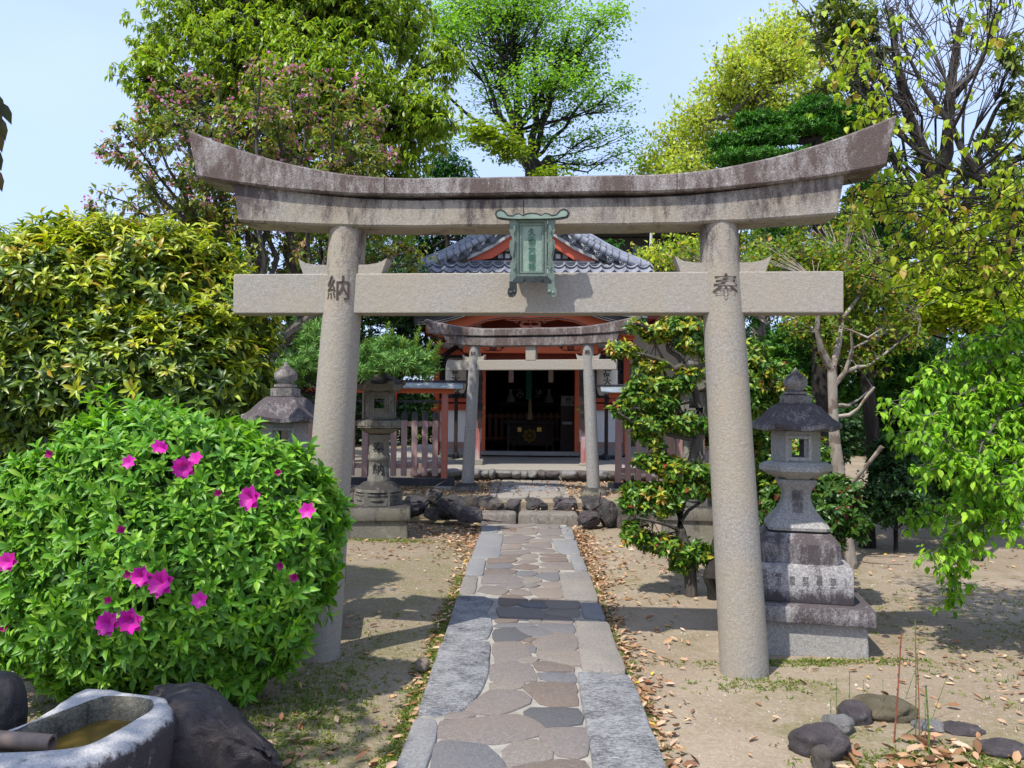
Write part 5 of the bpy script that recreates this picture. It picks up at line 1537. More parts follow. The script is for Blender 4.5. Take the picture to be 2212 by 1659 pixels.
# camphor, right of the gap of sky
Y = 27.0
base = at(1640, 900, Y); base.z = 0
CM = crown_px([(1410, 562, 45, 20, -6), (1480, 550, 45, 28, -6), (1640, 95, 60, 45), (1700, 70, 60, 50, 1), (1590, 150, 65, 50, -1), (1690, 150, 90, 60, 0), (1560, 205, 60, 48, .5), (1500, 265, 60, 50, 0), (1610, 240, 85, 60, 1), (1700, 240, 90, 60, 0), (1450, 315, 50, 38, 0), (1540, 310, 75, 45, 1), (1410, 360, 50, 30, 0), (1480, 365, 70, 35, -1), (1600, 335, 70, 45, 1),
               (1740, 110, 50, 60, 1), (1420, 430, 60, 50, 1), (1500, 450, 90, 60, 1), (1390, 400, 30, 30, 0), (1640, 420, 90, 60, 1)], Y, 1, 1.35, 110.)
make_tree('camphor_tree', 'rounded yellow green tree against the sky above the right half of the gate', base, CM, BARK_G, LEAF_SOFT, [((.54, .58, .085), 5), ((.42, .52, .07), 3), ((.50, .40, .11), .8), ((.26, .34, .045), 2)], k=9, style='random', L=.17, W=.085, droop=.1, twig=.18, shell=.2, lump=.18, trunk_r=.35,
          attach=[at(1645, 600, Y), at(1640, 400, Y), at(1640, 200, Y)], twigs=.35, twr=.014)

# dark tree with bare twigs at the right
Y = 14.5
base = at(2000, 1000, Y); base.z = 0
DT = crown_px([(2110, 560, 90, 60, 3, 1.3), (2190, 600, 80, 70, 3, 1.2), (2010, 610, 70, 60, 3, 1.1), (1800, 20, 60, 50, 0), (1860, 60, 80, 60, 0), (1790, 95, 50, 40, .5), (1830, 150, 70, 45, -.5), (1890, 120, 50, 40, 1), (1780, 190, 50, 30, 1), (1850, 215, 60, 35, 0, .7), (2185, 130, 45, 60, 0), (2200, 230, 45, 60, 0), (2150, 300, 60, 40, 1, .8), (2190, 370, 50, 50, 0), (2090, 370, 50, 35, 1, .7), (2050, 440, 40, 30, 0, .6),
               (2150, 440, 60, 40, 0, .8), (2200, 480, 50, 60, 1), (2060, 520, 50, 40, .5, .6), (1960, 420, 50, 30, 0, .5), (2000, 340, 40, 24, 0, .5), (1920, 340, 40, 30, 1, .5), (2100, 70, 40, 30, 0, .25), (2040, -20, 60, 30, 0, .3)], Y, 1, 1.2, 220.)
lim = []
fk = at(2025, 470, Y)
for pts_, r0, r1 in ((((2025, 470), (2020, 400), (1995, 330), (1960, 240), (1935, 120), (1925, 20)), .16, .05), (((2022, 410), (2045, 330), (2052, 220), (2060, 140), (2075, 40)), .15, .05), (((2020, 560), (2090, 440), (2130, 390), (2160, 360), (2225, 330)), .13, .06),
                     (((1995, 330), (1930, 280), (1880, 230), (1845, 150)), .06, .03), (((2052, 220), (2110, 150), (2150, 60), (2170, 0)), .06, .02), (((1960, 240), (1900, 170), (1850, 90)), .05, .02), (((2130, 390), (2110, 330), (2150, 240), (2190, 180)), .06, .03)):
    lim.append(([at(x, y, Y+random.uniform(-.3, .3)) for x, y in pts_], r0, r1))
DTT = make_tree('evergreen_tree', 'dark limbed tree with bare radiating twigs and dull green leaf tufts, top right', base, DT, BARK_D, LEAF, [((.14, .20, .03), 4), ((.25, .30, .04), 3), ((.05, .09, .02), 2.4)], limbs=lim, k=8, style='whorl', L=.15, W=.06, droop=.25, twig=.1, trunk_r=.3,
          attach=[at(2015, 800, Y), at(2020, 640, Y), at(2025, 470, Y)], twigs=.5, twr=.008, limb_r=.04, shell=.2, lump=.2)
A, Bq = [], []
for (sx_, sy_), n, a0, a1, L_ in (((2056, 200), 34, 20, 160, 260), ((1935, 120), 16, 50, 140, 170), ((2050, 260), 22, 10, 170, 220), ((2150, 110), 20, 30, 150, 150), ((1990, 300), 16, 60, 170, 180)):
    for i in range(n):
        a = R(random.uniform(a0, a1)); l = L_*random.uniform(.4, 1)
        y = Y+random.uniform(-1, 1); p = at(sx_, sy_, y); q = at(sx_+l*.55*math.cos(a), sy_-l*.55*math.sin(a), y); r_ = at(sx_+l*math.cos(a+.1), sy_-l*math.sin(a+.1)-8, y)
        A += [p, q]; Bq += [q, r_]
        for _ in range(3):
            f = random.uniform(.2, .95); s = q.lerp(r_, f); A.append(s); Bq.append(s+Vector((random.gauss(0, .22), random.gauss(0, .2), random.uniform(.1, .4))))
sticks_mesh('bare_twigs', np.array([tuple(v) for v in A]), np.array([tuple(v) for v in Bq]), .011, .006, BARK_T, DTT, 4)

# cloud pruned juniper behind the right end of the gate
Y = 8.6
base = at(1770, 1000, Y); base.z = 0
JN = crown_px([(1760, 240, 60, 30, 0), (1820, 258, 60, 32, 0), (1745, 272, 60, 18, -.1), (1640, 260, 54, 20, -.1), (1655, 296, 62, 20, -.2), (1578, 312, 44, 24, .1), (1630, 345, 100, 20, -.2), (1720, 352, 70, 24, -.1), (1790, 315, 60, 28, .6), (1850, 330, 40, 50, .7)], Y, .8, 1.0, 13.)
JG = [((.05, .17, .02), 5), ((.10, .27, .03), 4), ((.018, .07, .012), 2.5)]
make_tree('juniper_tree', 'dense dark green juniper clipped into rounded tiers above the right end of the gate', base, JN, BARK_D, NEEDLE, JG, k=13, style='whorl', L=.055, W=.013, droop=-.15, spread=.8, axis_up=.8, twig=.06, shell=.55, lump=.14, trunk_r=.1, attach=[at(1772, 700, Y), at(1768, 450, Y), at(1760, 300, Y)], twigs=0, group='dark junipers at the right')
JN = crown_px([(1885, 430, 60, 60, 0), (1850, 500, 70, 50, .3), (1935, 520, 60, 50, 0), (1900, 590, 90, 50, .3), (1960, 640, 60, 40, .2), (1830, 620, 80, 60, .5), (1790, 700, 90, 60, .4), (1890, 720, 90, 60, .4), (1740, 600, 60, 70, .8), (1950, 800, 80, 60, .6), (1850, 820, 90, 60, .8), (1720, 780, 80, 80, .9), (1680, 520, 60, 60, 1.), (1640, 620, 60, 80, 1.2)], 9.2, 1., 1.1, 40.)
base = at(1870, 1000, 9.2); base.z = 0
make_tree('juniper_tree', 'dark shaded juniper behind the pale trunked tree, right of the large gate', base, JN, BARK_D, NEEDLE, JG, k=12, style='whorl', L=.075, W=.017, droop=-.1, spread=.8, axis_up=.6, twig=.08, shell=.5, lump=.16, trunk_r=.1, twigs=0, group='dark junipers at the right')

# pale trunked crape myrtle with bronze new leaves
Y = 7.0
base = gnd(1838, 1228); Y = base.y
c6 = lambda x, y: (1474.7+.3333*x, 553+.3333*y)
t = thing('crape_myrtle_tree', 'slender tree with pale mottled knotty limbs and bronze green leaves right of the plain lantern', 'tree', tuple(base))
mb = MB(); b0 = Vector(base)
def limb6(pts, r0, r1, dy=0.):
    P_ = [at(*c6(*p), Y+dy*i/(len(pts)-1)) for i, p in enumerate(pts)]
    n_ = len(P_)
    mb.tube([p-b0 for p in P_], [r0+(r1-r0)*i/(n_-1)+.004*math.sin(i*2.3) for i in range(n_)], 9)
    return P_
LB = []
LB.append(limb6([(1085, 2025), (1060, 1850), (1045, 1650), (1010, 1400), (985, 1200), (975, 1000), (968, 720)], .075, .045))
LB.append(limb6([(968, 740), (900, 610), (870, 490), (880, 330), (860, 150)], .040, .016, -.2))
LB.append(limb6([(972, 720), (1010, 570), (1040, 400), (1000, 200), (1040, 50)], .036, .014, .3))
LB.append(limb6([(1060, 750), (1130, 720), (1200, 710), (1290, 650), (1400, 560), (1540, 400)], .020, .006, .2))
LB.append(limb6([(970, 860), (1060, 740), (1100, 600), (1090, 480), (1200, 530), (1290, 470)], .026, .008, -.3))
LB.append(limb6([(1000, 1040), (1080, 1030), (1140, 985), (1200, 900), (1245, 850)], .020, .012, -.1))
LB.append(limb6([(985, 965), (1070, 970), (1140, 930), (1230, 850)], .02, .008, .2))
LB.append(limb6([(1060, 1500), (1110, 1460), (1200, 1350), (1292, 1235)], .024, .020, -.3))
LB.append(limb6([(1040, 400), (1150, 250), (1250, 110), (1330, 70)], .02, .008, .4))
LB.append(limb6([(1100, 600), (1300, 500), (1500, 350), (1700, 270)], .012, .005, .4))
LB.append(limb6([(870, 490), (760, 420), (640, 380), (540, 440)], .02, .006, .3))
mb.build('trunk', BARK_P, t)
CL = crown_px([(1640, 560, 60, 40), (1720, 540, 60, 40, .3), (1790, 560, 60, 45), (1850, 600, 60, 50, -.2), (1900, 560, 50, 40, .3), (1930, 640, 60, 40), (1800, 650, 70, 45, .2), (1740, 700, 60, 30, -.2), (1860, 700, 70, 40), (1950, 720, 45, 40), (1870, 770, 50, 30), (1800, 760, 40, 30), (1690, 610, 50, 40, .4), (1820, 500, 50, 40, .4), (1740, 470, 50, 30, .6), (1600, 520, 50, 30, .4), (1850, 460, 40, 30, .5), (1480, 545, 60, 30, .8), (1560, 560, 50, 30, .5)], Y+.25, 1.1, .55, 60.)
P, O, I = clump_tips(CL, .1, .15)
B, D, U, Lk, Wk = sprays(P, O, 7, 'random', .062, .033, .1, 1, .2, .05)
leaf_mesh('crown', B, D, U, Lk, Wk, pick([((.31, .36, .03), 4), ((.20, .31, .03), 5), ((.40, .23, .05), 1.6), ((.10, .19, .025), 4)], len(B), per=7), TM_FOLD, LEAF_SOFT, t)
allp = np.array([tuple(p) for l in LB[1:] for p in l[1:]])
sel = np.nonzero(RNG.random(len(P)) < .5)[0]
A = allp[np.argmin(np.linalg.norm(P[sel][:, None]-allp[None], axis=2)+RNG.uniform(0, .25, (len(sel), len(allp))), axis=1)]
sticks_mesh('branches', A, P[sel], .005, .002, BARK_P, t, 4)

# clipped camellia-like shrub right of the path
base = gnd(1492, 1288); Y = base.y
cc = lambda x, y: (1316.7+.397*x, 658+.397*y)
t = thing('clipped_shrub', 'tiered clipped evergreen shrub with red young tips in front of the right fence', 'shrub', tuple(base))
mb = MB(); b0 = Vector(base)
def limbc(pts, r0, r1, dy=0.):
    P_ = [at(*cc(*p), Y+dy*i/(len(pts)-1)) for i, p in enumerate(pts)]; n_ = len(P_)
    mb.tube([p-b0 for p in P_], [r0+(r1-r0)*i/(n_-1) for i in range(n_)], 9); return P_
LB = [limbc([(445, 1600), (440, 1440), (415, 1330), (385, 1230), (378, 1120), (420, 960), (470, 760), (490, 560), (440, 380), (400, 330)], .055, .028),
      limbc([(400, 330), (350, 350), (300, 310), (240, 290), (180, 270)], .028, .014, -.1), limbc([(400, 320), (370, 280), (320, 250), (305, 195), (250, 215)], .026, .012, .1),
      limbc([(470, 740), (380, 720), (250, 690), (130, 640), (50, 590)], .022, .010, -.1), limbc([(385, 1230), (320, 1200), (240, 1180), (150, 1160)], .02, .008, -.2), limbc([(385, 1180), (430, 1120), (520, 1060)], .02, .01, .1),
      limbc([(490, 560), (440, 530), (380, 545)], .018, .008), limbc([(440, 380), (560, 300), (620, 200), (700, 160)], .02, .01, .2), limbc([(300, 310), (200, 130), (140, 100), (60, 120)], .012, .005, -.2)]
mb.build('trunk', BARK_T, t)
mb = MB()
P_ = [at(1543, 1312, Y-.1), at(1536, 1250, Y-.1), at(1548, 1190, Y), at(1580, 1080, Y+.1), at(1600, 940, Y+.2), at(1590, 800, Y+.2)]
mb.tube([p-b0 for p in P_], [.085, .07, .06, .05, .04, .03], 10); mb.build('second_trunk', BARK_D, t)
CL = crown_px([cc(*p[:2])+p[2:] for p in [(380, 110, 50, 26), (250, 150, 36, 20), (140, 110, 22, 14, 0, .4), (60, 240, 32, 16), (140, 260, 22, 13, 0, .7), (450, 200, 40, 28), (230, 330, 42, 16), (430, 375, 30, 14), (200, 430, 46, 20), (330, 440, 50, 20), (180, 500, 46, 22), (280, 530, 46, 26), (60, 570, 22, 13), (130, 620, 28, 17), (250, 640, 50, 26),
     (390, 640, 46, 24), (500, 650, 26, 14), (240, 740, 22, 22, 0, .6), (190, 700, 26, 18), (230, 850, 40, 20), (350, 890, 50, 24), (480, 910, 44, 26), (160, 1010, 34, 20), (260, 1030, 46, 26), (420, 1000, 50, 26), (520, 1000, 24, 20), (120, 1080, 26, 20), (220, 1110, 40, 22), (330, 1080, 40, 20), (130, 1230, 28, 24), (220, 1280, 34, 24), (330, 1310, 40, 22),
     (420, 1340, 50, 22), (390, 1400, 26, 20), (510, 1350, 26, 22), (560, 200, 46, 40, .4), (640, 300, 50, 50, .4), (700, 480, 46, 60, .4), (620, 160, 40, 30, .3), (760, 330, 50, 60, .4), (800, 600, 50, 60, .5), (860, 800, 50, 60, .6), (900, 420, 60, 50, .6), (1000, 560, 50, 50, .5), (870, 1020, 46, 40, .5), (960, 900, 40, 50, .4), (1060, 800, 50, 40, .3), (1150, 1000, 40, 34, .2), (1050, 1030, 40, 40, .4), (860, 640, 60, 50, .6), (930, 700, 50, 50, .5)]], Y, .95, .64, 21.)
P, O, I = clump_tips(CL, .15, .1)
B, D, U, Lk, Wk = sprays(P, O, 7, 'whorl', .068, .028, .25, 1.1, .5, .05)
tint = pick([((.13, .26, .025), 5), ((.08, .19, .02), 4), ((.26, .33, .03), 2.2), ((.04, .10, .015), 2.5)], len(B), per=7)
up_ = (P[:, 2] > zat(1400, 800, Y)) & (P[:, 0] < xat(1490, 700, Y))
isy = np.repeat((RNG.random(len(P)) < np.where(up_, .55, .10)), 7)
tint = np.where(isy[:, None], pick([((.42, .39, .03), 5), ((.42, .24, .05), 1.2), ((.28, .36, .03), 3)], len(B), per=7), tint)
isr = np.repeat(RNG.random(len(P)) < .09, 7) & (np.tile(np.arange(7), len(P)) < 2)
tint = np.where(isr[:, None], pick([((.30, .055, .03), 1)], len(B)), tint)
leaf_mesh('crown', B, D, U, Lk, Wk, tint, TM_LEAF, LEAF_GLOSS, t)
allp = np.array([tuple(p) for l in LB for p in l[2:]])
dd_ = np.linalg.norm(P[:, None]-allp[None], axis=2)
sel = np.nonzero((RNG.random(len(P)) < .25) & (dd_.min(1) < .2))[0]
A = allp[np.argmin(dd_[sel]+RNG.uniform(0, .1, (len(sel), len(allp))), axis=1)]
sticks_mesh('branches', A, P[sel], .005, .002, BARK_T, t, 4)

# cherry boughs reaching in from the right
c3 = lambda x, y: (1474.7+.3333*x, .3333*y)
Y = 4.9
base = Vector((xat(2430, 900, Y), Y+.3, 0))
t = thing('cherry_tree', 'open cherry boughs with sparse lime leaves reaching in from the right edge', 'tree', tuple(base))
mb = MB(); b0 = Vector(base); NB = []
def limb3(pts, r0, r1, dy=0., rec=True, y0=None):
    P_ = [at(*c3(*p), (y0 or Y)+dy*i/(len(pts)-1)) for i, p in enumerate(pts)]; n_ = len(P_)
    mb.tube([p-b0 for p in P_], [r0+(r1-r0)*i/(n_-1)+.0012*math.sin(i*2.1) for i in range(n_)], 8)
    if rec: NB.append(P_)
    return P_
fk = at(2330, 600, Y)
mb.tube([(0, 0, -.1), (-.02, 0, .8), (fk-b0)*.75, fk-b0], [.10, .085, .07, .05], 10)
limb3([(2560, 1800), (2400, 1560), (2200, 1400), (2050, 1220), (1900, 1110), (1800, 950), (1750, 830), (1650, 680), (1560, 560), (1480, 400), (1420, 250), (1410, 80)], .036, .006, .5)
limb3([(2060, 1240), (1900, 1150), (1700, 1080), (1500, 960), (1330, 800), (1150, 600), (1000, 480), (880, 250), (810, 60)], .016, .004, .6)
limb3([(2060, 1280), (1800, 1280), (1600, 1240), (1400, 1250)], .009, .003, .3)
limb3([(1640, 1060), (1500, 1020), (1320, 980)], .008, .003, .4)
limb3([(1750, 830), (1820, 700), (1870, 560), (1960, 350), (2000, 150), (2060, 0)], .012, .004, -.4)
limb3([(1900, 1110), (2050, 1000), (2200, 850)], .012, .006, -.3)
limb3([(1480, 400), (1540, 250), (1640, 80)], .006, .003, .2)
limb3([(1330, 800), (1240, 700), (1060, 650), (930, 640)], .006, .003, .2)
limb3([(1150, 600), (1130, 400), (1100, 250)], .005, .002, .2)
limb3([(2400, 1560), (2200, 1600), (2000, 1640), (1800, 1700)], .012, .003, .2)
limb3([(2250, 1450), (2130, 1560), (2050, 1680), (1960, 1760), (2080, 1980), (2100, 2080)], .012, .003, .3)
limb3([(2400, 1600), (2300, 1700), (2150, 1800), (2050, 1900)], .010, .003, .1)
mb.build('trunk', BARK_D, t)
SP, SO, A, Bq = [], [], [], []
for P_ in NB:
    for a, b in zip(P_, P_[1:]):
        for k in range(max(2, int((b-a).length/.035))):
            if random.random() < .45: continue
            p = a.lerp(b, random.random()); d = Vector((random.gauss(0, 1), random.gauss(0, .8), random.gauss(.35, .8))).normalized(); q = p+d*random.uniform(.05, .24)
            A.append(p); Bq.append(q); SP.append(q); SO.append(d)
for px, py, rx, ry, n in ((1990, 440, 110, 60, 150), (2100, 500, 110, 60, 190), (2180, 420, 60, 70, 110), (1900, 420, 60, 60, 70), (2150, 570, 90, 60, 150), (2000, 560, 100, 60, 120), (1830, 130, 60, 80, 60), (2110, 50, 60, 60, 24), (1900, 250, 60, 60, 40)):
    for i in range(n):
        q = at(random.gauss(px, rx*.5), random.gauss(py, ry*.5), Y+random.uniform(-.2, .9)); d = Vector((random.gauss(0, 1), random.gauss(0, 1), random.gauss(0, .5))).normalized()
        SP.append(q); SO.append(d); A.append(q-d*.2); Bq.append(q)
SP, SO = np.array([tuple(v) for v in SP]), np.array([tuple(v) for v in SO])
sticks_mesh('branches', np.array([tuple(v) for v in A]), np.array([tuple(v) for v in Bq]), .004, .002, BARK_D, t, 4)
B, D, U, Lk, Wk = sprays(SP, SO, 3, 'droop', .056, .035, .75, 1.1, .1, .06)
leaf_mesh('crown', B, D, U, Lk, Wk, pick([((.42, .50, .04), 5), ((.33, .44, .035), 3), ((.44, .31, .07), 1.1), ((.19, .30, .03), 1.6)], len(B), per=3), TM_HEART, LEAF_SOFT, t)

# weeping bright green branches at the right edge
Y = 5.2
base = Vector((xat(2330, 900, Y), Y+.4, 0))
t = thing('weeping_tree', 'weeping bright lime green leafy branches hanging at the right edge', 'tree', tuple(base))
mb = MB(); b0 = Vector(base); HB = []
def limbp(pts, r0, r1, dy=0.):
    P_ = [at(p[0], p[1], Y+dy*i/(len(pts)-1)) for i, p in enumerate(pts)]; n_ = len(P_)
    mb.tube([p-b0 for p in P_], [r0+(r1-r0)*i/(n_-1) for i in range(n_)], 8); return P_
mb.tube([(0, 0, -.1), (-.01, 0, .9), (-.03, -.1, 1.5), at(2300, 720, Y)-b0], [.1, .085, .07, .05], 10)
rnd = random.Random(4)
strands = [((2330, 800), (2120, 780), (2020, 800), (1970, 850), (1935, 890)), ((2330, 820), (2200, 810), (2080, 850), (2010, 900), (1975, 960)), ((2330, 700), (2180, 720), (2080, 740), (2040, 790), (2000, 830)),
           ((2330, 840), (2230, 860), (2160, 900), (2120, 960), (2100, 1030)), ((2330, 900), (2240, 920), (2200, 980), (2180, 1060)), ((2330, 720), (2230, 730), (2160, 770), (2120, 830)), ((2330, 960), (2210, 990), (2110, 1060), (2040, 1100), (1955, 1125)),
           ((2110, 1060), (2080, 1150), (2040, 1190), (2062, 1240), (2052, 1290)), ((2330, 1000), (2220, 1060), (2150, 1090), (2100, 1100), (2060, 1130)), ((2110, 900), (2090, 980), (2085, 1060), (2075, 1130)), ((2330, 760), (2250, 780), (2190, 830), (2160, 900), (2150, 960)),
           ((2150, 1060), (2130, 1130), (2090, 1170), (2012, 1195)), ((2330, 1020), (2230, 1020), (2190, 1090), (2180, 1140)), ((2330, 780), (2150, 840), (2060, 900), (2020, 990), (2000, 1020)), ((2330, 880), (2180, 860), (2110, 880), (2060, 960), (2050, 1000)), ((2330, 740), (2260, 760), (2210, 880), (2205, 960)),
           ((2330, 700), (2200, 690), (2130, 720), (2090, 770), (2070, 830)), ((2330, 900), (2150, 930), (2060, 960), (1990, 930), (1940, 940))]
for s in strands: HB.append(limbp(s, .012, .003, rnd.uniform(-.5, .5)))
mb.build('trunk', BARK_G, t)
SP, SO, A, Bq = [], [], [], []
for P_ in HB:
    for a, b in zip(P_, P_[1:]):
        for k in range(int((b-a).length/.0075)):
            p = a.lerp(b, random.random()); d = Vector((random.gauss(0, 1), random.gauss(0, 1), random.gauss(-.35, .6))).normalized(); q = p+d*random.uniform(.02, .15)
            A.append(p); Bq.append(q); SP.append(q); SO.append(d)
SP, SO = np.array([tuple(v) for v in SP]), np.array([tuple(v) for v in SO])
sticks_mesh('branches', np.array([tuple(v) for v in A]), np.array([tuple(v) for v in Bq]), .003, .0015, BARK_G, t, 3)
B, D, U, Lk, Wk = sprays(SP, SO, 5, 'droop', .056, .030, .6, 1.25, .1, .07)
leaf_mesh('crown', B, D, U, Lk, Wk, pick([((.23, .46, .03), 5), ((.34, .55, .045), 3.5), ((.11, .27, .02), 2.2)], len(B), per=5), TM_LEAF, LEAF_SOFT, t)

# shaded undergrowth at the right
def shrub(name, label, px, py_foot, clumps, Y, pal, leaf=LEAF, k=8, L=.06, W=.024, style='whorl', area=40., dens=1., tmpl=TM_KITE, droop=.2, cat='shrub', group=None, shell=.4, trunk=.03, twigs=.0, **kw):
    b = at(px, py_foot, Y); b.z = kw.pop('z', 0)
    return make_tree(name, label, b, crown_px(clumps, Y, 1., dens, area), BARK_D, leaf, pal, k=k, style=style, L=L, W=W, droop=droop, twig=.06, shell=shell, lump=.14, trunk_r=trunk, twigs=twigs, twr=.004, tmpl=tmpl, cat=cat, group=group, **kw)
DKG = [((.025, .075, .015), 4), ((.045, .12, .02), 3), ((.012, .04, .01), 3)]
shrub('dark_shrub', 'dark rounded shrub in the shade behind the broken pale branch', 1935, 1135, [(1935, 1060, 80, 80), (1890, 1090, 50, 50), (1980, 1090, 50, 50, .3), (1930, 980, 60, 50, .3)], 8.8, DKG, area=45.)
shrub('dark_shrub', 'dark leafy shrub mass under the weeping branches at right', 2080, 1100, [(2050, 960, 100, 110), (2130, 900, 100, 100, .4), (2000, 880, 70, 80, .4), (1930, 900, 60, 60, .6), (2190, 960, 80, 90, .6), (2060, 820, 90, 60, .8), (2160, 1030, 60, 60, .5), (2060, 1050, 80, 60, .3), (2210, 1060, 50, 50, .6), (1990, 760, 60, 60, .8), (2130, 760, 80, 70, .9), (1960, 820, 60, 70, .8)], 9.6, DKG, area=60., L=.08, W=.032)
shrub('maple_tree', 'low lime green maple crown behind the weeping branches at right', 2110, 1000, [(2080, 610, 80, 40), (2150, 640, 80, 40, .3), (2060, 660, 70, 30), (2190, 590, 60, 40, .4), (2130, 690, 80, 30, 0), (2020, 690, 50, 30, .4), (2000, 600, 60, 40, .5), (1960, 690, 40, 30, .5), (2200, 700, 60, 40, .3)], 8.4, [((.42, .52, .03), 5), ((.30, .43, .03), 3), ((.42, .38, .05), 1)], leaf=LEAF_SOFT, style='flat', L=.065, W=.045, area=40., cat='tree', trunk=.05, droop=.1, shell=.1)
shrub('young_shrub', 'low glossy shrub with red tips around the pale trunk foot beside the lantern', 1800, 1200, [(1780, 1120, 40, 45), (1830, 1110, 34, 40, .1), (1810, 1060, 40, 30, .2), (1770, 1060, 30, 30), (1850, 1140, 22, 22), (1790, 1170, 30, 20), (1740, 1060, 30, 40, .4), (1680, 1100, 40, 60, .8)], 6.3, [((.05, .12, .02), 5), ((.08, .17, .025), 3), ((.22, .05, .03), .5)], leaf=LEAF_GLOSS, L=.075, W=.032, area=30., tmpl=TM_LEAF)
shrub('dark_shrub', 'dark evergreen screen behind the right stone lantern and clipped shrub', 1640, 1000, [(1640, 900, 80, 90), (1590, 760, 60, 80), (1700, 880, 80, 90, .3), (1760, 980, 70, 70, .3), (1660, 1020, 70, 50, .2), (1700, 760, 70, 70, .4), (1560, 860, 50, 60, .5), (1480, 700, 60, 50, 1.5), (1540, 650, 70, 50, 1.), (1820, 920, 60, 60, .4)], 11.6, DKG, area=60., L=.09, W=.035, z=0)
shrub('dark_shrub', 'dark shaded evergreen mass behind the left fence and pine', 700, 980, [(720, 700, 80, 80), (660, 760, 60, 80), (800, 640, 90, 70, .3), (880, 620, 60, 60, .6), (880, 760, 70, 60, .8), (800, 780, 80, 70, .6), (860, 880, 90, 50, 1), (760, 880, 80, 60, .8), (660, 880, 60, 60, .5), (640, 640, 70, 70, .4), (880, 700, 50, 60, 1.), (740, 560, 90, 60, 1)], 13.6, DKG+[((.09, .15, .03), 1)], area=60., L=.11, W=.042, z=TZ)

# plum yew / podocarpus pad in front of the fence, left
Y = 9.15
base = at(742, 1000, 9.9); base.z = 0
t = make_tree('yew_pine_tree', 'fresh green needle leaved pine pad with upright shoots over the carved lantern', base,
          crown_px([(800, 770, 60, 26), (860, 785, 60, 26, -.1), (905, 775, 45, 24), (840, 745, 50, 20, .2), (780, 800, 40, 16, -.2), (730, 775, 50, 40, .3), (690, 740, 50, 50, .6), (640, 790, 50, 24, .4), (920, 800, 26, 12, -.1), (640, 820, 60, 20, .6)], Y, 1., 1.0, 22.), BARK_D, NEEDLE,
          [((.14, .29, .06), 4), ((.075, .18, .04), 3.5), ((.23, .38, .08), 2)], k=14, style='whorl', L=.085, W=.010, droop=-.1, spread=.85, axis_up=.6, twig=.08, shell=.3, lump=.1, trunk_r=.07, attach=[at(738, 880, 9.6), at(760, 830, 9.3), at(820, 800, 9.2)], twigs=.2)
P, O = [], []
for bx0, by0, tx0, ty0 in ((825, 760, 838, 700), (842, 755, 846, 712), (895, 765, 906, 708), (900, 770, 899, 722), (935, 780, 950, 742), (785, 770, 790, 735), (870, 765, 872, 735), (920, 775, 930, 740)):
    for i in range(13):
        f = i/12; y = Y+.1*math.sin(bx0); P.append(tuple(at(bx0+(tx0-bx0)*f, by0+(ty0-by0)*f, y))); O.append((0, 0, 1))
B, D, U, Lk, Wk = sprays(np.array(P), np.array(O, dtype=float), 14, 'whorl', .07, .010, -.2, .75, 1., .05)
leaf_mesh('young_shoots', B, D, U, Lk, Wk, pick([((.24, .33, .06), 4), ((.17, .28, .05), 3)], len(B), per=14), TM_KITE, NEEDLE, t)

# osmanthus dome at the left
Y = 6.1
base = at(230, 1200, Y); base.z = 0
OC = []
for px, py, rx, ry, dy in ((270, 632, 260, 155, 0), (110, 640, 200, 140, -.3), (430, 680, 160, 140, .1), (300, 800, 280, 150, -.2), (80, 800, 200, 160, -.4), (470, 800, 125, 140, .1), (150, 575, 180, 98, .2), (330, 560, 140, 78, 0), (260, 920, 270, 130, -.1), (60, 950, 150, 140, -.3), (480, 900, 100, 90, .2), (-80, 700, 160, 200, 0)):
    c, r, n = crown_px([(px, py, rx, ry, dy)], Y, .8, 1., 46.)[0]
    OC.append((c, r, n*.62))
make_tree('osmanthus_tree', 'big dense dome shaped evergreen with glossy whorled leaves and golden young shoots at left', base, OC, BARK_T, LEAF_GLOSS, [((.09, .16, .016), 4), ((.16, .23, .018), 3.5), ((.04, .08, .012), 2.6)], k=8, style='whorl', L=.090, W=.028, droop=.30, spread=1.05, axis_up=.75, twig=.06, tmpl=TM_LEAF,
          shell=.58, lump=.12, trunk_r=.12, twigs=.3, twr=.006, young=lambda P, O: RNG.random(len(P)) < np.clip(.16+.46*(P[:, 2]-1.6)/1.4+.22*(O[:, 2]-.2)+.22*(O[:, 0] > .6), .03, .72),
          pal2=[((.44, .45, .02), 3), ((.33, .41, .02), 5), ((.42, .29, .03), .6)])

# azalea with magenta flowers, front left
Y = 4.15
base = at(370, 1480, Y); base.z = 0
t = thing('azalea_bush', 'rounded fresh green azalea bush with a few magenta flowers, front left before the gate', 'bush', tuple(base))
def azp(px, py):       # front surface of the bush at a photo pixel
    cx_, cy_ = 372, 1230
    e = max(0, 1-((px-cx_)/400)**2*.9-((py-cy_)/370)**2*.75)
    return at(px, py, Y-.62*math.sqrt(e))
AZ = crown_px([(330, 1090, 270, 195, 0), (520, 1120, 195, 165, -.02), (170, 1150, 200, 190, 0), (360, 1250, 320, 200, -.05), (520, 1260, 180, 185, .0), (150, 1290, 170, 180, -.1), (330, 1360, 270, 140, -.05), (630, 1120, 112, 110, .15), (400, 1008, 190, 98, .15), (540, 1370, 105, 100, .1), (40, 1220, 120, 150, .1), (450, 1430, 120, 90, -.05), (210, 1440, 130, 55, 0), (655, 1190, 75, 110, .15), (300, 968, 70, 50, .1), (240, 1000, 70, 50, 0), (500, 992, 60, 45, .1), (690, 1095, 45, 40, .15), (100, 1040, 60, 50, 0)], Y, .62, 1., 100.)
P, O, I = clump_tips([(c, r, n*.78) for c, r, n in AZ], .72, .10)
ins = np.zeros(len(P), dtype=bool)
for k, (c, r, n) in enumerate(AZ):
    q = (((P-np.array(c))/np.array(r))**2).sum(1)
    ins |= (q < .60) & (I != k)
ins |= P[:, 2] < .04
P, O = P[~ins], O[~ins]
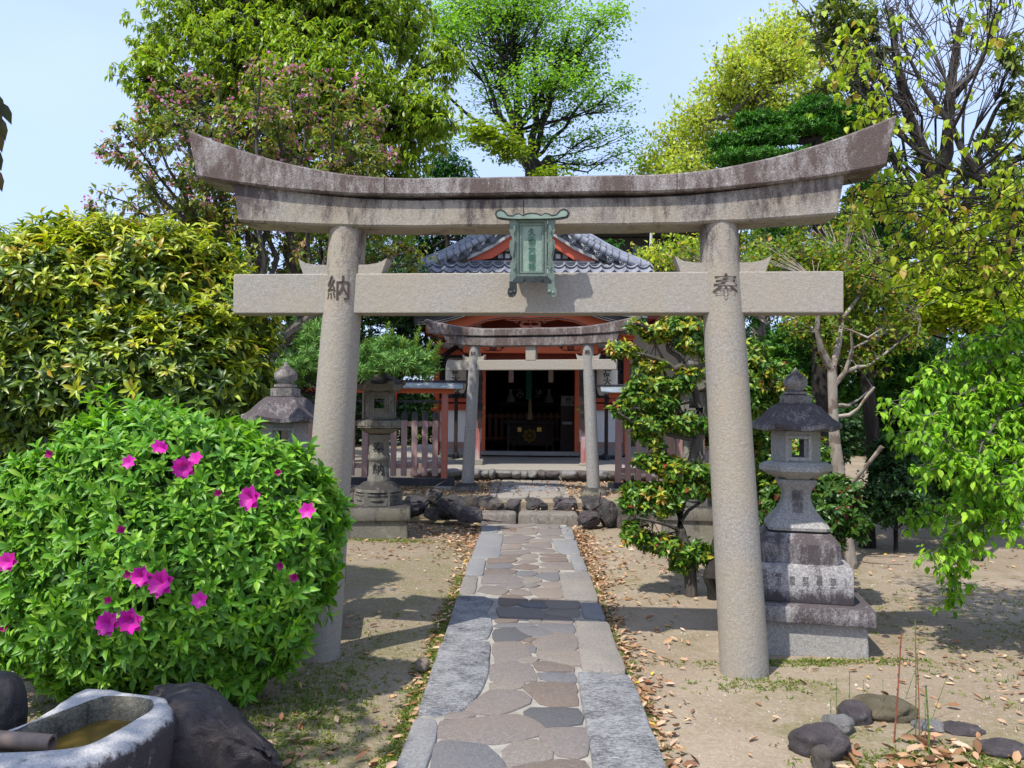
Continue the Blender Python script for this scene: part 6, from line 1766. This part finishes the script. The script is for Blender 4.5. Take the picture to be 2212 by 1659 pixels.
B, D, U, Lk, Wk = sprays(P, O, 10, 'star', .074, .025, .08, 1., .4, .03)
leaf_mesh('foliage', B, D, U, Lk, Wk, np.where((RNG.random(len(B)) < .5)[:, None], pick([((.17, .37, .028), 5), ((.26, .47, .04), 2.6)], len(B), per=10), pick([((.10, .27, .025), 4), ((.15, .35, .03), 3)], len(B), per=10)), TM_LEAF, LEAF, t)
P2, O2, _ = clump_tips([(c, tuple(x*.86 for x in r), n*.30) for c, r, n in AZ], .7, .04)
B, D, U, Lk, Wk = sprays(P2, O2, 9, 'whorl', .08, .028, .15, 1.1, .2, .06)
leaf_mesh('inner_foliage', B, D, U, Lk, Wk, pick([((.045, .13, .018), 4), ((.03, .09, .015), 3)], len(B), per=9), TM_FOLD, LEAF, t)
A = P[RNG.random(len(P)) < .35]
c0 = np.array([base.x, base.y, .1])
sticks_mesh('stems', c0+(A-c0)*RNG.uniform(.1, .4, (len(A), 1)), A, .007, .003, BARK_T, t, 4)
MAG = leafmat('magenta_petal', .45, .4, .3, (1.2, .6, 1.15))
fl_px = [(405, 1005, 1.25), (430, 1000, .9), (553, 1078, 1.35), (669, 1107, .95), (287, 1003, .8), (345, 970, .8), (365, 975, .7), (120, 985, .6), (28, 1215, 1.1), (314, 1243, 1.1), (360, 1262, 1.4), (245, 1347, 1.3), (295, 1333, 1.4), (438, 1296, .9), (640, 1246, .6), (262, 1150, .55), (612, 1220, .5), (15, 1357, .6), (290, 1240, .55), (242, 1300, .5), (480, 1062, .5), (600, 1020, .45)]
for px, py, s in fl_px:
    c = azp(px, py); o = (Vector((random.gauss(0, .25), -1, .35+random.gauss(0, .25)))).normalized()
    for _k in range(1):
        n_ = 6 if s > .7 else 4
        tq = o.cross(Vector((0, 0, 1))).normalized(); bq = o.cross(tq)
        L_ = .042*s if s > .7 else .05*s
        ph = random.uniform(0, 6)
        PP, DD, UU = [], [], []
        for layer in ((0,) if s < 1.0 else (0, 1)):
            for i in range(n_):
                a = ph+2*PI*i/n_+layer*.5
                rd = tq*math.cos(a)+bq*math.sin(a)
                op = .95 if s > .7 else .35
                d = (rd*op+o*(.42+.35*layer)).normalized()
                PP.append(tuple(c+o*.03)); DD.append(tuple(d)); UU.append(tuple(o))
        tn = pick([((.60, .02, .38), 3), ((.70, .05, .46), 2)], len(PP), .1) if s > .6 else pick([((.36, .015, .16), 1)], len(PP), .1)
        leaf_mesh('flower', np.array(PP), np.array(DD), np.array(UU), L_*1.12, L_*1.08, tn, TM_HEART, MAG, t)
# near tree at the left of the viewer: a few leaves dangle into the picture, its crown shades the basin
base = Vector((-3.1, 1.0, 0))
t = make_tree('shade_tree', 'near tree whose few dark leaves dangle into the left edge, top left', base,
              [((-3.0, 1.15, 4.5), (.75, .7, .5), 150), ((-2.75, 1.75, 4.6), (.6, .5, .4), 90), ((-3.5, 1.6, 4.4), (.7, .6, .45), 90), ((-3.3, .5, 4.3), (.7, .7, .5), 90)],
              BARK_D, LEAF_SOFT, [((.08, .13, .025), 4), ((.13, .19, .03), 3), ((.10, .075, .035), .6)], k=7, style='droop', L=.085, W=.036, droop=.5, twig=.08, tmpl=TM_LEAF, trunk_r=.07, twigs=.3, twr=.004)
mb = MB(); b0 = Vector(base)
mb.tube([Vector(p)-b0 for p in ((-3.05, 1.02, 3.2), (-2.8, 1.7, 3.5), (-2.3, 2.4, 3.1))], [.02, .014, .008], 6)
tw = [at(-25, 200, 2.5), at(-8, 260, 2.5), at(-6, 380, 2.5)]
mb.tube([Vector((-2.3, 2.4, 3.1))-b0]+[p-b0 for p in tw], [.006, .004, .003, .002], 5); mb.build('hanging_twig', BARK_D, t)
PP, DD = [], []
for px, py, dx in ((6, 205, .3), (14, 222, .9), (12, 255, .35), (6, 235, .0), (4, 280, .4), (0, 320, .5), (2, 365, .5), (-6, 250, .2), (-4, 220, -.2)):
    PP.append(tuple(at(px-8, py, 2.5))); DD.append((dx*.5, -.1, -1))
leaf_mesh('hanging_leaves', np.array(PP), np.array(DD), np.tile([[.3, -1, .2]], (len(PP), 1)), .075, .034, pick([((.05, .06, .03), 2), ((.10, .075, .035), 1)], len(PP)), TM_LEAF, LEAF_SOFT, t)

# far wood behind everything
P, O, C_ = [], [], []
cl = []
rw = random.Random(9)
for i in range(64):
    a = R(-78+156*i/63+rw.uniform(-1, 1)); d = rw.uniform(31, 36)
    h = rw.uniform(2.2, 4.0)
    if abs(i-31.5) > 20: h += 1.2
    cl.append(((d*math.sin(a), d*math.cos(a), h*.5), (1.7, 1.4, h*.62), 420))
P, O, I = clump_tips(cl, .5, .2)
B, D, U, Lk, Wk = sprays(P, O, 7, 'random', .26, .14, .1, 1, .2, .2)
pal = pick([((.05, .10, .02), 4), ((.09, .15, .03), 3), ((.02, .05, .012), 3)], len(B), per=7)
tag(leaf_mesh('far_wood', B, D, U, Lk, Wk, pal, TM_KITE, LEAF, None), 'dense green wood closing off the garden far behind the hall', kind='stuff')
# ------------------------------------------------------------------ stone basin, spout, rocks at the left front
def basin_material():
    m = Mat('basin_stone', .85, .25)
    g = m.noise(150, 3, .7); n = m.noise(9, 6, .75, stretch=(1.3, 1.3, .22)); n2 = m.noise(26, 5, .75)
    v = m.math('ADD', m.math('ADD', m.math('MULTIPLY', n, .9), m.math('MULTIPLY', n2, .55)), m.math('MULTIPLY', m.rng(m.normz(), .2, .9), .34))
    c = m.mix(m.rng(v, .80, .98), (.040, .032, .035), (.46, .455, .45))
    c = m.mix(m.rng(g, .35, .65, 0, .45), c, (.10, .09, .095))
    h = m.bump(n2, .6, .02); h = m.bump(g, .5, .006, h)
    return m.done(c, h)
BAS = basin_material()
BAS_IN = stone('basin_inside', (.16, .15, .12), (.03, .026, .022), .7, (.12, .10, .05), .5, 0, True, .8, 0, .8, 1.5)
t = thing('stone_basin', 'rough grey stone water basin in the lower left corner', 'basin', (-1.8, 2.9, 0))
zr = .43
outer = [gnd(px, py, zr) for px, py in ((172, 1490), (215, 1484), (340, 1500), (372, 1514), (378, 1535), (360, 1560), (300, 1596), (225, 1632), (120, 1660), (-20, 1676), (-150, 1690), (-220, 1650), (-120, 1610), (10, 1580), (100, 1533))]
inner = [gnd(px, py, zr) for px, py in ((206, 1512), (240, 1508), (305, 1513), (320, 1522), (312, 1538), (280, 1556), (240, 1578), (180, 1606), (100, 1616), (0, 1622), (-110, 1632), (-140, 1622), (-60, 1600), (38, 1576), (120, 1546))]
def smooth_loop(L_, n=72):
    m = len(L_); out = []
    for i in range(n):
        f = i/n*m; j = int(f); q = f-j
        p0, p1, p2, p3 = L_[j-1], L_[j % m], L_[(j+1) % m], L_[(j+2) % m]
        c = .5*((2*p1)+(p2-p0)*q+(2*p0-5*p1+4*p2-p3)*q*q+(3*p1-p0-3*p2+p3)*q**3)
        out.append(c)
    return out
O_, I_ = smooth_loop(outer), smooth_loop(inner)
cen = sum(O_, Vector())/len(O_)
b0 = Vector(t.location)
def lv(L_, z, k=0., am=.008, sd=0):
    out = []
    for p in L_:
        d = (p-cen); d.z = 0; d.normalize()
        n = noise.noise(Vector((p.x*5, p.y*5, z*5+sd)))*am+noise.noise(Vector((p.x*17, p.y*17, z*17+sd)))*am*.5
        q = p+d*(k+n*1.6); out.append(Vector((q.x, q.y, z+n*.7))-b0)
    return out
mb = MB()
rings = [lv(O_, -.06, -.05), lv(O_, .08, -.03), lv(O_, .2, -.012), lv(O_, .32, .0), lv(O_, zr-.035, .004), lv(O_, zr-.008, -.010), lv(O_, zr, -.028, .005),
         lv([a.lerp(b, .5) for a, b in zip(O_, I_)], zr+.003, 0, .006), lv(I_, zr, .022, .005), lv(I_, zr-.012, .006), lv(I_, zr-.05, -.004), lv(I_, zr-.14, -.015), lv(I_, zr-.2, -.05)]
mb.loft(rings[:9], False)
mb.loft(rings[8:], False, 1)
mb.build('bowl', [BAS, BAS_IN], t, 70)
W = Mat('water', .03, .5)
W.b.inputs['IOR'].default_value = 1.33
W.b.inputs['Transmission Weight'].default_value = .0
wc = W.mix(W.rng(W.noise(3, 4), .35, .65), (.075, .05, .012), (.14, .10, .022))
wat = W.done(wc, W.bump(W.noise(14, 2), .05, .01))
mb = MB(); zw = zr-.085
rg = lv(I_, zw, -.004, 0); f = mb.bm.faces.new([mb.bm.verts.new(p) for p in rg]); mb.build('water', wat, t)
# spout
sp = thing('bamboo_spout', 'weathered brown bamboo spout lying over the basin edge at the left', 'spout', tuple(at(0, 1605, 2.72)))
mb = MB(); b0 = Vector(sp.location)
a, b = at(-260, 1590, 2.72), at(112, 1606, 2.72)
a.z = b.z+.035
n = 18; d = (b-a).normalized(); u = d.cross(Vector((0, 0, 1))).normalized(); w = u.cross(d); r = .030
ring = lambda c, r: [c-b0+(u*math.cos(2*PI*k/n)+w*math.sin(2*PI*k/n))*r for k in range(n)]
L_ = (b-a).length
mb.loft([ring(b-d*.06, r*.72), ring(b, r*.72), ring(b, r)]+[ring(a.lerp(b, f), r*(1.07 if abs(f-.55) < .006 else 1)) for f in (.95, .8, .56, .55, .54, .3, .0)], True)
mb.build('pipe', paintwood('old_bamboo', (.20, .145, .11), (.27, .21, .17), (.12, .09, .07), .5), sp)
boulder('boulder', 'dark rounded stone behind the basin at the left edge', 'boulder', tuple(at(-14, 1552, 3.02)), (.22, .2, .36), ROCK_D, seed=61, amp=.06, cuts=1)
q_ = lambda px, py, Y: tuple(at(px, py, Y))
hull_rock('large dark angular flat topped boulder beside the basin, below the azalea', [q_(322, 1482, 3.5), q_(440, 1470, 3.5), q_(462, 1492, 3.28), q_(352, 1506, 3.12), q_(508, 1536, 3.3), q_(470, 1540, 3.0), q_(565, 1602, 3.25), q_(590, 1640, 3.1), (gnd(610, 1660).x, gnd(610, 1660).y, -.05), (gnd(470, 1720).x, 3.0, -.05), (gnd(350, 1700).x, 3.0, -.05), q_(480, 1590, 2.98), q_(360, 1600, 2.98), (-1.5, 3.6, -.05), (-1.1, 3.6, -.05)], ROCK_P, seed=4)
c = gnd(520, 1668)
boulder('boulder', 'low flat speckled rock at the bottom edge, in front of the purple boulder', 'boulder', (c.x, c.y, .03), (.30, .26, .13), ROCK_P, seed=72, amp=.1, cuts=2)
# seedling before the boulder
c = gnd(455, 1650)
t = thing('seedling', 'tiny seedling with orange tipped leaves in front of the purple boulder', 'seedling', tuple(c))
mb = MB(); b0 = Vector(c)
q = at(452, 1605, 3.15); mb.tube([(0, 0, 0), q-b0, at(446, 1582, 3.15)-b0], [.003, .0025, .0015], 5); mb.tube([q-b0, at(470, 1600, 3.15)-b0], [.002, .001], 5); mb.build('stem', BARK_T, t)
PP, DD, TT = [], [], []
for px, py, dx, dz, g in ((448, 1590, -.5, 1, 0), (444, 1584, .3, 1, 0), (452, 1600, -1, .5, 0), (468, 1600, .6, 1, 0), (472, 1600, 1, .3, 0), (468, 1600, .2, 1, 0), (452, 1620, -1, .2, 1), (454, 1624, 1, .3, 1), (450, 1634, -.6, .5, 1), (456, 1640, .8, .4, 1)):
    PP.append(tuple(at(px, py, 3.15))); DD.append((dx, -.3, dz)); TT.append((.07, .2, .03) if g else (.5, .2, .06))
leaf_mesh('leaves', np.array(PP), np.array(DD), np.tile([[0, -1, .4]], (len(PP), 1)), .036, .012, np.array(TT), TM_LEAF, LEAF_SOFT, t)

# rock ring with horsetails at the right front
G_R = 'rocks ringing the small planting bed'
def ring_rock(label, x0, y0, x1, y1, mat, seed, h, **k):
    a, b = gnd(x0, y1), gnd(x1, y1); w = b.x-a.x
    c = (a+b)/2
    boulder('bed_rock', label, 'rock', (c.x, c.y+w*.3, h*.32), (w*1.05, w*.75, h), mat, seed=seed, group=G_R, amp=.17, cuts=8, fl=1.8, **k)
ring_rock('largest dark smooth rock of the planting bed, nearest its left corner', 1722, 1585, 1842, 1648, ROCK_P, 81, .17)
ring_rock('small brown pointed rock leaning on the front of the dark smooth rock', 1758, 1628, 1802, 1672, ROCK_B, 82, .13)
ring_rock('pale grey rock between the dark smooth rock and the purple one', 1782, 1563, 1852, 1596, ROCK_G, 83, .12)
ring_rock('purple cracked rock at the back left of the planting bed', 1820, 1528, 1886, 1576, ROCK_P, 84, .15)
ring_rock('mossy brown long rock at the back of the planting bed', 1868, 1526, 1990, 1566, rockmat('mossy_rock', (.10, .085, .05), (.17, .14, .09), (.22, .20, .10)), 85, .14)
ring_rock('flat grey slab stone right of the mossy rock, nearly buried', 1985, 1556, 2056, 1584, ROCK_G, 86, .05)
ring_rock('flat dark slab stone at the right of the planting bed', 2050, 1564, 2134, 1592, ROCK_P, 87, .05)
ring_rock('flat dark slab stone at the right edge of the picture', 2136, 1592, 2240, 1640, ROCK_P, 88, .06)
HG = plain('horsetail_green', (.10, .16, .035), .6, .3, 40); HR = plain('horsetail_red', (.25, .07, .04), .6, .35, 30); HN = plain('horsetail_node', (.10, .09, .08), .7)
G_H = 'horsetail stems in the planting bed'
for px0, py0, px1, py1, m, r, lab in ((1930, 1612, 1947, 1366, HR, .0042, 'tallest rust red horsetail stem in the planting bed'), (1978, 1600, 1977, 1340, HG, .0028, 'tall thin green horsetail stem right of the rust red one'),
        (1986, 1605, 1981, 1412, HR, .0028, 'thin reddish green horsetail stem leaning on the green one'), (2008, 1640, 2000, 1482, HG, .0044, 'thick green horsetail stem with dark cut top'), (1950, 1520, 1976, 1450, HG, .0018, 'short green shoot leaning right beside the rust red stem'),
        (2008, 1560, 2046, 1460, HG, .0016, 'thin green shoot leaning right at the right of the bed'), (1833, 1530, 1835, 1450, HG, .0020, 'thin green shoot behind the purple rock'), (1806, 1560, 1806, 1466, HG, .0020, 'thin green shoot left of the purple rock'),
        (1793, 1562, 1794, 1512, HG, .0018, 'short green shoot left of the pale grey rock'), (1862, 1535, 1865, 1470, HG, .0014, 'faint thin shoot between purple and mossy rocks'), (1908, 1560, 1907, 1470, HG, .0014, 'faint thin shoot before the mossy rock'), (1998, 1620, 1998, 1520, HG, .0020, 'short green stem against the thick cut stem')):
    a = gnd(px0, py0); b = at(px1, py1, a.y)
    t = thing('horsetail', lab, 'plant', tuple(a), 0, G_H)
    L_ = (b-a).length; n = max(2, int(L_/.062))
    mb = MB(); mb.tube([Vector((0, 0, -.02)), (b-a)*.5+Vector((.003, 0, 0)), b-a], [r, r*.95, r*.8], 7); mb.build('stem', m, t)
    mb = MB()
    for i in range(1, n+1):
        c = (b-a)*(i/n); dn = (b-a).normalized()*.003
        mb.tube([c-dn, c+dn], [r*1.25, r*1.25], 7)
    mb.build('joints', HN, t)
boulder('pebble_stone', 'tan oval stone lying at the left edge of the path', 'stone', tuple(gnd(912, 1446)+Vector((0, 0, .03))), (.085, .12, .075), rockmat('tan_stone', (.23, .18, .13), (.31, .25, .19), (.35, .31, .26)), seed=91, amp=.08, cuts=1, sub=3)
for px, py, s, lab, m in ((1914, 1379, .05, 'small dark pebble right of the lantern base', ROCK_D), (848, 1336-60, .05, 'small grey pebble on the ground left of the path', ROCK_G), (871, 1293, .035, 'smallest grey pebble left of the path', ROCK_G), (1898, 1392, .04, 'small pebble at the corner of the lantern base', ROCK_G)):
    c = gnd(px, py); boulder('pebble', lab, 'pebble', (c.x, c.y, .008), (s, s*.8, s*.7), m, seed=int(px), amp=.08, cuts=1, sub=2)

# ------------------------------------------------------------------ fallen leaves, moss and tufts (nobody could count them)
DRY = leafmat('dry_leaf', .75, .12, .2, (1.1, .9, .6))
DRYP = [((.37, .225, .125), 5), ((.44, .30, .19), 3.5), ((.25, .13, .065), 2.6), ((.48, .36, .25), 2), ((.17, .09, .05), 1.4), ((.55, .36, .05), .3)]
X_, Z_ = [], []
def scatter(n, f, z=None):
    for _ in range(n):
        p = f()
        if p is None: continue
        x, y = p
        if -1.0 < y < 11 and abs(x-.03) < .52 and random.random() < .93: continue
        X_.append((x, y)); Z_.append((gz(x, y)+.004) if z is None else z)
rl = random.Random(21)
def edge(s, y0, y1, w): 
    y = y0+(y1-y0)*rl.random()**1.0; return (.03+s*(.60+abs(rl.gauss(0, w))), y)
scatter(900, lambda: edge(1, 2.4, 10.2, .075)); scatter(420, lambda: edge(-1, 2.4, 10.2, .06)); scatter(520, lambda: edge(1, 7, 10.4, .18)); scatter(90, lambda: edge(1, 4, 8, .3)); scatter(300, lambda: edge(-1, 8.6, 10.4, .25))
scatter(420, lambda: (rl.uniform(-1.7, -.5), rl.gauss(9.9, .35))); scatter(240, lambda: (rl.uniform(-1.9, -.6), rl.uniform(8, 9.8))); scatter(50, lambda: (rl.uniform(-1.6, -.6), rl.uniform(2.6, 8)))
scatter(130, lambda: (rl.gauss(-1.0, .25), rl.gauss(3.3, .35))); scatter(60, lambda: (rl.gauss(-1.9, .35), rl.gauss(3.6, .2)))
scatter(420, lambda: (rl.uniform(.7, 2.2), rl.uniform(6.3, 9.6))); scatter(240, lambda: (rl.uniform(2.3, 6.5), rl.uniform(4.0, 9.5))); scatter(700, lambda: (rl.uniform(2.3, 8), rl.uniform(6.5, 13)))
scatter(170, lambda: (rl.gauss(2.75, .45), rl.gauss(4.6, .5))); scatter(300, lambda: (rl.gauss(1.9, .24), rl.gauss(3.42, .2))); scatter(60, lambda: (rl.uniform(.7, 3), rl.uniform(2.8, 6.3)))
scatter(1500, lambda: (rl.uniform(-2.7, -.55), rl.uniform(11.2, 13.5)), TZ+.012); scatter(1500, lambda: (rl.uniform(.6, 3.0), rl.uniform(11.2, 13.5)), TZ+.012); scatter(160, lambda: (rl.uniform(-.6, .7), rl.uniform(11.1, 13.4)), TZ+.03); scatter(70, lambda: (rl.uniform(-1, 1), 10.8+rl.gauss(0, .08)), .165)
scatter(110, lambda: (rl.uniform(-.5, .56), rl.uniform(9.7, 10.3)), .045)
n = len(X_); XY = np.array(X_); a = RNG.uniform(0, 2*PI, n)
P = np.column_stack([XY, np.array(Z_)+RNG.uniform(0, .012, n)])
D = np.column_stack([np.cos(a), np.sin(a), RNG.normal(0, .18, n)]); U = np.column_stack([RNG.normal(0, .35, n), RNG.normal(0, .35, n), np.ones(n)])
L_ = RNG.uniform(.022, .075, n)*np.where(np.hypot(XY[:, 0]-1.95, XY[:, 1]-3.42) < .5, 1.45, 1)
tag(leaf_mesh('fallen_leaves', P, D, U, L_, L_*RNG.uniform(.32, .48, n), pick(DRYP, n, .25), TM_DRY, DRY, None, True, RNG.uniform(.2, 1.6, n)), 'dry tan and brown leaves strewn along the path edges and over the ground', kind='stuff')
# grass and moss tufts
X_, Z_ = [], []
rl = random.Random(33)
scatter(1500, lambda: edge(-1, 2.4, 7.5, .035)); scatter(520, lambda: edge(1, 2.4, 8, .035)); scatter(900, lambda: (rl.gauss(-1.15, .2), rl.gauss(3.9, .5))); scatter(110, lambda: (rl.gauss(1.38, .2), rl.gauss(4.52, .08)))
scatter(260, lambda: (rl.gauss(1.75, .4), 4.97-.12*rl.random()**2)); scatter(1900, lambda: (rl.gauss(1.95, .24), rl.gauss(3.36, .17))); scatter(700, lambda: (rl.uniform(2.4, 5), rl.uniform(4.2, 7))); scatter(260, lambda: (rl.uniform(-1.7, -.6), rl.uniform(2.6, 6))); scatter(300, lambda: (rl.gauss(-1.6, .4), 9.15+rl.gauss(0, .06)))
scatter(300, lambda: (rl.gauss(-2.3, .3), rl.gauss(3.8, .3)))
n = len(X_); XY = np.array(X_); P = np.column_stack([XY, np.array(Z_)-.006])
k = 6
PP = np.repeat(P, k, 0)+np.column_stack([RNG.normal(0, .012, (n*k, 2)), np.zeros(n*k)])
D = np.column_stack([RNG.normal(0, .75, (n*k, 2)), RNG.uniform(.25, 1, n*k)]); U = np.column_stack([RNG.normal(0, .5, (n*k, 2)), np.ones(n*k)])
tag(leaf_mesh('ground_cover', PP, D, U, RNG.uniform(.012, .034, n*k), RNG.uniform(.005, .012, n*k), pick([((.13, .20, .03), 4), ((.22, .25, .05), 3), ((.30, .25, .09), 1.2)], n*k, per=k), TM_KITE, LEAF, None), 'tiny weeds and moss tufts along the path edge and bases', kind='stuff')
# fine grit
n = 9000
XY = np.column_stack([RNG.uniform(-2.2, 4.2, n), RNG.uniform(2.5, 8.5, n)])
XY = XY[np.abs(XY[:, 0]-.03) > .6]; n = len(XY)
z = np.array([gz(x, y) for x, y in XY])
s = RNG.uniform(.002, .007, n)*np.where(RNG.random(n) < .06, 2.0, 1)
tet = np.array([(1, 0, -.2), (-.5, .87, -.2), (-.5, -.87, -.2), (.1, .1, .7), (-.2, 0, .6)])
V = np.column_stack([XY, z])[:, None, :]+tet[None]*s[:, None, None]*RNG.uniform(.6, 1.3, (n, 5, 1))
off = (np.arange(n)*5)[:, None, None]
F3 = (np.array([(0, 1, 3), (1, 2, 4), (2, 0, 4), (3, 1, 4), (0, 3, 4)])[None]+off).reshape(-1, 3)
tag(np_obj('gravel', V, [F3], DRY, None, np.repeat(pick([((.33, .30, .27), 3), ((.45, .40, .34), 3), ((.16, .15, .15), 2)], n, .2), 5, axis=0)), 'fine grit lying on the sandy ground', kind='stuff')
